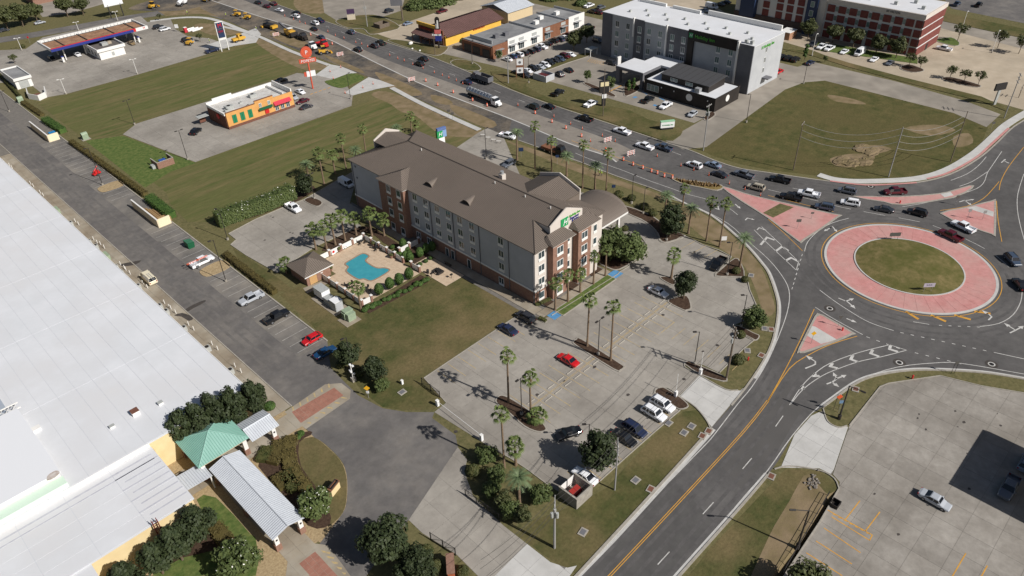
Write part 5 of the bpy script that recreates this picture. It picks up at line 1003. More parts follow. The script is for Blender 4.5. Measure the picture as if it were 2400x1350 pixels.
obj('wall', MB().box(207,115.8,0,221.8,143.6,4.2),m_black, bx); obj('roof', MB().box(207.3,116.1,4.2,221.5,143.3,4.35),m_wroof, bx); b = MB(); b.box(206.9,115.7,4.2,221.9,116.0,4.6); b.box(206.9,116,4.2,207.2,143.7,4.6); b.box(221.6,116,4.2,221.9,143.7,4.6); obj('parapet', b, m_black, bx)
pe = obj('clerestory', MB().box(210.2,120.6,4.35,220,139.0,6.6),m_black, bx); roofplane(bx, [([(209.8,120.2,6.7),(220.6,120.2,7.4),(220.6,139.4,7.4),(209.8,139.4,6.7)],(1,0,.06))],M('charcoal_roof', ph(74,74,76),.7),m_dark,2.4,name='clerestory_roof')
for y in (128,134): window(bx,210.18,y,5.5,2.6,1.0,'-x',0,m_glassg)
window(bx,206.98,140,2.2,4.6,2.0,'-x',0,m_glassg, mull=2); obj('emblem', MB().tube((206.98,125.5,2.6),(206.9,125.5,2.6),1.2,16),m_wtrim, bx); obj('emblem', MB().tube((214.5,115.78,2.6),(214.5,115.7,2.6),1.1,16),m_wtrim, bx)
for y in (118.5,131.5,136.5): obj('wall_lamp', MB().box(206.8,y-.15,3.0,207,y+.15,3.4),m_wtrim, bx)
obj('rooftop_unit', MB().box(207.9,122.6,4.35,209.5,124.4,5.8),m_metal, bx)
pcn = thing('porte_cochere', 'white-roofed drive-through porch in front of the grey hotel', 'porch',(213,149,0)); obj('roof', MB().box(207.6,144.8,5.0,218.2,156.6,5.9),m_dgrey, pcn); obj('roof_membrane', MB().box(207.8,145.0,5.9,218.0,156.4,6.0),m_wroof, pcn); obj('link_roof', MB().box(218.2,141,5.2,226.5,152,5.9),m_wroof, pcn); obj('column', MB().box(207.7,155,0,209.4,156.5,5),m_dgrey, pcn); obj('column', MB().box(207.7,144.9,0,208.6,146,5),m_dgrey, pcn); obj('pylon', MB().box(213.5,160.2,0,215.3,160.8,6.5),m_wtrim, pcn)
t = thing('bin_enclosure', 'grey block bin enclosure with dark red bin near the grey hotel', 'enclosure',(*Q(13,295,735),0),0,local=True); b = MB(); ribbon(b, [(-2.2,-3),(2.2,-3),(2.2,3),(-2.2,3),(-2.2,-2.6)],.25,0,2.2); obj('wall', b, m_stucco2,t); obj('bin', MB().box(-1.4,-2.2,0,1.2,2.2,1.6),M('bin_maroon', ph(92,44,46),.7),t)
# ------------------------------------------------------------------ red brick hotel
rd = thing('hotel', 'red brick hotel with white window grid, blue stair tower and white roof', 'hotel',(309,120,0))
obj('wall', MB().box(299.2,88.2,0,320,164,13.4),M('pale_grid', ph(206,206,204),.8),rd); obj('parapet', MB().box(298.8,87.8,13.4,320.4,128,15.0),m_stucco, rd); obj('roof', MB().box(299.4,88.4,15.0,319.8,127.6,15.05),m_wroof, rd); obj('left_parapet', MB().box(298.8,132,13.4,320.4,164,15.0),m_stucco, rd); obj('left_roof', MB().box(299.4,132.4,15.0,319.8,163.6,15.05),m_wroof, rd)
obj('stair_tower', MB().box(297.6,127.8,0,306,132.2,17),m_navy, rd); obj('tower_panel', MB().box(298.5,124.9,0,299.2,127.8,15.2),m_stucco, rd); obj('end_tower', MB().box(296.5,154,2.6,304,160.5,17),m_navy, rd); obj('stone_base', MB().box(298.6,132.4,0,299.2,164,3.6),M('stone_tile', ph(96,84,78),.9,ph(80,70,66),.8,0),rd)
for z in (12,8.5,5): window(rd,297.58,129.9,z,1.4,2.0,'-x',0,m_glassg, mull=0)
for y in (122.8,118.4,114.1,109.8,105.5,101.2,97,92.9,89.6):
    for z in (11.4,8.0,4.7,1.5): obj('brick_panel', MB().box(298.95,y-(1.45 if y > 90 else 1.2),z-1.3,299.2,y+(1.45 if y > 90 else 1.2),z+1.3),m_brickd, rd)
for y in (135.2,139.6,144,150):
    for z in (11.4,8.2,5): obj('brick_panel', MB().box(298.95,y-1.4,z-1.3,299.2,y+1.4,z+1.3),m_brickd, rd)
for y in (120.6,116.2,112,107.6,103.3,99.1,94.9):
    for z in (11.4,8.0,4.7): window(rd,299.18,y, z,1.1,1.7,'-x',0,m_glassg, m_stucco2,mull=0)
for i, z in enumerate((.0,3.4,6.9,10.2)): obj('brick_band', MB().box(299.0,87.9,z+.1,320.1,88.2,z+2.7),m_brickd, rd)
obj('end_door', MB().box(308,87.82,0,310,87.9,2.3),m_dark, rd); lettering(rd, 'BY HILTON',1.0,(298.72,99.5,14.1),'-x', m_dark,.04)
for i in range(7): obj('rooftop_unit', MB().box(305+(i % 2)*6,91+i*5,15.05,306+(i % 2)*6,92.2+i*5,16.2),m_acgr, rd)
t = thing('bin_enclosure', 'tan block service enclosure at the corner of the red brick hotel', 'enclosure',(*S(1845,88),0),0,local=True); obj('wall', MB().box(-3,-2.2,0,3,2.2,2.8),M('tan_block', ph(160,122,98),.9),t); obj('coping', MB().box(-3.1,-2.3,2.8,3.1,2.3,2.95),m_wtrim, t)
# ------------------------------------------------------------------ strip mall
sm_ = thing('shop_row', 'strip of shops with white and wood-clad fronts and grey flat roof', 'shops',(223,215,0))
obj('wall', MB().box(196.4,207.4,0,250.4,224.2,4.6),m_stucco2,sm_); obj('roof', MB().box(196.4,207.6,4.6,250.4,224.0,4.8),m_ltroof, sm_)
for x0,x1,h, mt in ((196.2,204.5,5.0,m_brown),(204.5,224.5,5.7,m_wtrim),(224.5,240.5,5.1,m_brown),(240.5,250.6,5.8,m_wtrim)): obj('front_wall', MB().box(x0+.03,207.0,0,x1-.03,207.4,h),mt, sm_)
obj('end_wall', MB().box(196.0,207.4,0,196.4,224.2,4.4),m_brown, sm_); obj('end_parapet', MB().box(198.4,209.6,4.8,198.8,222,6.2),m_metal, sm_); b = MB(); b.box(222,207.6,4.8,222.4,224,5.6); b.box(239,207.6,4.8,239.4,224,5.5); b.box(250.1,207.6,4.8,250.5,224,5.6); obj('party_parapet', b, m_metal, sm_)
for y in (210.5,216,221): obj('dark_panel', MB().box(195.9,y-2,.3,196.0,y+2,3.2),m_dark, sm_)
for x in (199.5,206.8,212,219.5,227.5,237,245.5):
    window(sm_, x,206.98,1.7,3.0,2.6,'-y',0,mull=2); a = obj('awning', MB().box(x-1.9,205.6,3.1,x+1.9,207.0,3.25),m_metal, sm_); obj('sign_panel', MB().box(x-1.4,206.9,3.6,x+1.4,207.0,4.8),m_acgr, sm_) if x > 205 else None
for x, y in ((205,214),(209.5,213),(228,214),(234,217),(243,216)): u = obj('rooftop_unit', MB().box(x-1.1,y-.8,4.8,x+1.1,y+.8,6.2),m_dgrey if x < 212 else m_wtrim, sm_)
# ------------------------------------------------------------------ yellow restaurant and the barn behind it
yr = thing('restaurant', 'yellow roadside restaurant with long maroon metal roof and brown porch', 'restaurant',(210,241,0))
obj('wall', MB().box(195,233.0,0,226.5,249.4,3.9),m_yellowb, yr); roofplane(yr, [([(195.2,232.2,3.8),(227.6,232.2,3.8),(227.6,241.2,6.6),(195.2,241.2,6.6)],(0,1,.3)),([(195.2,241.2,6.6),(227.6,241.2,6.6),(227.6,250.2,3.8),(195.2,250.2,3.8)],(0,1,-.3))],m_maroon, m_maroon,1.0)
m = MB(); m.add([(226.5,233,3.9),(226.5,249.4,3.9),(226.5,241.2,6.5)],[(0,1,2)]); obj('gable', m, m_brown, yr); m = MB(); m.box(194.6,234,0,195,249.4,6.0); obj('front_wall', m, m_brown, yr); obj('gable_end', MB().box(194.3,238,6.0,194.9,250,7.2),m_yellowb, yr)
roofplane(yr, [([(191.2,233,3.0),(194.6,233,4.2),(194.6,250.4,4.2),(191.2,250.4,3.0)],(1,0,.3))],m_maroon, m_maroon,1.0,name='porch_roof'); [obj('porch_post', MB().box(191.4,y-.12,0,191.64,y+.12,3),m_brown, yr) for y in (233.6,239,244.5,249.8)]
for y in (236,240.5,245): window(yr,194.58,y,1.6,1.8,1.5,'-x',0)
[obj('wall_letter', MB().box(210.2+i*.85,232.9,2.6,210.8+i*.85,232.98,3.2+.15*(i % 3)),m_dred, yr) for i in range(8)]; [obj('wall_letter', MB().box(194.2,240.6+i*.9,4.8,194.28,241.2+i*.9,5.5),m_dred, yr) for i in range(8)]
t = thing('neon_sign', 'black upright lit bar sign above red panel and blue reader board', 'sign',(*Q(12,1705,450),0),-.9,local=True); obj('pole', MB().box(-.2,-.2,0,.2,.2,9),m_dark, t); obj('head_panel', MB().box(-.9,-.3,7.6,.9,.3,11.5),m_black, t); obj('head_cap', MB().tube((0,-.3,11.5),(0,.3,11.5),.9,16),m_black, t); obj('red_panel', MB().box(-1.3,-.25,5.9,1.1,.25,7.5),M('coral_panel', ph(206,108,104),.6),t); obj('blue_panel', MB().box(-1.2,-.25,3.0,1.3,.25,5.0),m_blue, t); obj('white_strip', MB().box(-2.4,-.2,5.1,1.2,.2,5.7),m_wtrim, t); obj('white_letters', MB().box(-.1,-.34,8.0,.5,-.3,11.2),m_wtrim, t); obj('white_letters', MB().box(-.55,-.34,8.0,-.3,-.3,9.8),m_wtrim, t)
bn = thing('barn', 'beige metal barn with pale ribbed roof behind the shop row', 'barn',(239,241.5,0)); obj('wall', MB().box(231.2,233.4,0,246.6,249.6,5.2),M('beige_metal', ph(206,186,150),.8),bn); roofplane(bn, [([(230.6,232.8,5.2),(247.2,232.8,5.2),(247.2,241.5,7.4),(230.6,241.5,7.4)],(0,1,.25)),([(230.6,241.5,7.4),(247.2,241.5,7.4),(247.2,250.2,5.2),(230.6,250.2,5.2)],(0,1,-.25))],m_silver, m_sseam,.9); m = MB(); m.add([(231.2,233.4,5.2),(231.2,241.5,7.3),(231.2,249.6,5.2)],[(0,1,2)]); obj('gable', m, m_dgrey, bn)
# brick house and shed at the top left, glimpsed behind the trees
t = thing('house', 'low brick house with red tiled roof behind the trees', 'house',(*S(115,-2),0),0,local=True); obj('wall', MB().box(-9,-6,0,9,6,3),m_brick, t); roofplane(t, [([(-9.6,-6.6,3),(9.6,-6.6,3),(9.6,0,5.4),(-9.6,0,5.4)],(0,1,.3)),([(-9.6,0,5.4),(9.6,0,5.4),(9.6,6.6,3),(-9.6,6.6,3)],(0,1,-.3))],M('terracotta_roof', ph(166,104,82),.9),m_brick,1.2)
# fuel canopy whose corner and shadow reach into the east car park
t = thing('fuel_canopy', 'flat fuel canopy with red fascia beside the east car park', 'canopy',(113,-12,0)); obj('deck', MB().box(105.3,-28,6.3,121.2,-1.7,6.9),m_wtrim, t); b = MB(); b.box(105.2,-28.1,6.25,105.3,-1.6,7.2); b.box(105.3,-1.7,6.25,121.3,-1.6,7.2); b.box(121.2,-28.1,6.25,121.3,-1.7,7.2); obj('fascia', b, m_red, t)
for x in (109,117.5):
    for y in (-24,-15,-6): obj('column', MB().box(x-.25,y-.25,0,x+.25,y+.25,6.3),m_wtrim, t)
# ================================================================== VEGETATION
def leafcloud(mb, pts, size, mi=0,up=.35):
    for p, n in pts:
        d = (Vector(n)+Vector((random.uniform(-1,1),random.uniform(-1,1),random.uniform(-.6,1)))*.75+Vector((0,0,up))).normalized()
        a = d.orthogonal().normalized(); a = Matrix.Rotation(random.uniform(0,6.28),3,d) @ a; b = d.cross(a); s = size*random.uniform(.6,1.25); p = Vector(p)
        mb.add([p-a*s*.5,p+b*s*.32,p+a*s*.5,p-b*s*.32],[(0,1,2,3)],mi)
def lobes(n, rx, ry, rz, zc, rl):
    L = []
    for i in range(n):
        a = i*2.399; t = (i+.5)/n; z = 1-2*t; r = math.sqrt(max(0,1-z*z))
        L.append((rx*.66*r*math.cos(a)*random.uniform(.55,1.3),ry*.66*r*math.sin(a)*random.uniform(.55,1.3),zc+rz*.62*z*random.uniform(.7,1.25),rl*random.uniform(.5,1.2)))
    return L
def crown_mesh(name, rx, rz, zc, n_lobe, n_leaf, size, mat, cone=0.0,flower=0,rl=.5,mat2=None):
    mb = MB(); L = lobes(n_lobe, rx, rx, rz, zc, rx*rl); pts = []; fl = []
    for i in range(n_leaf):
        lx, ly, lz, r = random.choice(L); u = Vector((random.gauss(0,1),random.gauss(0,1),random.gauss(0,1))).normalized(); k = random.random()**.35
        f = 1-cone*max(0,(lz-zc)/rz) if cone else 1
        p = (lx*f+u.x*r*k*f, ly*f+u.y*r*k*f, max(.25,lz+u.z*r*.85*k)); pts.append((p, u)); 
        if flower and u.z > .1 and k > .75 and random.random() < flower: fl.append(((p[0]+u.x*.1,p[1]+u.y*.1,p[2]+.12),u))
    leafcloud(mb, pts, size)
    if fl: leafcloud(mb, fl, size*.45,1)
    return mb.mesh(name, [mat]+([m_flower] if fl else []))
def trunk_mesh(h, r, limbs=5,spread=1.0,mat=None):
    mb = MB(); mb.path([(0,0,0),(random.uniform(-.1,.1),random.uniform(-.1,.1),h*.5),(0,0,h)],r,7,taper=r*.55)
    for i in range(limbs):
        a = i*6.283/limbs+random.uniform(-.3,.3); z0 = h*random.uniform(.45,.8)
        mb.path([(0,0,z0),(spread*.5*math.cos(a),spread*.5*math.sin(a),z0+spread*.5),(spread*math.cos(a),spread*math.sin(a),z0+spread*1.2)],r*.5,5,taper=r*.15)
    return mb.mesh('trunk', mat or m_bark)
TREES = {}
def treekind(k, nv, f): TREES[k] = [f() for _ in range(nv)]
treekind('magnolia',3,lambda: (crown_mesh('crown',2.6,3.4,4.2,18,4400,.5,lf_mag,.35,rl=.5),trunk_mesh(4,.2,5,1.2)))
treekind('bigmagnolia',2,lambda: (crown_mesh('crown',3.9,3.9,5.0,26,7500,.56,lf_mag,.2,rl=.42),trunk_mesh(5,.3,6,1.8)))
treekind('cone',1,lambda: (crown_mesh('crown',2.9,5.2,5.4,22,4600,.6,lf_mag,.75,rl=.5),trunk_mesh(6,.25,5,1.2)))
treekind('oak',3,lambda: (crown_mesh('crown',3.4,2.6,4.6,16,2600,.7,lf_oak,0,rl=.45),trunk_mesh(3.6,.2,6,1.6)))
treekind('crape',3,lambda: (crown_mesh('crown',2.6,2.2,2.9,18,3000,.5,lf_crape,0,flower=.07,rl=.42),trunk_mesh(2.2,.12,6,1.4)))
treekind('greencrape',2,lambda: (crown_mesh('crown',3.4,2.5,3.3,22,3800,.6,lf_crape,0,rl=.42),trunk_mesh(2.4,.15,7,1.6)))
treekind('thin',2,lambda: (crown_mesh('crown',2.2,1.3,3.6,9,520,.5,lf_oak,0,rl=.45),trunk_mesh(3.0,.1,6,1.3)))
treekind('young',2,lambda: (crown_mesh('crown',1.5,1.9,3.2,10,900,.45,lf_crape,.3,rl=.5),trunk_mesh(2.4,.08,4,.8)))
treekind('cypress',1,lambda: (crown_mesh('crown',.65,2.9,3.0,14,1300,.35,lf_top,.6,rl=.8),trunk_mesh(1.0,.1,3,.3)))
def tree(kind, px, label, s=1.0,group=None, cat='tree', name=None, sz=None, h=0):
    c = S(*px, h); t = thing(name or 'tree', label, cat,(c[0],c[1],.02),random.uniform(0,6.28),group, local=True); a, b = random.choice(TREES[kind])
    o = obm('trunk', b, t); p = obm('crown', a, t); t.scale = (s, s, sz or s*random.uniform(.95,1.08)); return t
NM = {'magnolia': 'magnolia_tree', 'bigmagnolia': 'magnolia_tree', 'cone': 'magnolia_tree', 'crape': 'flowering_tree', 'greencrape': 'tree', 'cypress': 'cypress_tree'}
for kind, px, s, lb in (
    ('bigmagnolia',(905,1268,5),1.0,'large dark magnolia at the forked entrance drive by the black gate'),('bigmagnolia',(975,1325,5),.85,'dark magnolia crowding the large one beside the mulch bed with the brick sign'),
    ('magnolia',(1405,1058,4.5),1.2,'dark magnolia over the parked cars by the dumpster enclosure'),('magnolia',(1607,662,4.4),1.0,'dark magnolia in the mulch island beside the white sedan'),
    ('cone',(1574,512,5.4),1.05,'tall conical dark magnolia at the curve of the hotel porch drive'),('greencrape',(1432,570,4),1.3,'broad green tree beside the hotel porch columns'),('greencrape',(1476,582,4),1.25,'broad grey-green tree at the outer tip of the hotel porch bed'),
    ('greencrape',(1770,745,2.5),.8,'small green tree beside the kerb of the bypass lane'),('magnolia',(812,828,4),.95,'dark magnolia over the blue car at the end of the parking lane'),('magnolia',(876,858,4),.9,'dark magnolia on the lawn beside the yellow diamond sign'),
    ('magnolia',(713,428,4.2),1.0,'dark magnolia at the end of the flowering hedge behind the hotel'),('magnolia',(455,1218,5),1.1,'dark magnolia at the corner of the cream annexe wall'),('magnolia',(405,1265,5),1.05,'dark magnolia against the cream wall beside the rusty roof ladder'),('magnolia',(358,1297,5),1.0,'dark magnolia hugging the cream annexe wall between its neighbours'),('magnolia',(290,1348,5),1.0,'dark magnolia beside the round wall vent of the annexe'),
    ('crape',(738,1185,3),1.15,'white-flowering tree at the end of the long covered walk'),('crape',(556,1312,3),1.25,'white-flowering tree on the green lawn below the annexe'),
    ('young',(1376,195),1.0,'young leafy tree in a mulch island of the grey hotel lot'),('young',(1430,218),1.3,'leafy young tree beside the yellow kerb of the grey hotel'),('cypress',(1473,218),.95,'slim cypress in the island in front of the black restaurant'),('cypress',(1484,214),.95,'slim cypress paired with another in front of the black restaurant'),('cypress',(1657,278),.7,'short slim cypress at the front corner of the black restaurant'),('cypress',(1885,142),1.25,'pointed cypress at the end of the grey hotel side parking'),('young',(1932,147),.6,'round small shrub tree on the verge below the red brick hotel'),
    ('oak',(1345,118),1.0,'leafy oak beside the pergola left of the grey hotel'),('oak',(1375,100),1.0,'leafy oak close to the dark end wall of the grey hotel'),('young',(1170,145),1.0,'young tree at the brick corner of the shop row'),('young',(1085,112),.9,'young tree between yellow restaurant and shop row'),
    ('oak',(20,72),1.5,'big oak at the roadside with a dark car below it'),('oak',(55,62),1.5,'big oak between its neighbours along the cross street'),('oak',(88,50),1.2,'oak beside the silver car near the brick house'),('oak',(160,40),1.25,'oak on the verge with a long shadow on the church drive'),('oak',(197,36),1.1,'oak nearest the white billboard'),
    ('thin',(36,150),.8,'bare-twigged bush beside the car wash roof'),('thin',(470,98),.7,'thin bare tree by the yellow roller'),('thin',(376,48),.6,'bare sapling at the kerb behind the parked cars'),
    ('oak',(1885,1400),.9,'ochre-leaved tree at the foot of the yellow stall lines')):
    tree(kind, px[:2],lb, s, h=(px[2] if len(px) > 2 else 0),name=NM.get(kind, 'oak_tree' if kind == 'oak' else 'tree'))
for i,(x, y) in enumerate(((370,360),(600,400),(790,440),(1000,500),(1190,540))): tree('oak', q(14,x, y),ORD[i]+' round tree from the blue stair tower along the red brick hotel',1.0,'trees along the red brick hotel', name='oak_tree')
for x, y, s, lb in ((1310,620,1.0,'thin tree at the corner of the red brick hotel'),(1410,645,1.0,'thin green tree in the lot island beside the hotel corner')): tree('thin', q(14,x, y),lb, s)
for i,(x, y) in enumerate(((1690,735),(1820,770),(1950,800))): tree('thin', q(14,x, y),ORD[i]+' thin tree from the red brick hotel in the long mulch island',1.0,'thin trees in the mulch island')
for x, y, lb in ((1760,385,'bare-topped tree in the island behind the white work truck'),(2135,445,'leafy tree at the far kerb of the tan lot'),(2330,500,'leafy tree beside the far kerb of the tan lot near the utility pole')): tree('thin', q(14,x, y),lb,1.35)
for i,(x, y) in enumerate(((424,1003),(462,988),(500,970),(546,955),(595,932))): tree('magnolia',(x, y),ORD[4-i]+' dark magnolia from the crosswalk in the row along the store wall',.92,sz=1.42,h=5.7,group='magnolia row along the store wall', name='magnolia_tree')
# the wood behind the yellow restaurant and around the far lots
mb = MB(); pts = []
for cx, cy, w in ((975,20,5),(1010,15,6),(1045,8,5),(1080,-8,7),(1030,-18,8),(1290,0,4),(1330,-6,6),(1362,12,3)):
    c = S(cx, cy)
    for i in range(900):
        u = Vector((random.gauss(0,1),random.gauss(0,1),abs(random.gauss(0,1)))).normalized(); k = random.random()**.4
        pts.append(((c[0]+u.x*w*k*1.1,c[1]+u.y*w*k*1.1,.3+u.z*w*.8*k),u))
leafcloud(mb, pts,1.1); o = obj('woodland', mb, lf_crape); tag(o, 'dense green wood behind the yellow restaurant and shop row', 'wood'); o['kind'] = 'stuff'
# ---- palms
def fan_crown(n, r, droop, mat, skirt=True):
    mb = MB()
    for i in range(n):
        a = i*2.399; e = math.radians(78-(i/n)*125)+random.uniform(-.2,.2); L = r*random.uniform(.35,.7)
        d = Vector((math.cos(a)*math.cos(e),math.sin(a)*math.cos(e),math.sin(e))); p = d*L; side = d.cross(Vector((0,0,1))).normalized(); up = side.cross(d)
        mb.add([side*.03,p+side*.03,p-side*.03,-side*.03],[(0,1,2,3)])
        for j in range(7):
            t = (j-3)/3*1.0; bd = (d*math.cos(t)+side*math.sin(t)); q_ = p+bd*r*.5*(1-.12*abs(t))+Vector((0,0,-droop*r*(.3+.25*random.random()))); w = up.cross(bd).normalized()*r*.055
            m_ = p+bd*r*.28; mb.add([p, m_+w, q_, m_-w],[(0,1,2,3)])
    if skirt:
        for i in range(26):
            a = i*2.399; r0 = r*random.uniform(.1,.28); mb.add([(0,0,-.1),(r0*math.cos(a)+.1,r0*math.sin(a),-r*.35),(r0*.7*math.cos(a+.5),r0*.7*math.sin(a+.5),-r*random.uniform(.6,1.0)),(r0*math.cos(a+.3),r0*math.sin(a+.3)+.1,-r*.3)],[(0,1,2,3)],1)
    return mb.mesh('crown', [mat, m_skirt])
def feather_crown(n, r, mat):
    mb = MB()
    for i in range(n):
        a = i*2.399; e = math.radians(80-(i/n)*95); pts = []; d = Vector((math.cos(a),math.sin(a),0)); L = r*random.uniform(.85,1.1)
        for k in range(7): t = k/6; pts.append(d*L*t*math.cos(e*(1-.4*t))+Vector((0,0,L*(t*math.sin(e)*.9-.55*t*t))))
        for k in range(6):
            f = (pts[k+1]-pts[k]).normalized(); s_ = f.cross(Vector((0,0,1))).normalized()
            for sg in (-1,1):
                for h in (0,.5):
                    b = pts[k].lerp(pts[k+1],h); w = r*.2*(1-.5*abs(k/6-.4)); tip = b+s_*sg*w+f*w*.8+Vector((0,0,-.12*w)); mb.add([b-f*.05,b+f*.07,tip],[(0,1,2)])
            mb.add([pts[k]-s_*.03,pts[k+1]-s_*.03,pts[k+1]+s_*.03,pts[k]+s_*.03],[(0,1,2,3)])
    return mb.mesh('crown', [mat])
CR = {'wash': [fan_crown(22,1.75,.5,lf_palm) for _ in range(3)],'sabal': [fan_crown(28,2.0,.4,lf_palm, False) for _ in range(3)],'date': [feather_crown(34,2.3,lf_date) for _ in range(2)]}
TRK = {}
def ptrunk(kind):
    if kind not in TRK:
        r = {'wash': .2,'sabal': .24,'date': .26}[kind]; mb = MB(); n = 9; N = 14
        for k in range(N+1):
            z = k/N; rr = r*(1.35-.35*min(1,z*6))*(1-.25*z)*(1+.06*(k % 2))
            mb.v += [(rr*math.cos(6.283*i/n),rr*math.sin(6.283*i/n),z) for i in range(n)]
        for k in range(N):
            for i in range(n): mb.f.append([k*n+i, k*n+(i+1) % n,(k+1)*n+(i+1) % n,(k+1)*n+i]); mb.mi.append(0)
        TRK[kind] = mb.mesh('trunk', m_pbark)
    return TRK[kind]
def palm(kind, base, top, label, group=None, s=1.0,h=None):
    c = S(*base); h = h or hgt(base, top); h = max(1.2,h-.3)
    t = thing('palm_tree', label, 'palm',(c[0],c[1],.03),random.uniform(0,6.28),group, local=True)
    a = obm('trunk', ptrunk(kind),t); a.scale = (1,1,h); b = obm('crown', random.choice(CR[kind]),t); b.location = (0,0,h); b.scale = (s, s, s)
    t.rotation_euler = (random.uniform(-.015,.015),random.uniform(-.015,.015),random.uniform(0,6.28)); return t
for k, b, t, lb in (('wash',(1376,812),(1384,698),'tall fan palm in the lot island at the end away from the kerb tip'),('wash',(1431,846),(1441,718),'tall fan palm in the lot island near the red sedan kerb tip'),('wash',(1192,945),(1189,830),'tall fan palm in the dark island beside the gate arm'),('wash',(1244,968),(1243,880),'fan palm beside the black twin lamp in the dark island'),('sabal',(1258,990),(1257,972),'low bushy fan palm at the tip of the dark island'),('wash',(1182,1096),(1177,966),'slender fan palm on the grass corner by the white gate cabinet'),('sabal',(1209,1090),(1211,1043),'short fan palm beside the car park kerb near the dumpster'),('date',(1218,1188),(1218,1115),'feathery date palm in the shrubs beside the dumpster enclosure'),
    ('date',(1212,375),(1213,308),'feathery date palm at the highway end of the hotel drive'),('wash',(1254,395),(1256,293),'tall fan palm beside the grey parked SUV'),('wash',(1293,405),(1294,328),'fan palm behind the hotel ridge near the flatbed truck'),('date',(1328,413),(1332,362),'feathery date palm behind the hotel cross gable'),('wash',(1365,441),(1367,337),'tall fan palm rising over the hotel cross gable'),('date',(1394,446),(1395,385),'feathery date palm beside the workers in lime vests'),('wash',(1420,455),(1433,357),'leaning tall fan palm beside the porch roof'),('date',(1558,500),(1563,455),'feathery date palm behind the conical magnolia'),('wash',(1600,481),(1608,440),'fan palm on the bare verge behind the conical magnolia'),('date',(1613,548),(1626,486),'stout date palm on the verge beside the conical magnolia'),('wash',(1655,565),(1671,470),'tall fan palm on the verge by the small white notice board'),('wash',(1686,579),(1706,475),'leaning tall fan palm beside the small white notice board'),('date',(1733,628),(1752,556),'wide date palm in the island with the black pickup'),('sabal',(1573,652),(1580,596),'single fan palm in the small island by the porch drive'),
    ('sabal',(760,433),(749,355),'fan palm behind the rear lot beside the dark magnolia'),('sabal',(786,408),(780,360),'fan palm on the field edge behind the white van'),('wash',(812,398),(801,322),'slim fan palm at the far corner of the hotel'),('wash',(860,372),(852,300),'tall slim palm behind the hotel far gable'),('date',(838,385),(834,348),'feathery palm against the far hotel corner'),('date',(722,410),(716,382),'feathery palm half hidden by the dark magnolia'),('date',(932,325),(930,297),'feathery palm behind the hotel far parapet'),('wash',(975,310),(971,288),'palm behind the hotel ridge end beside the pylon sign'),('wash',(966,320),(963,270),'tall palm behind the hotel ridge end on the bare field'),('sabal',(847,729),(838,672),'fan palm standing outside the pool fence corner'),('sabal',(672,640),(670,615),'low bushy palm behind the pool house')): palm(k, b, t, lb)
for i,(b, t) in enumerate((((525,1285),(555,950)),((680,1180),(740,840)),((830,1070),(855,830)),((990,970),(1030,620)),((1135,870),(1180,540)))):
    z = lambda p: (1200+p[0]/5.193,480+p[1]/5.193); palm('sabal' if i in (0,1,2) else 'wash', z(b),z(t),ORD[i]+' fan palm from the cream hotel corner in the front grass strip', 'palms along the hotel front',.85)
for i,(b, t) in enumerate((((560,975),(520,780)),((660,970),(620,760)),((740,930),(710,690)),((830,890),(795,650)),((935,840),(920,670)),((1080,850),(1075,620)),((1195,845),(1190,680)))): palm('sabal', q(22,*b),q(22,*t),ORD[i]+' stout fan palm from the pool house round the pool yard', 'palms round the pool yard',1.05)
# ---- clipped shrubs, hedges, beds
def shrub_mesh(name, rx, rz, zc, n, size, mat, egg=0.0):
    mb = MB(); mb.ball((0,0,zc),rx*.86,rx*.86,rz*.88,12,8,0,.05); pts = []
    for i in range(n):
        u = Vector((random.gauss(0,1),random.gauss(0,1),random.gauss(0,1))).normalized(); f = 1-egg*max(0,u.z)
        pts.append(((u.x*rx*f, u.y*rx*f, max(.05,zc+u.z*rz)),u))
    leafcloud(mb, pts, size, up=.1); return mb.mesh(name, mat)
TOP = [shrub_mesh('foliage',1.05,1.45,1.75,1100,.26,lf_top,.25) for _ in range(2)]
LOW = [shrub_mesh('foliage',.8,.6,.55,500,.26,lf_top) for _ in range(2)]; HED = [shrub_mesh('foliage',.95,.75,.65,600,.3,lf_hedge) for _ in range(2)]; RUS = [shrub_mesh('foliage',.95,.7,.6,600,.28,lf_rust) for _ in range(2)]
STEM = MB().tube((0,0,0),(0,0,.6),.08,6).mesh('stem', m_bark)
def shrub(meshes, px, label, group=None, s=1.0,cat='shrub', name='shrub', sy=1.0):
    c = S(*px); t = thing(name, label, cat,(c[0],c[1],.05),random.uniform(0,6.28),group, local=True); obm('foliage', random.choice(meshes),t); obm('stem', STEM, t); t.scale = (s, s*sy, s); return t
for i,(x, y) in enumerate(((890,692),(915,678),(937,668),(960,655))): shrub(TOP,(x, y),ORD[i]+' egg-shaped topiary from the fence palm along the pool terrace', 'topiary row by the pool',1.0,name='topiary')
for x, y, lb in ((946,583,'clipped egg topiary behind the pool fence beside the hotel wall'),(952,612,'clipped topiary inside the angle of the white fence'),(962,614,'clipped topiary at the brick post of the fence angle'),(985,604,'clipped topiary in the small bed by the short white fence'),(1000,594,'clipped topiary at the end of the short white fence'),(1014,590,'slim clipped topiary against the brick hotel wall')): shrub(TOP,(x, y),lb, s=.9,name='topiary')
for x, y in ((920,582),(928,592),(938,598),(955,586),(960,595),(930,600)): shrub(LOW,(x, y),'round low box bush in the bed behind the pool fence', 'round bushes behind the pool fence',.75)
for x, y in ((985,622),(998,615),(1010,608)): shrub(LOW,(x, y),'round low bush along the patio kerb', 'round bushes along the patio',.7)
for i in range(26):
    t = i/25; px = (852+150*t+random.uniform(-4,4),730-70*t+random.uniform(-3,3)); shrub(LOW, px, 'low leafy bush in the bed along the pool terrace', 'leafy bed along the pool terrace', random.uniform(.6,.9))
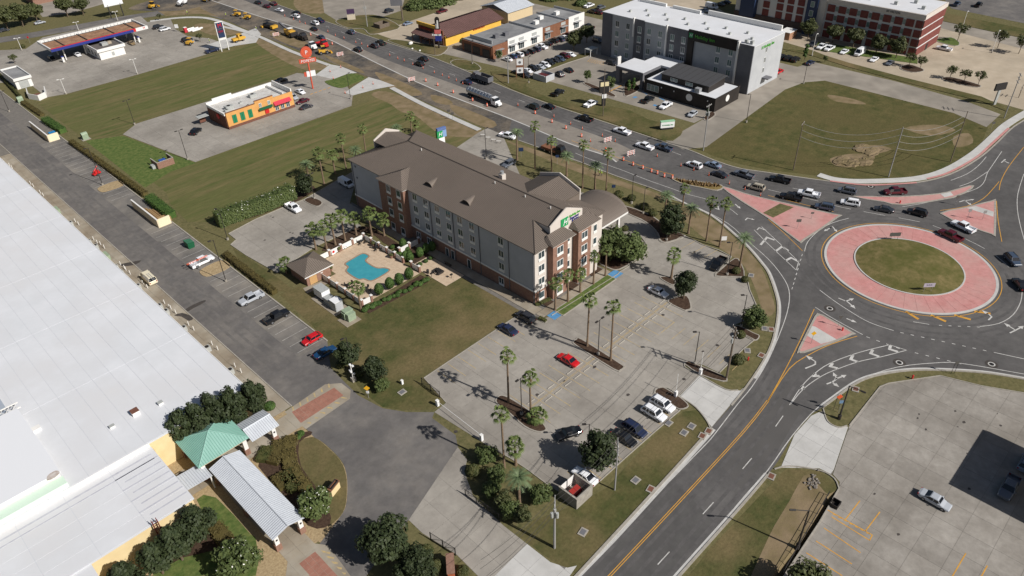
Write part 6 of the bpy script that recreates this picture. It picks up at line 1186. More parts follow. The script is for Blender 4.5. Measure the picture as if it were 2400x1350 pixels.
def hedge(pts, w, h, mat, label, name='hedge', size=.32,dens=26,flower=0,trunk=False):
    mb = MB(); ribbon(mb, pts, w*.85,.05,h*.9); P = []; F_ = []
    for a, b in zip(pts, pts[1:]):
        l = math.hypot(b[0]-a[0],b[1]-a[1]); ux, uy = (b[0]-a[0])/l,(b[1]-a[1])/l
        for i in range(int(l*(w+2*h)*dens)):
            t = random.random()*l; s = random.uniform(-(w/2+h),w/2+h); bump = .12*math.sin(t*1.7)+.08*math.sin(t*4.1)
            if abs(s) < w/2: lx, z, n = s, h+bump+random.uniform(-.1,.12),(0,0,1)
            else: sg = 1 if s > 0 else -1; lx = sg*(w/2+random.uniform(-.1,.15)+bump*.5); z = abs(s)-w/2; n = (-uy*sg, ux*sg,.3)
            p = (a[0]+ux*t-uy*lx, a[1]+uy*t+ux*lx, max(.05,z)); P.append((p, n))
            if flower and z > h*.6 and random.random() < flower: F_.append(((p[0],p[1],p[2]+.1),n))
    leafcloud(mb, P, size)
    if F_: leafcloud(mb, F_, size*.8,1)
    o = obj(name, mb, [mat, m_flower]); tag(o, label, 'hedge'); return o
hedge(SP([(168,336),(343,460)]),1.5,1.3,lf_rust, 'long brown clipped hedge between parking lane and lawn'); hedge(SP([(530,600),(645,690)]),1.5,1.2,lf_rust, 'brown clipped hedge between parking lane and pool house')
hedge(SP([(108,285),(150,312)]),2.4,1.7,lf_top, 'dark green rounded hedge behind the cream wall with the blue bin'); hedge(SP([(352,470),(405,512)]),2.6,1.9,lf_top, 'dark green rounded hedge behind the cream wall with brown timber')
hedge(SP([(512,530),(560,512),(620,492),(690,462)]),3.4,3.9,lf_crape, 'tall flowering hedge of crape myrtle along the rear lot', size=.42,flower=.04,dens=16)
hedge(SP([(45,235),(100,272)]),1.6,.8,lf_rust, 'straggling low hedge along the parking lane near the transformer'); hedge(SP([(0,178),(50,232)]),.9,1.1,lf_hedge, 'thin dark hedge beside the car wash wall')
hedge(SP([(1264,748),(1280,755)]),.8,.7,lf_hedge, 'short clipped hedge beside the blue access ramp', size=.22); hedge(SP([(1255,717),(1290,703)]),.8,.6,lf_hedge, 'low hedge against the brick hotel corner', size=.22)
for k, pts, mt, lb in ((42,[(330,70),(300,200),(330,360),(400,470),(480,560)],lf_rust, 'brown ribbon hedge curving through the planting bed'),(42,[(230,110),(200,250),(150,320)],lf_rust, 'rusty shrub mass beside the covered walk'),(42,[(120,170),(60,300)],lf_hedge, 'green shrub mass at the gravel edge'),(42,[(280,400),(330,500),(380,560)],lf_hedge, 'green shrub mass below the ribbon hedge'),(42,[(200,430),(280,540)],lf_rust, 'olive shrub mass along the covered walk gutter'),(41,[(2000,900),(2120,1050)],lf_rust, 'brown shrub mound on the mulch below the annexe')): hedge(QP(k, pts),2.4,1.0,mt, lb, 'shrub_bed',.3,18)
for px, s, lb in (((706,1020),.8,'bright green tuft at the tip of the planting bed'),((700,1028),.6,'small yellow-green tuft in the planting bed'),((634,958),1.3,'spiky shrub at the end of the short covered walk')): shrub(LOW, px, lb, s=s)
for px, s, lb in (((893,905),1.6,'dark bush on the lawn beside the yellow diamond sign'),((800,860),1.0,'yellowish bush at the foot of the camera pole'),((842,880),1.1,'straggly bush at the kerb of the drive corner'),((1140,1072),1.9,'round bush on the grass corner by the slender palm'),((1110,1110),1.2,'small bush on the gate verge'),((1165,1120),1.8,'large bush in the dark bed beside the entrance drive'),((1150,1150),1.6,'shaded bush at the entrance drive kerb'),((1265,1165),1.9,'bright green bush beside the dumpster enclosure'),((1195,1200),1.7,'rusty bush at the foot of the date palm'),((1225,1215),1.4,'brown bush on the verge behind the utility pole'),((1180,1180),1.4,'olive bush between the drive and the date palm'),((1000,1300),1.2,'ochre shrub beside the black gate'),((1020,1335),1.2,'ochre shrub in the mulch below the black gate'),((1085,1345),1.0,'bushy shrub beside the brick monument sign'),
    ((1725,640),1.0,'bush in the mulch island beside the black pickup'),((1745,660),.9,'bush at the foot of the wide date palm'),((1735,790),1.0,'bush in the corner bed by the lane kerb'),((1730,850),1.3,'weedy bush on the verge by the big wooden pole'),((1480,470),1.2,'bush in the bed behind the porch drive'),((1450,462),1.3,'bush at the near end of the bed behind the porch'),((1510,490),1.2,'bush at the turn of the porch drive'),((1530,505),1.2,'bush beside the conical magnolia'),((1465,540),.9,'bush at the foot of the porch column'),((55,112),1.0,'dry bush at the forecourt lamp'),((1440,128),.9,'dark shrub against the grey hotel wall')): shrub(HED, px, lb, s=s) if s < 1.4 else tree('greencrape' if s > 1.55 else 'oak', px, lb, s*.3,cat='shrub', name='shrub', h=1)
# dry grass tufts on the median
mb = MB(); pts = [(S(1585+random.random()*100,421+random.random()*18)) for _ in range(500)]
for x, y in pts:
    if not inpoly((x, y),SP([(1580,420),(1690,436),(1680,446),(1600,430)])): continue
    a = random.uniform(0,6.28); mb.add([(x-.3*math.cos(a),y-.3*math.sin(a),.2),(x+.3*math.cos(a),y+.3*math.sin(a),.2),(x, y,.9)],[(0,1,2)])
o = obj('tall_grass', mb, m_skirt); tag(o, 'tall dry grass on the road median', 'grass'); o['kind'] = 'stuff'
# dirt heaps in the field
for k, pts, lb in ((24,[(870,30),(960,60)],'rough brown dirt heap in the field nearer the utility pole'),(24,[(690,145),(800,160),(900,155)],'long brown dirt heap in the field toward the kerb')):
    mb = MB()
    for (x, y) in pts:
        c = Q(k, x, y); mb.ball((c[0],c[1],0),3.4,2.1,.55,18,10,0,.16)
    o = obj('dirt_heap', mb, m_dirt); tag(o, lb, 'dirt heap')
# ================================================================== VEHICLES
def loft(secs, mi=0,mb=None):
    """secs: list of rings (same length) -> closed skin"""
    mb = mb or MB(); n = len(secs[0]); b = len(mb.v)
    for r in secs: mb.v += [tuple(p) for p in r]
    for k in range(len(secs)-1):
        for i in range(n): mb.f.append([b+k*n+i, b+k*n+(i+1) % n, b+(k+1)*n+(i+1) % n, b+(k+1)*n+i]); mb.mi.append(mi)
    mb.f.append([b+i for i in range(n)][::-1]); mb.mi.append(mi); mb.f.append([b+(len(secs)-1)*n+i for i in range(n)]); mb.mi.append(mi)
    return mb
def ring(x, w, zl, zt, belt=.92):
    h = [(w*.88,zl),(w, zl+.16),(w,(zl+zt)/2+.05),(w*.96,zt-.1),(w*.84,zt)]
    return [(x,-a, z) for a, z in h]+[(x, a, z) for a, z in h[::-1]]
SPEC = dict(sedan=(4.8,.92,1.45,-.95,-.55,.75,1.55,.96,.72),hatch=(4.3,.9,1.5,-1.0,-.45,1.35,1.95,.98,.8),suv=(4.75,.96,1.75,-1.15,-.6,1.75,2.15,1.08,.95),pickup=(5.7,1.0,1.88,-1.35,-.8,.75,.95,1.15,1.05),van=(5.4,1.0,2.1,-2.1,-1.5,2.45,2.62,1.2,1.1),bigvan=(5.9,1.02,2.6,-2.3,-1.6,2.75,2.88,1.3,1.2))
PROTO = {}
def carproto(kind):
    if kind in PROTO: return PROTO[kind]
    L, w, H, c0,r0,r1,c1,zb, zh = SPEC[kind]; l = L/2; big = kind in ('pickup', 'suv', 'van', 'bigvan'); zl = .34 if big else .24
    t = bpy.data.objects.new('car', None); COL.objects.link(t); ORG[t.name] = (0,0,0)     # front looks to -X of the part frame, turned below
    S_ = [ring(-l, w*.78,zl+.12,zh-.18),ring(-l+.14,w*.92,zl, zh-.06),ring(-l+.9,w, zl, zh+.02),ring(c0-.05,w, zl, zb-.02)]
    if kind == 'pickup': S_ += [ring(c1+.02,w, zl, zb)]
    elif kind == 'sedan': S_ += [ring(c1,w, zl, zb),ring(l-.3,w*.97,zl, zb-.04),ring(l, w*.84,zl+.14,zb-.14)]
    else: S_ += [ring(c1,w, zl, zb),ring(l-.06,w*.96,zl, zb),ring(l, w*.9,zl+.12,zb-.1)]
    mb = loft(S_)
    if kind == 'pickup':
        x0,x1 = c1+.02,l; mb.box(x0,-w, zl, x1,w,.72); mb.box(x0,-w,.72,x1,-w+.1,zb-.02); mb.box(x0,w-.1,.72,x1,w, zb-.02); mb.box(x1-.09,-w+.1,.72,x1,w-.1,zb-.04)
    rw = w*.76; zr = H-.07                                      # roof with pillars
    rf = [(r0,-rw),(r1,-rw),(r1,rw),(r0,rw)]; n = len(mb.v)
    mb.v += [(r0-.04,-rw-.03,zr-.02),(r1+.04,-rw-.03,zr-.03),(r1+.04,rw+.03,zr-.03),(r0-.04,rw+.03,zr-.02),(r0+.2,-rw+.12,H),(r1-.15,-rw+.12,H-.02),(r1-.15,rw-.12,H-.02),(r0+.2,rw-.12,H)]
    for f in ((4,5,6,7),(0,1,5,4),(1,2,6,5),(2,3,7,6),(3,0,4,7),(3,2,1,0)): mb.f.append([n+i for i in f]); mb.mi.append(0)
    bw = w*.93; xs = [(c0,r0),(c1,r1)]
    for sg in (-1,1):
        for b_, r_ in xs: mb.tube((b_, sg*bw, zb-.05),(r_, sg*rw, zr),.055,4)
        if kind in ('sedan', 'hatch', 'suv'): xm = (r0+r1)/2; mb.tube((xm, sg*(bw+.005),zb-.05),(xm, sg*(rw+.01),zr),.05,4)
        if kind == 'suv': mb.tube((r1-.55,sg*(bw+.005),zb-.05),(r1-.6,sg*(rw+.01),zr),.07,4)
        if kind in ('van', 'bigvan'):                          # blind panels along the cargo bay
            mb.add([(r0+.9,sg*bw*1.005,zb-.05),(c1,sg*bw*1.005,zb-.05),(r1,sg*(rw+.02),zr),(r0+.9,sg*(rw+.02),zr)],[(0,1,2,3)])
        mb.box(c0+.12,sg*(w+.02),zb-.02,c0+.3,sg*(w+.2),zb+.14)    # mirrors
    body = obm('body', mb.mesh('body', paint('black'))); body.parent = t
    body.material_slots[0].link = 'OBJECT'
    def pane(nm, q4): m = MB(); m.add(q4,[(0,1,2,3)]); o = obm(nm, m.mesh(nm, m_cglass),t)
    pane('windscreen', [(c0,-bw, zb-.06),(c0,bw, zb-.06),(r0,rw, zr),(r0,-rw, zr)]); pane('rear_window', [(c1,bw, zb-.06),(c1,-bw, zb-.06),(r1,-rw, zr),(r1,rw, zr)])
    for sg in (-1,1): pane('side_window', [(c0,sg*bw, zb-.06),(c1,sg*bw, zb-.06),(r1,sg*rw, zr),(r0,sg*rw, zr)])
    rr = .38 if big else .33; wx = l*.62
    ty = MB(); ty.tube((0,-.11,0),(0,.11,0),rr,14); tm = ty.mesh('tyre', m_tyre); rm = MB().tube((0,-.118,0),(0,.118,0),rr*.62,10).mesh('rim', m_rim)
    for x in (-wx, wx*.94):
        for sg in (-1,1):
            o = obm('wheel', tm, t); o.location = (x, sg*(w-.1),rr); r = obm('rim', rm, o)
    hl = MB().box(-.03,-.2,-.08,.12,.2,.08).mesh('headlight', m_hl); tl = MB().box(-.1,-.12,-.14,.03,.12,.14).mesh('taillight', m_tl)
    for sg in (-1,1):
        o = obm('headlight', hl, t); o.location = (-l+.1,sg*w*.68,zh-.22); o = obm('taillight', tl, t); o.location = (l-.01,sg*w*.76,zb-.26)
    if kind == 'suv':
        for sg in (-1,1): obm('roof_rail', MB().box(r0+.2,sg*(rw-.04),H-.02,r1-.1,sg*(rw-.1),H+.05).mesh('roof_rail', m_dark),t)
    PROTO[kind] = t; t['used'] = 0; return t
NAMEK = dict(sedan='sedan', hatch='hatchback', suv='suv', pickup='pickup_truck', van='van', bigvan='van')
CATK = dict(sedan='car', hatch='car', suv='SUV', pickup='pickup', van='van', bigvan='van')
HWY = smooth(SP([(520,-5),(600,25),(711,50),(791,80),(910,125),(1016,165),(1200,235),(1301,272),(1427,315),(1553,355),(1640,385),(1740,420),(1830,442),(1926,462),(2030,480),(2150,505),(2250,540),(2330,590),(2380,640)]),5)
def hdir(c, sg):
    b = min(range(len(HWY)-1),key=lambda i: (HWY[i][0]-c[0])**2+(HWY[i][1]-c[1])**2); a, d = HWY[max(0,b-1)],HWY[b+1]
    return math.atan2(d[1]-a[1],d[0]-a[0])+(0 if sg > 0 else math.pi)
def car(kind, col, px, head, label, group=None, z=.045):
    c = S(*px,.75 if kind not in ('pickup', 'suv', 'van') else .9); a = head if isinstance(head,(int, float)) else None
    if head == 'H': ang = hdir(c,1)
    elif head == '-H': ang = hdir(c,-1)
    elif isinstance(head, tuple): d = S(*head,.75); ang = math.atan2(d[1]-c[1],d[0]-c[0])
    else: ang = R_(head)
    p = carproto(kind); o = p if not p['used'] else dup(p); p['used'] = 1
    o.name = NAMEK[kind]; o.location = (c[0],c[1],z); o.rotation_euler = (0,0,ang+math.pi); tag(o, label, CATK[kind],group)
    for ch in o.children:
        if ch.name.startswith('body'): ch.material_slots[0].link = 'OBJECT'; ch.material_slots[0].material = paint(col)
    return o
UPX, DNX, UPY, DNY = 0,180,90,-90
GH = 'cars in the highway traffic'
for r in (
    # hotel lot
    ('pickup', 'black',(1684,616),(1670,632),'black pickup parked in the mulch-island stall by the wide date palm'),('sedan', 'white',(1543,682),(1560,690),'white sedan in the shade of the magnolia island'),('sedan', 'red',(1331,842),UPY, 'bright red sedan in the middle row of the hotel car park'),('suv', 'dark',(1232,741),UPY, 'dark grey SUV beside the blue access ramp'),('sedan', 'navy',(1190,770),UPY, 'dark blue sedan nosed to the hotel lawn'),
    ('suv', 'white',(1553,945),DNY, 'white SUV with open sunroof beside the mulch island'),('suv', 'white',(1533,966),DNY, 'white SUV with roof rails second from the mulch island'),('suv', 'navy',(1487,1003),DNY, 'dark blue SUV nearest the white SUVs at the verge kerb'),('sedan', 'black',(1463,1024),DNY, 'black sedan half under the magnolia by the verge kerb'),('sedan', 'black',(1332,1014),(1300,1024),'black sedan driving through the hotel car park'),('sedan', 'white',(1371,1114),UPY, 'white sedan tucked between dumpster enclosure and magnolia'),
    ('suv', 'grey',(1192,382),(1176,392),'grey SUV parked behind the hotel on the highway side'),('pickup', 'white',(1190,317),(1205,322),'white pickup on the hotel highway entrance beside the barricades'),('van', 'white',(811,428),DNY, 'white covered pickup van in the shade of the hotel far wall'),('pickup', 'white',(687,485),DNY, 'white pickup parked along the flowering hedge'),
    # store lane
    ('pickup', 'white',(473,611),UPX, 'white utility pickup with orange ladders in the parking lane'),('van', 'cream',(348,651),UPY, 'cream van with ladders on its roof beside the store sidewalk'),('pickup', 'silver',(588,697),DNX, 'silver pickup parked below the lamp island'),('pickup', 'black',(648,740),UPX, 'black lifted pickup between silver pickup and red hatchback'),('hatch', 'red',(731,793),DNX, 'bright red hatchback in the parking lane'),('sedan', 'blue',(762,824),UPX, 'dark blue sedan with open door under the magnolia'),
    # east lot
    ('sedan', 'silver',(2192,1170),(2210,1180),'silver sedan crossing the empty east car park'),('pickup', 'grey',(2366,1140),(2352,1165),'grey pickup in the canopy shadow of the east car park'),('suv', 'steel',(2408,1082),(2425,1050),'pale blue SUV at the fuel canopy edge'),
    # restaurant, fuel station
    ('suv', 'black',(459,306),(480,290),'black SUV at the drive-through menu board'),('sedan', 'black',(659,187),UPX, 'black sedan behind the orange restaurant'),('sedan', 'white',(704,214),DNY, 'white sedan at the orange restaurant front'),('sedan', 'maroon',(709,236),DNX, 'dark red sedan at the orange restaurant front'),('sedan', 'dark',(718,249),UPX, 'dark grey sedan at the restaurant drive edge'),('suv', 'silver',(686,226),DNY, 'silver SUV half hidden by the orange restaurant corner'),
    ('suv', 'black',(121,136),DNY, 'black SUV at the pump in the canopy shadow'),('sedan', 'white',(181,127),DNY, 'white sedan beside the fuel shop windows'),('sedan', 'brown',(308,100),DNY, 'tan sedan under the canopy end with the red M'),('suv', 'black',(371,62),UPX, 'black SUV beside the white SUV at the forecourt edge'),('suv', 'white',(386,67),UPX, 'white SUV at the forecourt edge by the portable toilet'),('suv', 'black',(438,92),UPX, 'black SUV beside the yellow roller'),('pickup', 'navy',(497,117),UPX, 'dark blue pickup at the foot of the fuel price sign'),('sedan', 'silver',(93,52),UPX, 'silver sedan under the roadside oak'),('sedan', 'dark',(8,70),UPX, 'dark sedan under the big roadside oak'),
    # far side singles
    ('sedan', 'steel',(956,54),UPX, 'blue-grey sedan beside the yellow restaurant'),('suv', 'dark',(912,24),UPX, 'dark SUV below the big sign frame'),('pickup', 'maroon',(1036,25),UPX, 'dark red pickup on the tan lot by the wood'),
    ('suv', 'dark',(1312,172),(1300,165),'dark grey SUV on the drive beside the bin enclosure'),('sedan', 'black',(1333,163),(1320,156),'black sedan on the drive behind the dark grey SUV'),('pickup', 'black',(1308,216),(1325,208),'black pickup alone on the grey hotel lot'),('pickup', 'white',(1385,242),(1400,236),'white pickup at the foot of the tall shop pylon'),('pickup', 'black',(1519,232),(1532,226),'black pickup in front of the black restaurant'),('pickup', 'white',(1560,246),(1548,254),'white pickup in front of the black restaurant'),('hatch', 'silver',(1623,266),(1612,274),'silver hatchback at the corner of the black restaurant'),('suv', 'dark',(1434,146),DNY, 'dark SUV under the grey hotel porch front'),('suv', 'dark',(1401,94),DNY, 'dark SUV beside the dark end wall of the grey hotel'),
    ('sedan', 'red',(1826,166),UPX, 'red car behind the grey hotel corner'),('sedan', 'navy',(1899,146),UPX, 'dark blue car by the pointed cypress'),
    ('pickup', 'white',(1926,108),DNX, 'white pickup beside the lamp in front of the red brick hotel'),('pickup', 'white',(1944,112),DNX, 'white pickup between its twin and the white sedan at the red brick hotel'),('suv', 'dark',(1905,102),DNX, 'dark SUV in the shade at the red brick hotel'),('sedan', 'white',(1979,120),DNX, 'white sedan with dark roof at the red brick hotel'),('bigvan', 'white',(2015,124),DNX, 'tall white van at the red brick hotel'),('sedan', 'white',(2049,138),DNX, 'low white coupe at the red brick hotel'),('sedan', 'grey',(2086,146),DNX, 'grey sedan at the end of the red brick hotel row'),('pickup', 'white',(2213,112),UPY, 'white work truck beside the red brick hotel end door'),
    ('pickup', 'white',(1381,12),UPX, 'white pickup on the far lot behind the shop row'),('suv', 'grey',(1409,16),UPX, 'grey SUV on the far lot behind the shop row'),('bigvan', 'white',(1668,16),DNY, 'white van in the back lot between the two hotels'),('sedan', 'silver',(1653,24),DNY, 'silver car beside the white van in the back lot'),('sedan', 'white',(1638,27),DNY, 'white car next to the silver one in the back lot'),('pickup', 'slate',(2243,8),UPX, 'slate pickup on the back street verge'),('pickup', 'black',(2294,10),UPX, 'black pickup on the back street verge'),
    # roundabout and approach
    ('pickup', 'black',(1828,419),'-H', 'black pickup in the kerb lane beside the field'),('pickup', 'black',(1854,460),'-H', 'long black pickup beside the white pickup near the pink splitter'),('pickup', 'white',(1896,452),'-H', 'white crew-cab pickup leaving the roundabout'),('suv', 'grey',(1986,445),(1955,440),'silver-grey SUV in the bypass lane beside the field'),('pickup', 'maroon',(2098,447),(2060,450),'dark red pickup in the bypass lane beside the pink island'),('suv', 'slate',(1933,483),'-H', 'slate SUV at the tip of the pink triangle island'),('suv', 'white',(1993,473),'-H', 'white SUV with dark roof bars leaving the roundabout'),('sedan', 'dark',(2072,489),'-H', 'dark grey sedan leaving the roundabout'),('suv', 'black',(2150,496),'-H', 'black SUV turning off the roundabout'),('pickup', 'white',(2258,529),'-H', 'white pickup with black bed on the roundabout'),('pickup', 'maroon',(2228,550),'-H', 'maroon pickup on the inner roundabout lane'),('suv', 'slate',(2374,607),(2385,620),'slate SUV on the roundabout entry'),('sedan', 'black',(2392,665),(2380,650),'black sedan on the roundabout'),
    ('suv', 'white',(1627,385),'-H', 'white SUV with black roof panel beside the traffic cones'),('sedan', 'steel',(1672,385),'-H', 'pale blue-grey sedan in the kerb lane'),('sedan', 'dark',(1686,407),'-H', 'dark grey sedan between the cones and the grey pickup'),('pickup', 'grey',(1744,407),'-H', 'grey pickup in the kerb lane before the field corner'),('suv', 'beige',(1772,437),'-H', 'beige SUV beside the pink median tip'),('pickup', 'white',(1458,306),'-H', 'white pickup beside the low white hotel sign'),('pickup', 'white',(1511,341),'-H', 'white pickup beside the grey pickup at the field driveway'),('pickup', 'slate',(1555,344),'-H', 'slate pickup at the field driveway mouth'),('pickup', 'black',(1371,276),'-H', 'black pickup beside the tall shop pylon'),('suv', 'green',(1250,248),'-H', 'dark green SUV followed by a black sedan'),('sedan', 'black',(1286,248),'-H', 'black sedan beside the dark green SUV'),('sedan', 'navy',(1094,191),'-H', 'dark blue sedan beside the grey dump truck')): car(*r)
for k, c, px, lb in (('suv', 'black',(983,148),'black SUV in the cone lane of a side-by-side pair'),('suv', 'black',(992,137),'black SUV in the kerb lane of a side-by-side pair'),('suv', 'black',(838,115),'black SUV on the concrete lane opposite the round sign'),('suv', 'dark',(877,106),'dark SUV next to a dark pickup near the yellow restaurant drive'),('pickup', 'green',(892,99),'dark pickup next to a dark SUV near the yellow restaurant drive'),('suv', 'slate',(822,74),'slate SUV in the kerb lane by the fenced well'),('sedan', 'slate',(752,86),'slate sedan passing the red truck'),('sedan', 'black',(735,67),'black sedan on the concrete lane behind the slate sedan'),('suv', 'white',(738,53),'white SUV beside a dark blue pickup'),('pickup', 'navy',(749,47),'dark blue pickup beside a white SUV'),('suv', 'white',(692,37),'white SUV beside a black sedan on the highway'),('sedan', 'black',(694,29),'black sedan beside a white SUV on the highway'),('sedan', 'white',(654,23),'white sedan behind the dark red cars'),('sedan', 'maroon',(624,14),'dark red sedan in the concrete lane'),('suv', 'maroon',(640,8),'dark red SUV in the kerb lane'),('sedan', 'black',(604,5),'black sedan at the distant end of the traffic')):
    car(k, c, px, '-H', lb, GH)
# shop row parking: two ranks
ROW = (('sedan', 'white',1189,138,0),('hatch', 'blue',1201,131,0),('suv', 'white',1215,127,0),('suv', 'black',1228,123,1),('suv', 'black',1243,119,1),('suv', 'navy',1256,114,0),('pickup', 'white',1269,108,0),('sedan', 'black',1283,101,1),('suv', 'black',1298,94,1),('suv', 'slate',1312,91,0),('sedan', 'white',1322,87,0),('suv', 'maroon',1331,81,0),('sedan', 'black',1344,77,1),('sedan', 'black',1355,74,1),('sedan', 'blue',1367,71,0),('pickup', 'black',1379,61,1))
wh = {0: '{} {} parked head-in at the shop row fronts'}
def rank(rows, where, gp, head):
    for i,(k, c, x, y, same) in enumerate(rows): car(k, c,(x, y),head, '%s %s, %s %s' % ({'navy': 'dark blue', 'slate': 'blue-grey', 'maroon': 'dark red'}.get(c, c),CATK[k] if k != 'hatch' else 'hatchback', ORD[i],where),gp)
rank(ROW, 'from the brick corner along the shop fronts', 'cars along the shop row', UPY)
rank((('sedan', 'black',1212,169,1),('suv', 'dark',1231,175,0),('sedan', 'white',1236,165,0),('suv', 'black',1250,159,1),('sedan', 'silver',1266,156,0),('suv', 'white',1277,151,1),('suv', 'black',1288,145,1),('sedan', 'dark',1301,140,1),('suv', 'slate',1312,137,0),('suv', 'maroon',1324,130,0),('sedan', 'white',1337,127,1)),'from the pylon sign in the outer shop lot rank', 'cars in the outer rank of the shop lot', DNY)
rank((('suv', 'black',1833,132,1),('suv', 'black',1849,135,1),('suv', 'black',1865,138,1)),'from the grey hotel wall in the side parking', 'black cars beside the grey hotel', UPX)
rank((('suv', 'black',1388,26,1),('suv', 'maroon',1402,28,1),('sedan', 'dark',1688,9,1),('sedan', 'dark',1702,4,1)),'in the far lots behind shop row and hotels', 'cars on the far lots', UPY)
# ladders on the utility pickup and the van
def ladder(c, z, ang, L, mt, label, pitch=0):
    t = thing('ladder', label, 'ladder',(c[0],c[1],z),ang, local=True)
    for s in (-.22,.22): obj('rail', MB().box(-L/2,s-.03,0,L/2,s+.03,.08),mt, t)
    for i in range(int(L/.4)): obj('rung', MB().box(-L/2+.2+i*.4-.02,-.19,.02,-L/2+.2+i*.4+.02,.19,.06),mt, t)
c = S(470,609,2); ladder((c[0]-.6,c[1]+.55),1.95,0,5.2,m_org, 'orange ladder on the rack of the white utility pickup'); ladder((c[0]-.6,c[1]-.45),1.95,0,4.6,m_metal, 'grey ladder on the near rack of the white utility pickup')
c = S(348,651,2.1); ladder((c[0]+.5,c[1]),2.14,1.57,3.6,m_metal, 'aluminium ladder on the roof of the cream van'); ladder((c[0]-.5,c[1]),2.14,1.57,3.6,m_metal, 'second aluminium ladder on the roof of the cream van')
# ---- trucks
def wheels(t, xs, y, r=.5,w=.3):
    tm = MB().tube((0,-w/2,0),(0,w/2,0),r,14).mesh('wheel', m_tyre); rm = MB().tube((0,-w/2-.01,0),(0,w/2+.01,0),r*.55,10).mesh('rim', m_rim)
    for x in xs:
        for s in (-1,1): o = obm('wheel', tm, t); o.location = (x, s*y, r); obm('rim', rm, o)
def truck(px, head, label, nm, cat='truck'):
    c = S(*px,1); ang = hdir(c,1 if head == 'H' else -1) if isinstance(head, str) else R_(head); t = thing(nm, label, cat,(c[0],c[1],.04),ang, local=True); return t
def cab(t, x, mt, hood=True):
    if hood: obj('hood', loft([ring(x+2.4,.8,.8,1.55),ring(x+1.2,.95,.7,1.8)][::-1]),mt, t)
    cb = MB(); cb.box(x-.9,-1.15,.75,x+1.2,1.15,2.1); cb.add([(x-.9,-1.1,2.1),(x+1.1,-1.1,2.1),(x+1.1,1.1,2.1),(x-.9,1.1,2.1),(x-.9,-.95,3.0),(x+.7,-.95,3.0),(x+.7,.95,3.0),(x-.9,.95,3.0)],[(4,5,6,7),(0,1,5,4),(2,3,7,6),(3,0,4,7)]); obj('cab', cb, mt, t)
    w = MB(); w.add([(x+1.1,-1.05,2.1),(x+1.1,1.05,2.1),(x+.72,.9,2.95),(x+.72,-.9,2.95)],[(0,1,2,3)]); obj('windscreen', w, m_cglass, t)
    for s in (-1,1): w = MB(); w.add([(x-.3,s*1.12,2.15),(x+1.0,s*1.12,2.15),(x+.65,s*.99,2.85),(x-.3,s*.99,2.85)],[(0,1,2,3)]); obj('side_window', w, m_cglass, t)
t = truck((1136,232),'H', 'polished steel tanker lorry with white cab on the concrete lane', 'tanker_truck'); cab(t,5.4,m_white); obj('chassis', MB().box(-8.5,-.5,.6,5,.5,.9),m_dark, t)
m = MB(); m.tube((-8.4,0,2.2),(3.8,0,2.2),1.1,18); obj('tank', m, M('polished_steel', ph(178,180,184),.2,metal=.85),t); obj('catwalk', MB().box(-7.8,-.3,3.28,3.2,.3,3.34),m_metal, t)
for i in range(6): obj('hatch', MB().tube((-6.8+i*1.8,0,3.34),(-6.8+i*1.8,0,3.5),.25,8),m_metal, t)
for i in range(8): obj('tank_band', MB().tube((-7.6+i*1.5,0,2.2),(-7.5+i*1.5,0,2.2),1.13,18),m_metal, t)
wheels(t,(6.9,3.9,2.8,-6.2,-7.4),1.0)
t = truck((1130,186),'-H', 'dark grey dump truck with open bed in the kerb lane', 'dump_truck'); cab(t,3.2,m_dgrey); b = MB(); ribbon(b, [(-4.6,-1.2),(1.6,-1.2),(1.6,1.2),(-4.6,1.2)],.12,1.2,2.9,closed=True); b.box(-4.6,-1.2,1.1,1.6,1.2,1.3); obj('dump_bed', b, m_dgrey, t); obj('load', MB().ball((-1.5,0,1.3),2.7,1.0,.9,12,6,noise=.1),m_base, t); wheels(t,(4.6,.6,-.7,-2.0,-3.4),1.0); obj('chassis', MB().box(-4.4,-.5,.6,3,.5,1.1),m_dark, t)
t = truck((728,108),'H', 'white tractor truck parked in the road works', 'tractor_truck'); cab(t,1.4,m_white); obj('chassis', MB().box(-3.6,-.5,.6,1.5,.5,1.0),m_dark, t); wheels(t,(2.8,-1.2,-2.5),1.0)
t = truck((754,103),'H', 'red flatbed truck in the road works', 'flatbed_truck'); cab(t,1.8,m_red); obj('bed', MB().box(-3.4,-1.2,1.0,.8,1.2,1.2),m_red, t); wheels(t,(3.0,-1.8),1.0)
t = truck((1300,352),'H', 'black service truck with trailer along the works kerb', 'service_truck'); cab(t,2.2,m_black); b = MB(); b.box(-4.4,-1.15,.8,1.2,1.15,1.5); obj('bed', b, m_brown, t); wheels(t,(3.3,-1.0,-3),1.0)
t = truck((708,87),'H', 'black compact loader truck behind the white tractor', 'service_truck'); cab(t,1.2,m_black); obj('bed', MB().box(-3.2,-1.1,.8,.2,1.1,1.5),m_dark, t); wheels(t,(2.4,-1.8),1.0)
t = truck((558,92),0,'small yellow dumper truck on the new apron', 'dumper_truck'); cab(t,.8,m_cat); obj('bed', MB().box(-2.6,-1,.9,-.2,1,1.7),m_cat, t); wheels(t,(1.8,-1.4),.95,.45)
def roller(px, ang, label):
    c = S(*px); t = thing('road_roller', label, 'roller',(c[0],c[1],.04),ang, local=True); obj('drum', MB().tube((1.4,-.9,.7),(1.4,.9,.7),.7,16),m_metal, t); obj('body', MB().box(-2.2,-.8,.8,.4,.8,1.7),m_cat, t); obj('yoke', MB().box(.4,-1.05,.6,1.5,1.05,1.0),m_cat, t); obj('canopy', MB().box(-1.0,-.8,2.7,.6,.8,2.8),m_cat, t)
    for x in (-.9,.5):
        for y in (-.7,.7): obj('post', MB().box(x-.04,y-.04,1.0 if x > 0 else 1.7,x+.04,y+.04,2.7),m_dark, t)
    wheels(t,(-1.5,),.85,.7,.4)
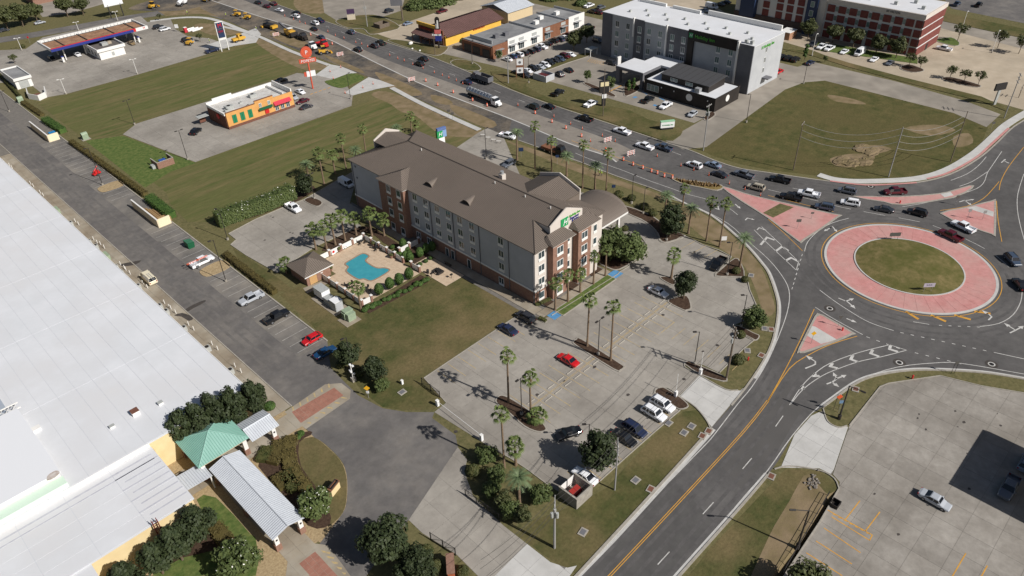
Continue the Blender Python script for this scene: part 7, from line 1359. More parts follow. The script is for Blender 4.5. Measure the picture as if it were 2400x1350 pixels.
roller((447,104),.6,'yellow road roller on the forecourt edge'); roller((554,38),2.0,'yellow road roller on the torn-up highway corner'); roller((577,45),2.1,'dusty brown roller beside the yellow one')
def loader(px, ang, label, mt=m_cat):
    c = S(*px); t = thing('loader', label, 'loader',(c[0],c[1],.04),ang, local=True); obj('body', MB().box(-2.2,-.9,.8,.3,.9,1.9),mt, t); obj('cab', MB().box(-.9,-.75,1.9,.4,.75,3.1),m_cglass, t); obj('cab_roof', MB().box(-1.0,-.85,3.1,.5,.85,3.22),mt, t)
    for s in (-1,1): obj('lift_arm', MB().tube((.2,s*.7,1.5),(2.4,s*.7,.7),.12,5),mt, t)
    m = MB(); m.add([(2.3,-1.2,.1),(3.2,-1.2,.1),(2.4,-1.2,1.0),(2.3,1.2,.1),(3.2,1.2,.1),(2.4,1.2,1.0)],[(0,1,2),(5,4,3),(0,3,4,1),(0,2,5,3)]); obj('bucket', m, mt, t); wheels(t,(1.0,-1.5),.95,.65,.4)
loader((761,126),-.4,'yellow compact loader beside the striped barricade'); loader((360,19),.4,'yellow wheel loader on the torn-up cross street'); loader((487,3),.3,'distant yellow loader on the dirt corner')
c = S(633,66); t = thing('asphalt_paver', 'black and yellow asphalt paver with conveyor on the road works', 'paver',(c[0],c[1],.04),hdir(c,1),local=True)
obj('body', MB().box(-3,-1.2,.5,2.2,1.2,1.9),m_dark, t); obj('hopper', MB().box(2.2,-1.5,.5,3.8,1.5,1.6),m_cat, t); obj('screed', MB().box(-4.2,-1.9,.1,-3.0,1.9,.8),m_cat, t); obj('canopy', MB().box(-2.2,-1.1,3.0,.4,1.1,3.12),m_dark, t); [obj('track', MB().box(-2.6,s*1.0-.2,0,2.4,s*1.0+.2,.75),m_tyre, t) for s in (-1,1)]; [obj('post', MB().box(-2.1,s-.04,1.9,-2.02,s+.04,3),m_dark, t) for s in (-1,1)]
c = S(680,84); t = thing('transfer_machine', 'long grey conveyor machine with yellow body on the road works', 'paving machine',(c[0],c[1],.04),hdir(c,1),local=True); obj('body', MB().box(-2.5,-1.3,.7,3.2,1.3,2.6),m_cat, t); obj('conveyor', MB().tube((-1.5,0,2.4),(-8,0,4.0),.5,4),m_dgrey, t); obj('canopy', MB().box(0,-1.1,3.4,2,1.1,3.5),m_wtrim, t); wheels(t,(2.2,-1.6),1.25,.7,.4); obj('hopper', MB().box(3.2,-1.6,.8,4.6,1.6,2.2),m_dark, t)
c = S(426,13); t = thing('water_truck', 'white drum mixer truck on the dirt corner', 'truck',(c[0],c[1],.04),.6,local=True); cab(t,2.0,m_white); obj('drum', MB().tube((-2.4,0,1.6),(1.0,0,2.4),.9,12),m_white, t); obj('chassis', MB().box(-2.6,-.5,.6,2,.5,.9),m_dark, t); wheels(t,(3.2,-1,-2),1.0)
# ================================================================== STREET FURNITURE
for b, t, lb, kw in (((1628,853),(1640,778),'dark single lamp post at the tip of the entrance island', dict(twin=False, ang=2.4)),((1401.5,832),(1405,750),'black lamp post with crossed heads between the two tall palms', {}),((1222.7,972),(1220,886),'black lamp post with crossed heads in the dark island', {}),((1379,1052),(1377,994),'dark lamp post beside the magnolia over the parked cars', dict(twin=False, ang=2.4)),((1736.5,766),(1750,691),'tall dark lamp post at the small tree by the lane kerb', dict(twin=False, ang=2.4)),((1704,645),(1714,567),'dark lamp post in the island beside the black pickup', dict(twin=False, ang=2.4)),((1562,564),(1565,491),'dark lamp post against the conical magnolia', dict(twin=False)),((1480,477),(1483,413),'slim dark pole on the verge behind the porch drive', dict(twin=False)),((1507,501),(1512,443),'slim dark pole near the curve of the porch drive', dict(twin=False)),((737,466),(727,408),'dark lamp post in the rear lot island by the magnolia', {}),((1140,373),(1138,302),'dark lamp post at the hotel highway entrance', dict(twin=False)),((534,562),(515,491),'dark lamp post at the rear lot kerb notch', dict(twin=False, ang=2.0)),
    ((241,434),(207,346),'tall dark lamp post on the gravel island by the red machine', dict(twin=False, ang=3.1)),((530,660),(496,563),'tall dark lamp post on the gravel island by the utility pickup', dict(twin=False, ang=3.1)),((22,262),(0,216),'dark lamp post at the far end of the parking lane', dict(twin=False)),((440,374),(418,306),'dark lamp post with white heads at the orange restaurant lot corner', {}),((316,292),(306,232),'thin grey lamp post on the mown field edge', {}),((828,872),(802,792),'dark lamp post rising through the drive corner magnolia', dict(twin=False, ang=3.1)),
    ((1883,196),(1892,151),'dark lamp post at the corner of the field', dict(twin=False)),((1749,287),(1760,220),'dark lamp post on the field edge behind the black restaurant', dict(twin=False, ang=2.8)),((1239,194),(1241,133),'dark lamp post beside the strip pylon sign', dict(twin=False)),((1107,150),(1105,96),'dark lamp post in front of the brick shop corner', dict(twin=False)),((822,232),(818,172),'dark lamp post between the two restaurant aprons', dict(twin=False)),):
    lamp2(b, t, lb, **kw)
for b, t, lb in (((1903,131),(1913,89),'white lamp post in front of the red brick hotel pickups'),((2324,124),(2328,108),'white lamp post on the far tan lot'),((2252,76),(2260,58),'white lamp post by the red brick hotel end')): lamp2(b, t, lb, m_wtrim, twin=False, h=8)
def armlamp(b, t, tip, label):
    c = S(*b); h = hgt(b, t); d = S(*tip, h); o = thing('street_light', label, 'street light',(c[0],c[1],0),0,local=True); dx, dy = d[0]-c[0],d[1]-c[1]; l = math.hypot(dx, dy) or 1; dx, dy = dx/l*2.2,dy/l*2.2
    obj('pole', MB().tube((0,0,0),(0,0,h),.16,8,r1=.1),m_pole, o); obj('base', MB().tube((0,0,0),(0,0,1.0),.32,8),m_pole, o); a = obj('arm', MB().tube((0,0,h-.05),(dx, dy, h+.1),.07,6),m_pole, o); obj('lamp_head', MB().tube((dx*.85,dy*.85,h+.05),(dx*1.25,dy*1.25,h+.05),.16,6),m_pole, a)
armlamp((1966,982),(1993,905),(2003,910),'dark street light with bent arm on the verge by the red sign'); armlamp((1868,1285),(1894,1196),(1870,1196),'dark street light on the ditch bank beside the yellow stalls')
# ---- utility poles and wires
UP = {}
def upole(key, b, t, label, mt=m_wood, r=.16,arms=1,tr=0,ang=0.0,h=None):
    c = S(*b); h = h or hgt(b, t); o = thing('utility_pole', label, 'utility pole',(c[0],c[1],0),ang, local=True); obj('pole', MB().tube((0,0,0),(0,0,h),r,8,r1=r*.65),mt, o)
    for i in range(arms):
        z = h-.5-i*1.1; a = obj('crossarm', MB().box(-1.3,-.06,z-.07,1.3,.06,z+.07),m_pole_g if mt != m_wood else m_wood, o)
        for x in (-1.2,-.5,.5,1.2): obj('insulator', MB().tube((x,0,z+.07),(x,0,z+.3),.05,5),m_wtrim, a)
    for i in range(tr): obj('transformer', MB().tube((.45*math.cos(i*2.1),.45*math.sin(i*2.1),h-3.4),(.45*math.cos(i*2.1),.45*math.sin(i*2.1),h-2.4),.22,10),m_acgr, o)
    if tr: obj('conduit', MB().tube((.28,0,0),(.28,0,h-3.2),.07,5),m_pole_g, o)
    UP[key] = (c[0],c[1],h, ang); return o
upole(1,(1299.5,1284.5),(1301,1174),'stout utility pole with conduits and transformers by the entrance apron', m_pole_g,.2,1,3,.7); upole(2,(1440.5,1148.5),(1454,1038),'greenish utility pole with white crossarms beside the magnolia', m_pole_g,.15,2,0,.7); upole(3,(1702.5,886.5),(1726.5,768),'thick dark utility pole with metal conduits at the apron verge', m_wood,.24,2,2,.9)
upole(4,(1859,399),(1882,286),'utility pole in the field with transformer arms', m_wood,.15,1,0,.2); upole(5,(2082,415),(2116,297),'pale concrete utility pole in the middle of the field edge', m_pole_g,.16,0,0,.2); upole(6,(2227,380),(2273,262),'dark utility pole on the field corner by the sidewalk', m_wood,.15,0,0,.2); upole(7,(2353,277),(2392,171),'tall utility pole with crossarms by the raised road sign', m_pole_g,.17,3,0,.5); upole(8,(1648,353),(1663,244),'utility pole with transformers at the field driveway', m_pole_g,.17,1,3,0); upole(9,(1413,273),(1419,161),'dark utility pole in front of the tall shop pylon', m_wood,.14,0); upole(10,(1191,196),(1189,119),'utility pole with white transformer by the shop lot entrance', m_pole_g,.15,0,1); upole(11,(861,63),(857,2),'utility pole with white transformers on the grass island', m_pole_g,.14,0,2); upole(12,(1020,129),(1022,75),'dark pole at the corner of the yellow restaurant lawn', m_wood,.14,0); upole(14,(2387,229),(2393,196),'short utility pole behind the tan lot', m_wood,.12,2)
def wire(a, b, sag, mt, label, group, r=.025):
    n = 14; pts = [(a[0]+(b[0]-a[0])*i/n, a[1]+(b[1]-a[1])*i/n, a[2]+(b[2]-a[2])*i/n-sag*4*(i/n)*(1-i/n)) for i in range(n+1)]
    o = obj('power_line', MB().path(pts, r,4),mt); tag(o, label, 'power line', group)
def arm_pt(k, off, dz): x, y, h, a = UP[k]; return (x+math.cos(a)*off, y+math.sin(a)*off, h+dz)
ext = (UP[1][0]*2-UP[2][0]*1,UP[1][1]*2-UP[2][1],UP[1][2])
for off, dz in ((-1.1,-.3),(0,0),(1.1,-.3),(0,-3.0)):
    G1 = 'power lines along the verge of the road'
    wire(arm_pt(1,off, dz),arm_pt(2,off, dz),.8,m_wire, 'thin power line strung over the verge between the road poles', G1); wire(arm_pt(2,off, dz),arm_pt(3,off, dz),1.0,m_wire, 'thin power line strung over the verge between the road poles', G1)
    wire((ext[0]+off, ext[1]+off, ext[2]+dz),arm_pt(1,off, dz),.9,m_wire, 'thin power line strung over the verge between the road poles', G1)
for i in range(4):
    if i < 3: wire(arm_pt(4,0,-.4-i*1.9),arm_pt(5,0,-.3-i*1.9),2.6,m_wirel, 'pale sagging power line across the field', 'power lines across the field',.045)
    wire(arm_pt(5,0,-.3-i*1.9),arm_pt(6,0,-1.0-i*2.0),2.2,m_wirel, 'pale sagging power line across the field', 'power lines across the field',.045)
# ---- cones, drums, barricades
t0 = thing('traffic_drum', 'orange and white striped traffic drum along the road works', 'traffic drum',(0,0,.05),0,'drums along the road works', local=True)
obj('base', MB().tube((0,0,0),(0,0,.08),.42,10),m_tyre, t0); obj('barrel', MB().tube((0,0,.08),(0,0,1.05),.3,12,r1=.24),m_org, t0); obj('stripe', MB().tube((0,0,.38),(0,0,.5),.29,12),m_wtrim, t0); obj('stripe', MB().tube((0,0,.72),(0,0,.84),.275,12),m_wtrim, t0)
t1 = thing('traffic_cone', 'slim orange channelizer cone between the traffic lanes', 'traffic cone',(0,0,.05),0,'channelizer cones between the lanes', local=True)
obj('base', MB().box(-.25,-.25,0,.25,.25,.06),m_tyre, t1); obj('cone', MB().tube((0,0,.06),(0,0,1.05),.14,8,r1=.05),m_org, t1); obj('collar', MB().tube((0,0,.6),(0,0,.75),.1,8,r1=.09),m_wtrim, t1)
DR = [(12,x, y) for x, y in ((510,330),(580,355),(655,392),(710,415),(1580,758),(1690,798),(1835,865),(2015,940),(2150,990))]+[(13,x, y) for x, y in ((215,1060),(370,1140),(500,1200),(645,1275))]+[(23,x, y) for x, y in ((1035,145),(1125,190),(1215,222),(1295,252),(1350,270),(1415,298),(1490,312),(870,55))]
CN = [(12,x, y) for x, y in ((1040,440),(930,400),(985,415),(1245,520),(1320,550),(1380,570),(1460,605),(1555,640),(1660,680),(1735,705),(1795,730),(1865,755),(1925,785),(820,360),(740,335),(670,300),(460,225),(410,210),(350,185),(270,155))]+[(13,x, y) for x, y in ((55,985),(390,1090),(545,1160),(655,1205),(730,1320),(840,1270),(960,1320))]+[(23,x, y) for x, y in ((1350,110),(1570,198),(1690,238),(1830,285),(2020,365),(2165,418),(2310,475))]
for i,(k, x, y) in enumerate(DR): c = Q(k, x, y); o = t0 if i == 0 else dup(t0); o.location = (c[0],c[1],.05)
for i,(k, x, y) in enumerate(CN): c = Q(k, x, y); o = t1 if i == 0 else dup(t1); o.location = (c[0],c[1],.05)
def barricade(px, ang, label):
    c = S(*px); t = thing('barricade', label, 'barricade',(c[0],c[1],.05),ang, local=True)
    for z in (.5,1.0,1.5):
        b = obj('board', MB().box(-1.4,-.03,z-.13,1.4,.03,z+.13),m_white, t)
        for i in range(5): obj('stripe', MB().add([(-1.3+i*.55,-.035,z-.13),(-1.05+i*.55,-.035,z-.13),(-.85+i*.55,-.035,z+.13),(-1.1+i*.55,-.035,z+.13)],[(0,1,2,3)]),m_org, b)
    for x in (-1.0,1.0): obj('upright', MB().box(x-.04,-.07,0,x+.04,-.03+.07,1.7),m_wtrim, t); obj('foot', MB().box(x-.04,-.6,0,x+.04,.6,.07),m_wtrim, t)
barricade(q(12,785,525),-.3,'striped barricade beside the yellow loader'); barricade(q(12,1450,760),-.3,'striped barricade alone on the dark road base'); barricade(q(12,190,340),-.3,'striped barricade by the asphalt paver'); barricade(q(13,890,1325),-.3,'striped barricade at the end of the concrete lane'); barricade(q(23,1105,100),-.3,'striped barricade beside the line of drums')
for i,(x, y) in enumerate(((2110,1275),(2160,1300),(2210,1320),(2260,1335))):
    c = Q(12,x, y); t = thing('sawhorse', 'white and black sawhorse closing the hotel highway entrance', 'sawhorse',(c[0],c[1],.05),-.9,'sawhorses across the hotel entrance', local=True); obj('board', MB().box(-.7,-.03,.7,.7,.03,.95),m_wtrim, t); [obj('leg', MB().tube((s*.6,-.35,0),(s*.6,0,.75),.03,4),m_dark, t) for s in (-1,1)]; [obj('leg', MB().tube((s*.6,.35,0),(s*.6,0,.75),.03,4),m_dark, t) for s in (-1,1)]
for i,(x, y) in enumerate(((690,670),(790,630),(995,820),(1090,785),(720,735),(830,870))): c = Q(12,x, y); o = dup(t1); o.location = (c[0],c[1],.06); o['label'] = 'slim orange cone on the pale restaurant apron'; o['group'] = 'cones on the restaurant aprons'
# ---- signs
def sign(px, label, panel, mt, z0,w, h, ang=0.0,posts=(0,),shape='rect', txt=None, tm=None, pm=None):
    c = S(*px); t = thing('road_sign', label, 'sign',(c[0],c[1],0),ang, local=True)
    for x in posts: obj('post', MB().tube((x,0,0),(x,0,z0+h),.04,5),pm or m_pole_g, t)
    m = MB(); zc = z0+h/2
    if shape == 'rect': m.box(-w/2,-.08,z0,w/2,-.05,z0+h)
    elif shape == 'diamond': m.add([(0,-.08,z0),(w/2,-.08,zc),(0,-.08,z0+h),(-w/2,-.08,zc),(0,-.05,z0),(w/2,-.05,zc),(0,-.05,z0+h),(-w/2,-.05,zc)],[(0,1,2,3),(7,6,5,4),(0,4,5,1),(1,5,6,2),(2,6,7,3),(3,7,4,0)])
    elif shape == 'tri': m.add([(0,-.08,z0),(w/2,-.08,z0+h),(-w/2,-.08,z0+h),(0,-.05,z0),(w/2,-.05,z0+h),(-w/2,-.05,z0+h)],[(0,1,2),(5,4,3),(0,3,4,1),(1,4,5,2),(2,5,3,0)])
    else: m.tube((0,-.08,zc),(0,-.05,zc),w/2,8)
    p = obj(panel, m, mt, t)
    if txt: lettering(t, txt, h*.75,(0,-.1,zc),'-y', tm or m_white,.01)
    return t
m_dsign = M('sign_back', ph(92,90,86),.6); m_ysign = M('sign_yellow', ph(232,176,40),.6)
VW = math.radians(-44.3)        # most signs look down the lane toward the drone's side
sign((864,932),'bright yellow diamond sign on the drive corner lawn', 'panel', m_ysign,1.9,1.2,1.2,VW, shape='diamond'); c = S(864,932); 
sign(q(24,1165,893),'wide dark arrow board on two posts behind the pink roundabout ring', 'panel', m_dsign,1.4,2.6,1.0,VW,(-.8,.8),pm=m_pole); sign(q(24,1475,1375),'blue chevron arrow board on two posts on the roundabout mound', 'panel', M('chevron_white', ph(176,172,184),.6),1.6,2.4,1.0,VW,(-.8,.8),txt='>>>', tm=m_navy)
sign(q(34,1715,780),'triangular give-way sign on two posts at the verge', 'panel', m_dsign,2.2,1.1,1.0,VW,(-.3,.3),'tri', pm=m_pole); sign(q(34,630,1110),'red square road sign on two posts beside the bent street light', 'panel', m_org,2.6,1.2,1.2,VW,(-.4,.4),'diamond', pm=m_pole); sign(q(34,655,1140),'small blue sign beside the red square sign', 'panel', M('sign_lblue', ph(110,140,170),.6),2.4,.9,.7,VW)
sign(q(34,400,500),'yellow and black pedestrian diamond sign on the lower pink island', 'panel', m_ysign,2.2,1.1,1.1,VW, shape='diamond'); sign(q(34,650,345),'dark give-way triangle on the lower pink island', 'panel', m_dsign,2.0,1.1,1.0,VW, shape='tri'); sign(q(24,270,780),'cluster of small signs on the pink triangle island', 'panel', m_dsign,2.0,1.2,.8,VW); sign(q(24,400,690),'small dark sign at the point of the pink triangle island', 'panel', m_dsign,1.6,.8,.5,VW); sign(q(24,1130,500),'sign on the long pink bypass island', 'panel', m_dsign,2.0,.9,.8,VW); sign(q(24,1740,560),'sign post beside the pink island crossing', 'panel', m_dsign,2.0,.9,.9,VW); sign(q(24,1850,690),'sign post on the upper right pink island', 'panel', m_pole_g,2.2,.8,.8,VW); sign(q(24,1990,700),'leaning sign post on the upper right pink island', 'panel', m_pole_g,2.0,.8,.8,VW)
sign(q(23,1965,905),'white notice board on the verge between the two tall palms', 'panel', m_white,.6,1.4,1.1,VW,(-.5,.5)); sign(q(23,940,470),'blue-grey road sign on the verge behind the hotel porch', 'panel', m_navy,2.4,1.0,.9,VW, pm=m_pole); sign(q(23,420,180),'blue-grey sign on the bare verge above the hotel ridge', 'panel', m_navy,2.2,1.0,.8,VW); sign(q(23,85,110),'dark blue sign beside the feathery palm at the hotel drive', 'panel', m_navy,1.8,1.4,1.2,VW); sign(q(11,1655,295),'white price sign with red letters at the forecourt corner', 'panel', m_white,1.6,1.6,1.6,VW,(-.5,.5)); sign(q(11,280,400),'red stop sign at the cross street', 'panel', m_red,2.0,.9,.9,VW, shape='oct'); sign(q(14,2075,1210),'small dark sign by the field sidewalk corner', 'panel', m_dsign,2.0,.9,.7,VW); sign(q(12,1830,1115),'grey sign panel beside the new sidewalk', 'panel', m_dsign,1.8,1.0,.8,VW); sign(q(12,1795,1095),'second grey sign panel beside the new sidewalk', 'panel', m_dsign,2.0,1.0,.8,VW); sign(q(32,1045,990),'small white sign below the yellow diamond', 'panel', m_white,.9,.6,.6,VW)
# bigger signs
c = S(1036,344); t = thing('pylon_sign', 'green, blue and white hotel pylon sign behind the long brown roof', 'sign',(c[0],c[1],0),VW+.6,local=True); obj('plinth', MB().box(-1.0,-.4,0,1.0,.4,3.2),m_white, t); obj('green_panel', MB().box(-1.5,-.45,3.2,.4,.45,5.4),M('sign_green',(0,0,0)),t); obj('blue_panel', MB().box(.4,-.45,3.2,1.7,.45,5.6),M('sign_sky', ph(130,160,200),.5),t); obj('blue_cap', MB().box(-1.3,-.45,5.4,1.7,.45,6.2),M('sign_cap', ph(96,116,164),.5),t); lettering(t, 'H',1.7,(-.55,-.5,4.3),'-y', m_white,.02,.3)
c = Q(13,1440,1205); t = thing('monument_sign', 'low white and green hotel monument sign on the verge', 'sign',(c[0],c[1],.1),VW+.15,local=True); obj('base', MB().box(-1.9,-.4,0,1.9,.4,.7),m_dark, t); obj('panel', MB().box(-2.2,-.45,.7,2.2,.45,2.6),m_white, t); obj('top', MB().box(-2.25,-.5,2.6,2.25,.5,2.85),M('sign_mint', ph(150,196,160),.6),t); lettering(t, 'H Holiday Inn',.62,(0,-.5,1.6),'-y', M('sign_green',(0,0,0)),.02)
c = Q(13,850,985); t = thing('pylon_sign', 'tall black shop pylon with cream panels over the hotel lot', 'sign',(c[0],c[1],.02),VW+.2,local=True); obj('shaft', MB().box(-.6,-.4,0,.6,.4,8),m_dark, t); obj('head', MB().box(-1.6,-.45,4.6,1.6,.45,8.6),m_dark, t); obj('cream_panel', MB().box(-1.4,-.5,6.9,-.1,-.45,8.3),M('cream_panel', ph(222,208,168),.6),t); obj('cream_panel', MB().box(.1,-.5,6.9,1.4,-.45,8.3),M('cream_panel',(0,0,0)),t); obj('white_panel', MB().box(-.7,-.5,2.8,.8,-.4,4.2),m_white, t)
c = S(1219,184); t = thing('pylon_sign', 'wood-framed shop pylon with two white logo panels', 'sign',(c[0],c[1],.1),VW, local=True); [obj('post', MB().box(x-.12,-.12,0,x+.12,.12,7.2),m_brown, t) for x in (-1.3,1.3)]; obj('panel', MB().box(-1.15,-.15,4.9,1.15,.15,7.0),m_white, t); obj('panel', MB().box(-1.15,-.15,2.0,1.15,.15,4.0),m_white, t); obj('band', MB().box(-1.15,-.14,4.05,1.15,.14,4.85),m_brown, t); [obj('logo', MB().tube((0,-.16,z),(0,-.19,z),.5,12),m_dgrey, t) for z in (5.9,3.0)]
c = Q(12,890,185); t = thing('roadside_sign', 'purple panel sign over a cream block wall', 'sign',(c[0],c[1],.12),VW+.2,local=True); obj('panel', MB().box(-1.7,-.15,2.6,1.7,.15,4.6),M('sign_purple', ph(72,52,82),.6),t); obj('block', MB().box(-1.8,-.3,.0,1.8,.3,2.2),M('cream_block', ph(200,188,168),.8),t); [obj('post', MB().box(x-.08,-.08,2.2,x+.08,.08,2.6),m_dark, t) for x in (-1.2,1.2)]
c = Q(12,1365,190); t = thing('billboard', 'tall grey steel billboard frame at the wood edge', 'billboard',(c[0],c[1],0),VW, local=True); obj('mast', MB().tube((0,0,0),(0,0,12),.35,10),m_wood, t); obj('frame', MB().box(-4.5,-.4,6.5,.6,.4,11.5),m_dgrey, t)
c = Q(12,1170,250); t = thing('fenced_enclosure', 'square weathered timber enclosure on the grass island', 'enclosure',(c[0],c[1],.12),0,local=True); 
for a, b in (((-2.6,-2.2),(2.6,-2.2)),((2.6,-2.2),(2.6,2.2)),((2.6,2.2),(-2.6,2.2)),((-2.6,2.2),(-2.6,-2.2))): obj('fence_side', ribbon(MB(),[a, b],.12,0,1.7),m_wood, t)
for i,(x, y) in enumerate(((1440,415),(1455,460),(1525,478))): c = Q(12,x, y); s = 1.0 if i == 0 else .45; t = thing('lawn_block', ['white boulder block on the yellow restaurant lawn', 'small white stone ball on the restaurant lawn near the block', 'small white stone ball on the restaurant lawn near the kerb'][i],'stone',(c[0],c[1],.12),.3,local=True); obj('stone', MB().ball((0,0,.5*s),s*1.1,s*.8,s*.6,10,6,noise=.12),m_wtrim, t)
c = S(1058,1340); t = thing('monument_sign', 'brick monument sign on the mulch below the black gate', 'sign',(c[0],c[1],.02),.9,local=True); obj('block', MB().box(-1.6,-.5,0,1.6,.5,2.0),M('rust_brick', ph(176,100,70),.9),t); obj('cap', MB().box(-1.7,-.6,2.0,1.7,.6,2.15),m_brick, t)
c = S(785,1152); t = thing('monument_sign', 'cream monument sign with small frame on the drive lawn', 'sign',(c[0],c[1],.02),.35,local=True); obj('block', MB().box(-1.1,-.35,0,1.1,.35,1.5),m_cream, t); obj('cap', MB().box(-1.2,-.45,1.5,1.2,.45,1.65),m_brown, t); obj('frame', ribbon(MB(),[(-.9,-.3),(.9,-.3),(.9,.3),(-.9,.3)],.06,1.65,1.95,closed=True),m_dark, t)
c = S(2330,246); t = thing('raised_sign', 'dark framed road sign on a wide white post by the tan lot', 'sign',(c[0],c[1],0),VW+.3,local=True); obj('post', MB().box(-.45,-.2,0,.45,.2,5),m_acgr, t); obj('panel', MB().box(-2.2,-.25,5,2.2,.25,7.2),m_dark, t); lettering(t, 'HILTON',.9,(0,-.3,6.1),'-y', m_brown,.02) if 0 else None
# ---- walls, bins, gates
def lwall(corner, far, end, label, h=2.4,th=.3):
    a, b, c = S(*corner),S(*far),S(*end); t = thing('screen_wall', label, 'wall',(a[0],a[1],0)); L_ = math.hypot(b[0]-a[0],b[1]-a[1]); E_ = math.hypot(c[0]-a[0],c[1]-a[1])
    obj('long_wall', MB().box(a[0],a[1],0,a[0]+th, a[1]+L_, h),M('cream_paint', ph(214,200,172),.85),t); obj('end_wall', MB().box(a[0]+th, a[1],0,a[0]+E_, a[1]+th, h),M('pale_cream', ph(232,218,186),.85),t); obj('coping', MB().box(a[0]-.04,a[1]-.04,h, a[0]+th+.04,a[1]+L_, h+.08),m_wtrim, t); return a
a1 = lwall((116,334),(52,308),(139,325),'cream L-shaped screen wall with the blue bin behind it'); a2 = lwall((373,535),(300,492),(399,521),'cream L-shaped screen wall with timber stacked behind it')
def skip(loc, label, mt, lid, ang=0,L=2.0,W=1.3,H=1.5):
    t = thing('dumpster', label, 'dumpster', loc, ang, local=True); m = MB(); m.add([(-L/2+.1,-W/2+.15,0),(L/2-.1,-W/2+.15,0),(L/2-.1,W/2-.05,0),(-L/2+.1,W/2-.05,0),(-L/2,-W/2,H*.85),(L/2,-W/2,H*.85),(L/2,W/2,H),(-L/2,W/2,H)],[(3,2,1,0),(0,1,5,4),(1,2,6,5),(2,3,7,6),(3,0,4,7)]); obj('body', m, mt, t)
    for x in (-L/4,L/4): obj('lid', MB().add([(x-L/4+.02,-W/2,H*.85+.03),(x+L/4-.02,-W/2,H*.85+.03),(x+L/4-.02,W/2,H+.03),(x-L/4+.02,W/2,H+.03)],[(0,1,2,3)]),lid, t)
    for s in (-1,1): obj('sleeve', MB().box(s*L/2-.06,-.2,.7,s*L/2+.06,.5,.95),mt, t)
skip((a1[0]+2.6,a1[1]+4,.04),'green dumpster with blue lid behind the cream wall', m_dkgn, M('lid_blue', ph(40,120,170),.6)); c = S(446,578); t_ = skip((c[0],c[1],.04),'dark green dumpster alone in the parking lane', m_dkgn, M('lid_green', ph(60,110,84),.6),1.57,2.4,1.7,1.7)
for i in range(5): obj('timber', MB().box(a2[0]+1.2+i*.5,a2[1]+4,.04,a2[0]+1.6+i*.5,a2[1]+13-i,.5+.1*(i % 2)),M('timber', ph(150,122,86),.9),thing('timber_stack', 'brown timber baulk stacked behind the cream screen wall', 'timber',(a2[0]+2,a2[1]+8,.04),0,'timber behind the screen wall')) 
obj_t = thing('timber_crate', 'brown open timber crate behind the end of the cream screen wall', 'crate',(a2[0]+2.6,a2[1]+2.2,.04),0,local=True); obj('side', ribbon(MB(),[(-1.4,-1),(1.4,-1),(1.4,1),(-1.4,1)],.12,0,1.3,closed=True),M('timber',(0,0,0)),obj_t)
def pen(label, cx, cy, w, l, h, mt, bin_col, bin_lab, gate=True, nm='dumpster_enclosure'):
    t = thing(nm, label, 'enclosure',(cx, cy,.04),0,local=True); 
    for b in ((-w/2,-l/2,-w/2+.2,l/2),(w/2-.2,-l/2,w/2,l/2)): obj('side_wall', MB().box(b[0],b[1],0,b[2],b[3],h),mt, t)
    obj('back_wall', MB().box(-w/2+.2,-l/2,0,w/2-.2,-l/2+.2,h),mt, t); obj('coping', ribbon(MB(),[(-w/2+.1,l/2),(-w/2+.1,-l/2+.1),(w/2-.1,-l/2+.1),(w/2-.1,l/2)],.3,h, h+.08),m_kerb, t)
    if gate: [obj('gate', MB().box(s*w/4-w/4+.12,l/2-.08,.1,s*w/4+w/4-.12,l/2-.02,h-.2),m_wtrim, t) for s in (-1,1)]
    skip((cx, cy,.06),bin_lab, bin_col, bin_col,0)
c = S(1349,1150,1.3); pen('grey block dumpster enclosure with white gates beside the hotel lot', c[0],c[1],3.9,3.8,2.4,M('weathered_block', ph(160,154,144),.9,ph(140,134,126),1.2,0),m_dred, 'red dumpster inside the grey block enclosure')
c = S(381,378,1); pen('brown brick dumpster enclosure on the restaurant lawn', c[0],c[1],5.0,4.6,2.0,m_brick, M('bin_blue', ph(46,82,150),.6),'blue dumpster inside the brown brick enclosure', False)
c = S(362,394); small('utility_cabinet', 'small grey utility cabinet beside the brick dumpster enclosure', 'cabinet',(c[0],c[1],.03),[('housing', MB().box(-.7,-.7,0,.7,.7,1.0),m_acgr),('lid', MB().box(-.75,-.75,1.0,.75,.75,1.08),m_acgr)])
for px, lb in (((201,326),'green curved pad transformer on the grass by the brown hedge'),((50,241),'green pad transformer beside the car wash hedge')): c = S(*px); small('transformer', lb, 'transformer',(c[0],c[1],.02),[('pad', MB().box(-1.3,-1.2,0,1.3,1.2,.12),m_kerb),('tank', MB().box(-.9,-.8,.12,.9,.8,1.7),m_acgn),('hood', MB().tube((-.9,0,1.6),(.9,0,1.6),.75,12),m_acgn)])
c = S(229,410); t = thing('lift_machine', 'small red trailer machine beside the parking lane lamp', 'machine',(c[0],c[1],.04),.3,local=True); obj('chassis', MB().box(-1.3,-.5,.4,1.0,.5,.8),m_red, t); obj('engine_cover', MB().box(-.7,-.45,.8,.5,.45,1.5),m_red, t); obj('boom', MB().tube((-.9,0,1.2),(.9,.3,2.4),.12,6),m_red, t); wheels(t,(-.3,),.6,.3,.2)
c = S(436,76); small('portable_toilet', 'bright red portable toilet by the white pipes', 'portable toilet',(c[0],c[1],.03),[('cabin', MB().box(-.6,-.6,0,.6,.6,2.1),m_red),('roof', MB().box(-.63,-.63,2.1,.63,.63,2.25),m_wtrim),('door', MB().box(-.45,-.63,.1,.45,-.6,1.9),m_redaw)])
for i in range(5): c = S(446+i*5,70+(i % 2)*3); o = obj('pipe', MB().tube((c[0]-2,c[1],.4),(c[0]+2,c[1]+.4,.4),.4,10),m_wtrim); tag(o, 'white plastic pipe lying on the dirt patch', 'pipe', 'white pipes by the portable toilet')
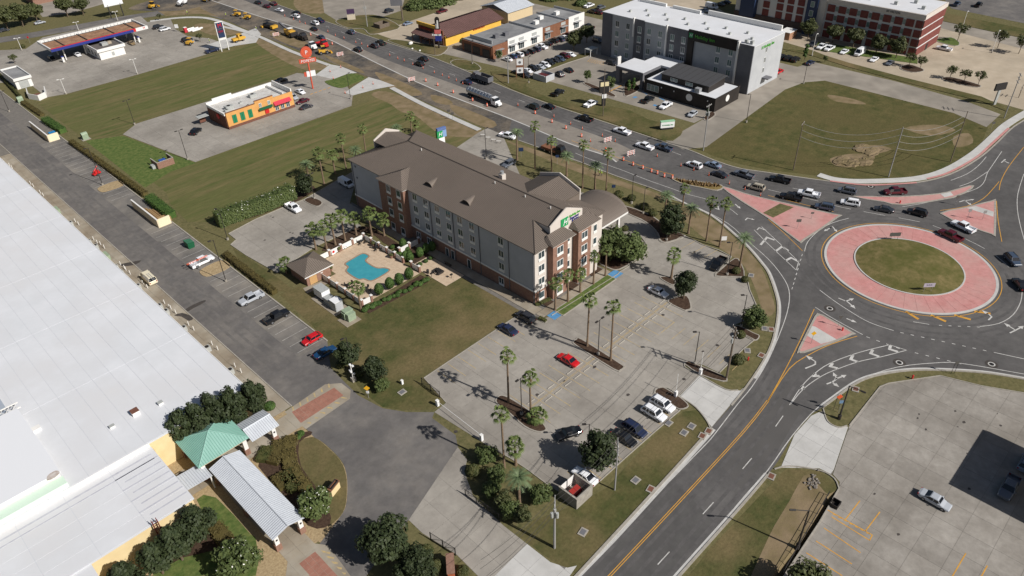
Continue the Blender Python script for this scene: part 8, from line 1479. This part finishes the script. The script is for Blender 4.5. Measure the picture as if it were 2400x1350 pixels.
def gatearm(px, to, label, up=False):
    c = S(*px); t = thing('barrier_gate', label, 'barrier',(c[0],c[1],.04),0,local=True); obj('cabinet', MB().box(-.25,-.25,0,.25,.25,1.3),m_white, t); obj('cap', MB().box(-.28,-.28,1.3,.28,.28,1.4),m_wtrim, t); d = S(*to); obj('arm', MB().tube((0,0,1.1),((d[0]-c[0]) if not up else .6,(d[1]-c[1]) if not up else .4,1.1 if not up else 5),.05,5),m_wtrim, t)
gatearm((1026,951),(1128,1030),'white barrier cabinet with lowered arm across the hotel entrance'); gatearm((1129,1032),(1128,1030),'white barrier cabinet receiving the arm at the grass corner'); gatearm((1641,878),(1650,850),'white barrier cabinet with raised arm on the upper apron island', True); gatearm((1583,930),(1600,900),'white barrier cabinet with raised arm on the lower apron island', True)
def meshgate(a, b, h, label, n):
    A_, B_ = S(*a),S(*b); t = thing('gate', label, 'gate',(A_[0],A_[1],0)); d = (B_[0]-A_[0],B_[1]-A_[1])
    for i in range(n+1): x, y = A_[0]+d[0]*i/n, A_[1]+d[1]*i/n; obj('post', MB().box(x-.06,y-.06,0,x+.06,y+.06,h),m_dark, t)
    for z in (.15,h-.1): obj('rail', MB().tube((*A_, z),(*B_, z),.04,5),m_dark, t)
    for i in range(n): p0,p1 = (A_[0]+d[0]*i/n, A_[1]+d[1]*i/n),(A_[0]+d[0]*(i+1)/n, A_[1]+d[1]*(i+1)/n); obj('brace', MB().tube((*p0,.15),(*p1,h-.1),.03,4),m_dark, t)
    m = MB(); N = int(math.hypot(*d)/.12)
    for i in range(N): x, y = A_[0]+d[0]*i/N, A_[1]+d[1]*i/N; m.box(x-.008,y-.008,.15,x+.008,y+.008,h-.1)
    o = obj('pickets', m, m_dark, t); o['kind'] = 'stuff'
meshgate((989,900),(1031,932),1.7,'dark mesh sliding gate on the lawn by the hotel entrance',2); meshgate((1010,1265),(1068,1302),1.9,'open black steel gate on the mulch by the entrance drive',2); meshgate((1091,1160),(1170,1218),1.5,'dark low gate along the bushes of the entrance drive',3)
# railing above the ditch beside the east car park
A_, B_ = Q(44,130,1345),Q(44,560,600); t = thing('railing', 'dark pipe railing along the ditch beside the east car park', 'railing',(A_[0],A_[1],0)); d = (B_[0]-A_[0],B_[1]-A_[1])
for i in range(9): x, y = A_[0]+d[0]*i/8,A_[1]+d[1]*i/8; obj('post', MB().tube((x, y,0),(x, y,1.1),.05,5),m_dark, t)
for z in (.55,1.1): obj('rail', MB().tube((*A_, z),(*B_, z),.04,5),m_dark, t)
mb = MB()
for i in range(60): c = Q(44,350+random.gauss(60,28),480+random.gauss(0,35)); s = random.uniform(.08,.28); mb.ball((c[0],c[1],s*.5),s, s*.8,s*.6,6,4,noise=.25)
o = obj('rubble_pile', mb, m_lane); tag(o, 'pile of broken concrete rubble on the ditch bank', 'rubble'); o['kind'] = 'stuff'
c = Q(44,620,690); small('storm_grate', 'black plastic crate at the ditch corner of the east car park', 'crate',(c[0],c[1],.05),[('body', ribbon(MB(),[(-.7,-.6),(.7,-.6),(.7,.6),(-.7,.6)],.1,0,.7,closed=True),m_black),('floor', MB().box(-.65,-.55,0,.65,.55,.06),m_black)])
for k, x, y, lb in ((34,1340,825,'fallen red hydrant post on the verge above the east car park'),(34,690,380,'red hydrant post on the lower pink island'),(24,1225,545,'red hydrant post on the long pink bypass island'),(33,2195,655,'small red hydrant on the verge by the thick utility pole')):
    c = Q(k, x, y); small('hydrant', lb, 'hydrant',(c[0],c[1],.12),[('body', MB().tube((0,0,0),(0,0,.7),.16,8),m_red),('cap', MB().ball((0,0,.7),.18,.18,.14,8,5),m_red),('outlet', MB().tube((-.28,0,.45),(.28,0,.45),.08,6),m_red)])
# camera mast in the corner bed, mail box
c = S(829,893); t = thing('camera_mast', 'white camera mast with several heads in the drive corner bed', 'camera mast',(c[0],c[1],.02),0,local=True); obj('pole', MB().tube((0,0,0),(0,0,4),.1,7),m_wtrim, t); obj('plinth', MB().box(-.4,-.4,0,.4,.4,.9),m_kerb, t)
for i, z in enumerate((1.6,2.6,2.7,3.8,3.9)): a = i*1.9; obj('camera', MB().box(.35*math.cos(a)-.18,.35*math.sin(a)-.18,z-.15,.35*math.cos(a)+.18,.35*math.sin(a)+.18,z+.15),m_white, t)
c = S(943,900); small('utility_pedestal', 'small white utility pedestal on the lawn by the mesh gate', 'pedestal',(c[0],c[1],.01),[('post', MB().box(-.2,-.2,0,.2,.2,.9),m_white),('cap', MB().box(-.23,-.23,.9,.23,.23,1.0),m_wtrim)])
c = Q(13,735,510); t = thing('pergola', 'small flat pergola shelter left of the grey hotel', 'pergola',(c[0],c[1],.02),0,local=True); obj('roof', MB().box(-2.2,-1.5,2.4,2.2,1.5,2.6),m_acgr, t); [obj('post', MB().box(x-.1,y-.1,0,x+.1,y+.1,2.4),m_wtrim, t) for x in (-2,2) for y in (-1.3,1.3)]
# ---- people: one skinned figure, a vest and a helmet each
def person_mesh():
    J = [(0,0,.95),(0,0,1.15),(0,0,1.38),(0,0,1.5),(0,.01,1.62),(0,.01,1.72),(-.1,0,.9),(-.12,.02,.5),(-.13,0,.08),(-.13,.14,.04),(.1,0,.9),(.12,.06,.5),(.13,-.04,.08),(.13,.1,.04),(-.2,0,1.36),(-.27,.02,1.1),(-.25,.16,.92),(.2,0,1.36),(.27,.02,1.1),(.25,.18,.95)]
    E = [(0,1),(1,2),(2,3),(3,4),(4,5),(0,6),(6,7),(7,8),(8,9),(0,10),(10,11),(11,12),(12,13),(2,14),(14,15),(15,16),(2,17),(17,18),(18,19)]
    Rr = [.15,.15,.16,.06,.1,.08,.1,.075,.05,.04,.1,.075,.05,.04,.07,.05,.035,.07,.05,.035]
    me = bpy.data.meshes.new('figure'); me.from_pydata(J, E, []); o = bpy.data.objects.new('figure', me); COL.objects.link(o); m = o.modifiers.new('s', 'SKIN'); 
    for i, v in enumerate(me.skin_vertices[0].data): v.radius = (Rr[i],Rr[i]*.8); v.use_root = (i == 0)
    o.modifiers.new('d', 'SUBSURF').levels = 1; bpy.context.view_layer.update()
    r = bpy.data.meshes.new_from_object(o.evaluated_get(bpy.context.evaluated_depsgraph_get())); bpy.data.objects.remove(o); r.materials.clear(); r.materials.append(M('work_clothes', ph(70,74,90),.9)); r.materials.append(M('skin', ph(176,130,104),.7))
    for p in r.polygons: p.material_index = 1 if p.center.z > 1.5 or (abs(p.center.x) > .22 and p.center.z < 1.02) else 0
    return r
PM = person_mesh(); VEST = loft([[(.2*math.cos(a)*1.05,.15*math.sin(a)*1.1,z) for a in [i*.7854 for i in range(8)]] for z in (.95,1.2,1.4)]).mesh('vest', M('lime_vest', ph(196,220,80),.7)); HAT = MB().ball((0,.01,1.76),.13,.15,.1,10,6).mesh('helmet', m_wtrim)
for px, lb, a in ((q(23,812,285),'person in lime vest walking on the bare verge',.5),(q(23,832,290),'person in lime vest standing beside another on the bare verge',2.0),(q(12,5,285),'person in lime vest beside the asphalt paver',1.0),(q(11,2105,155),'person in lime vest beside the rollers',2.5),(q(11,1745,135),'person in lime vest on the new sidewalk curve',.3),(q(11,1952,400),'person in lime vest on the pale apron',1.2)):
    c = S(*px); t = thing('person', lb, 'person',(c[0],c[1],.05),a, local=True); obm('body', PM, t); obm('vest', VEST, t); obm('helmet', HAT, t)
for i in range(26):                                            # specks of litter and oil on the lots
    k, x, y = random.choice(((33,random.uniform(300,1900),random.uniform(300,1200)),(44,random.uniform(900,2200),random.uniform(100,1300)),(34,random.uniform(1100,2300),random.uniform(950,1300)),(22,random.uniform(50,600),random.uniform(650,900))))
    c = Q(k, x, y); r = random.uniform(.12,.5); p = [(c[0]+r*random.uniform(.6,1.2)*math.cos(j*.785),c[1]+r*random.uniform(.4,.9)*math.sin(j*.785)) for j in range(8)]; sheet('oil_stain', p,.062,m_oil)
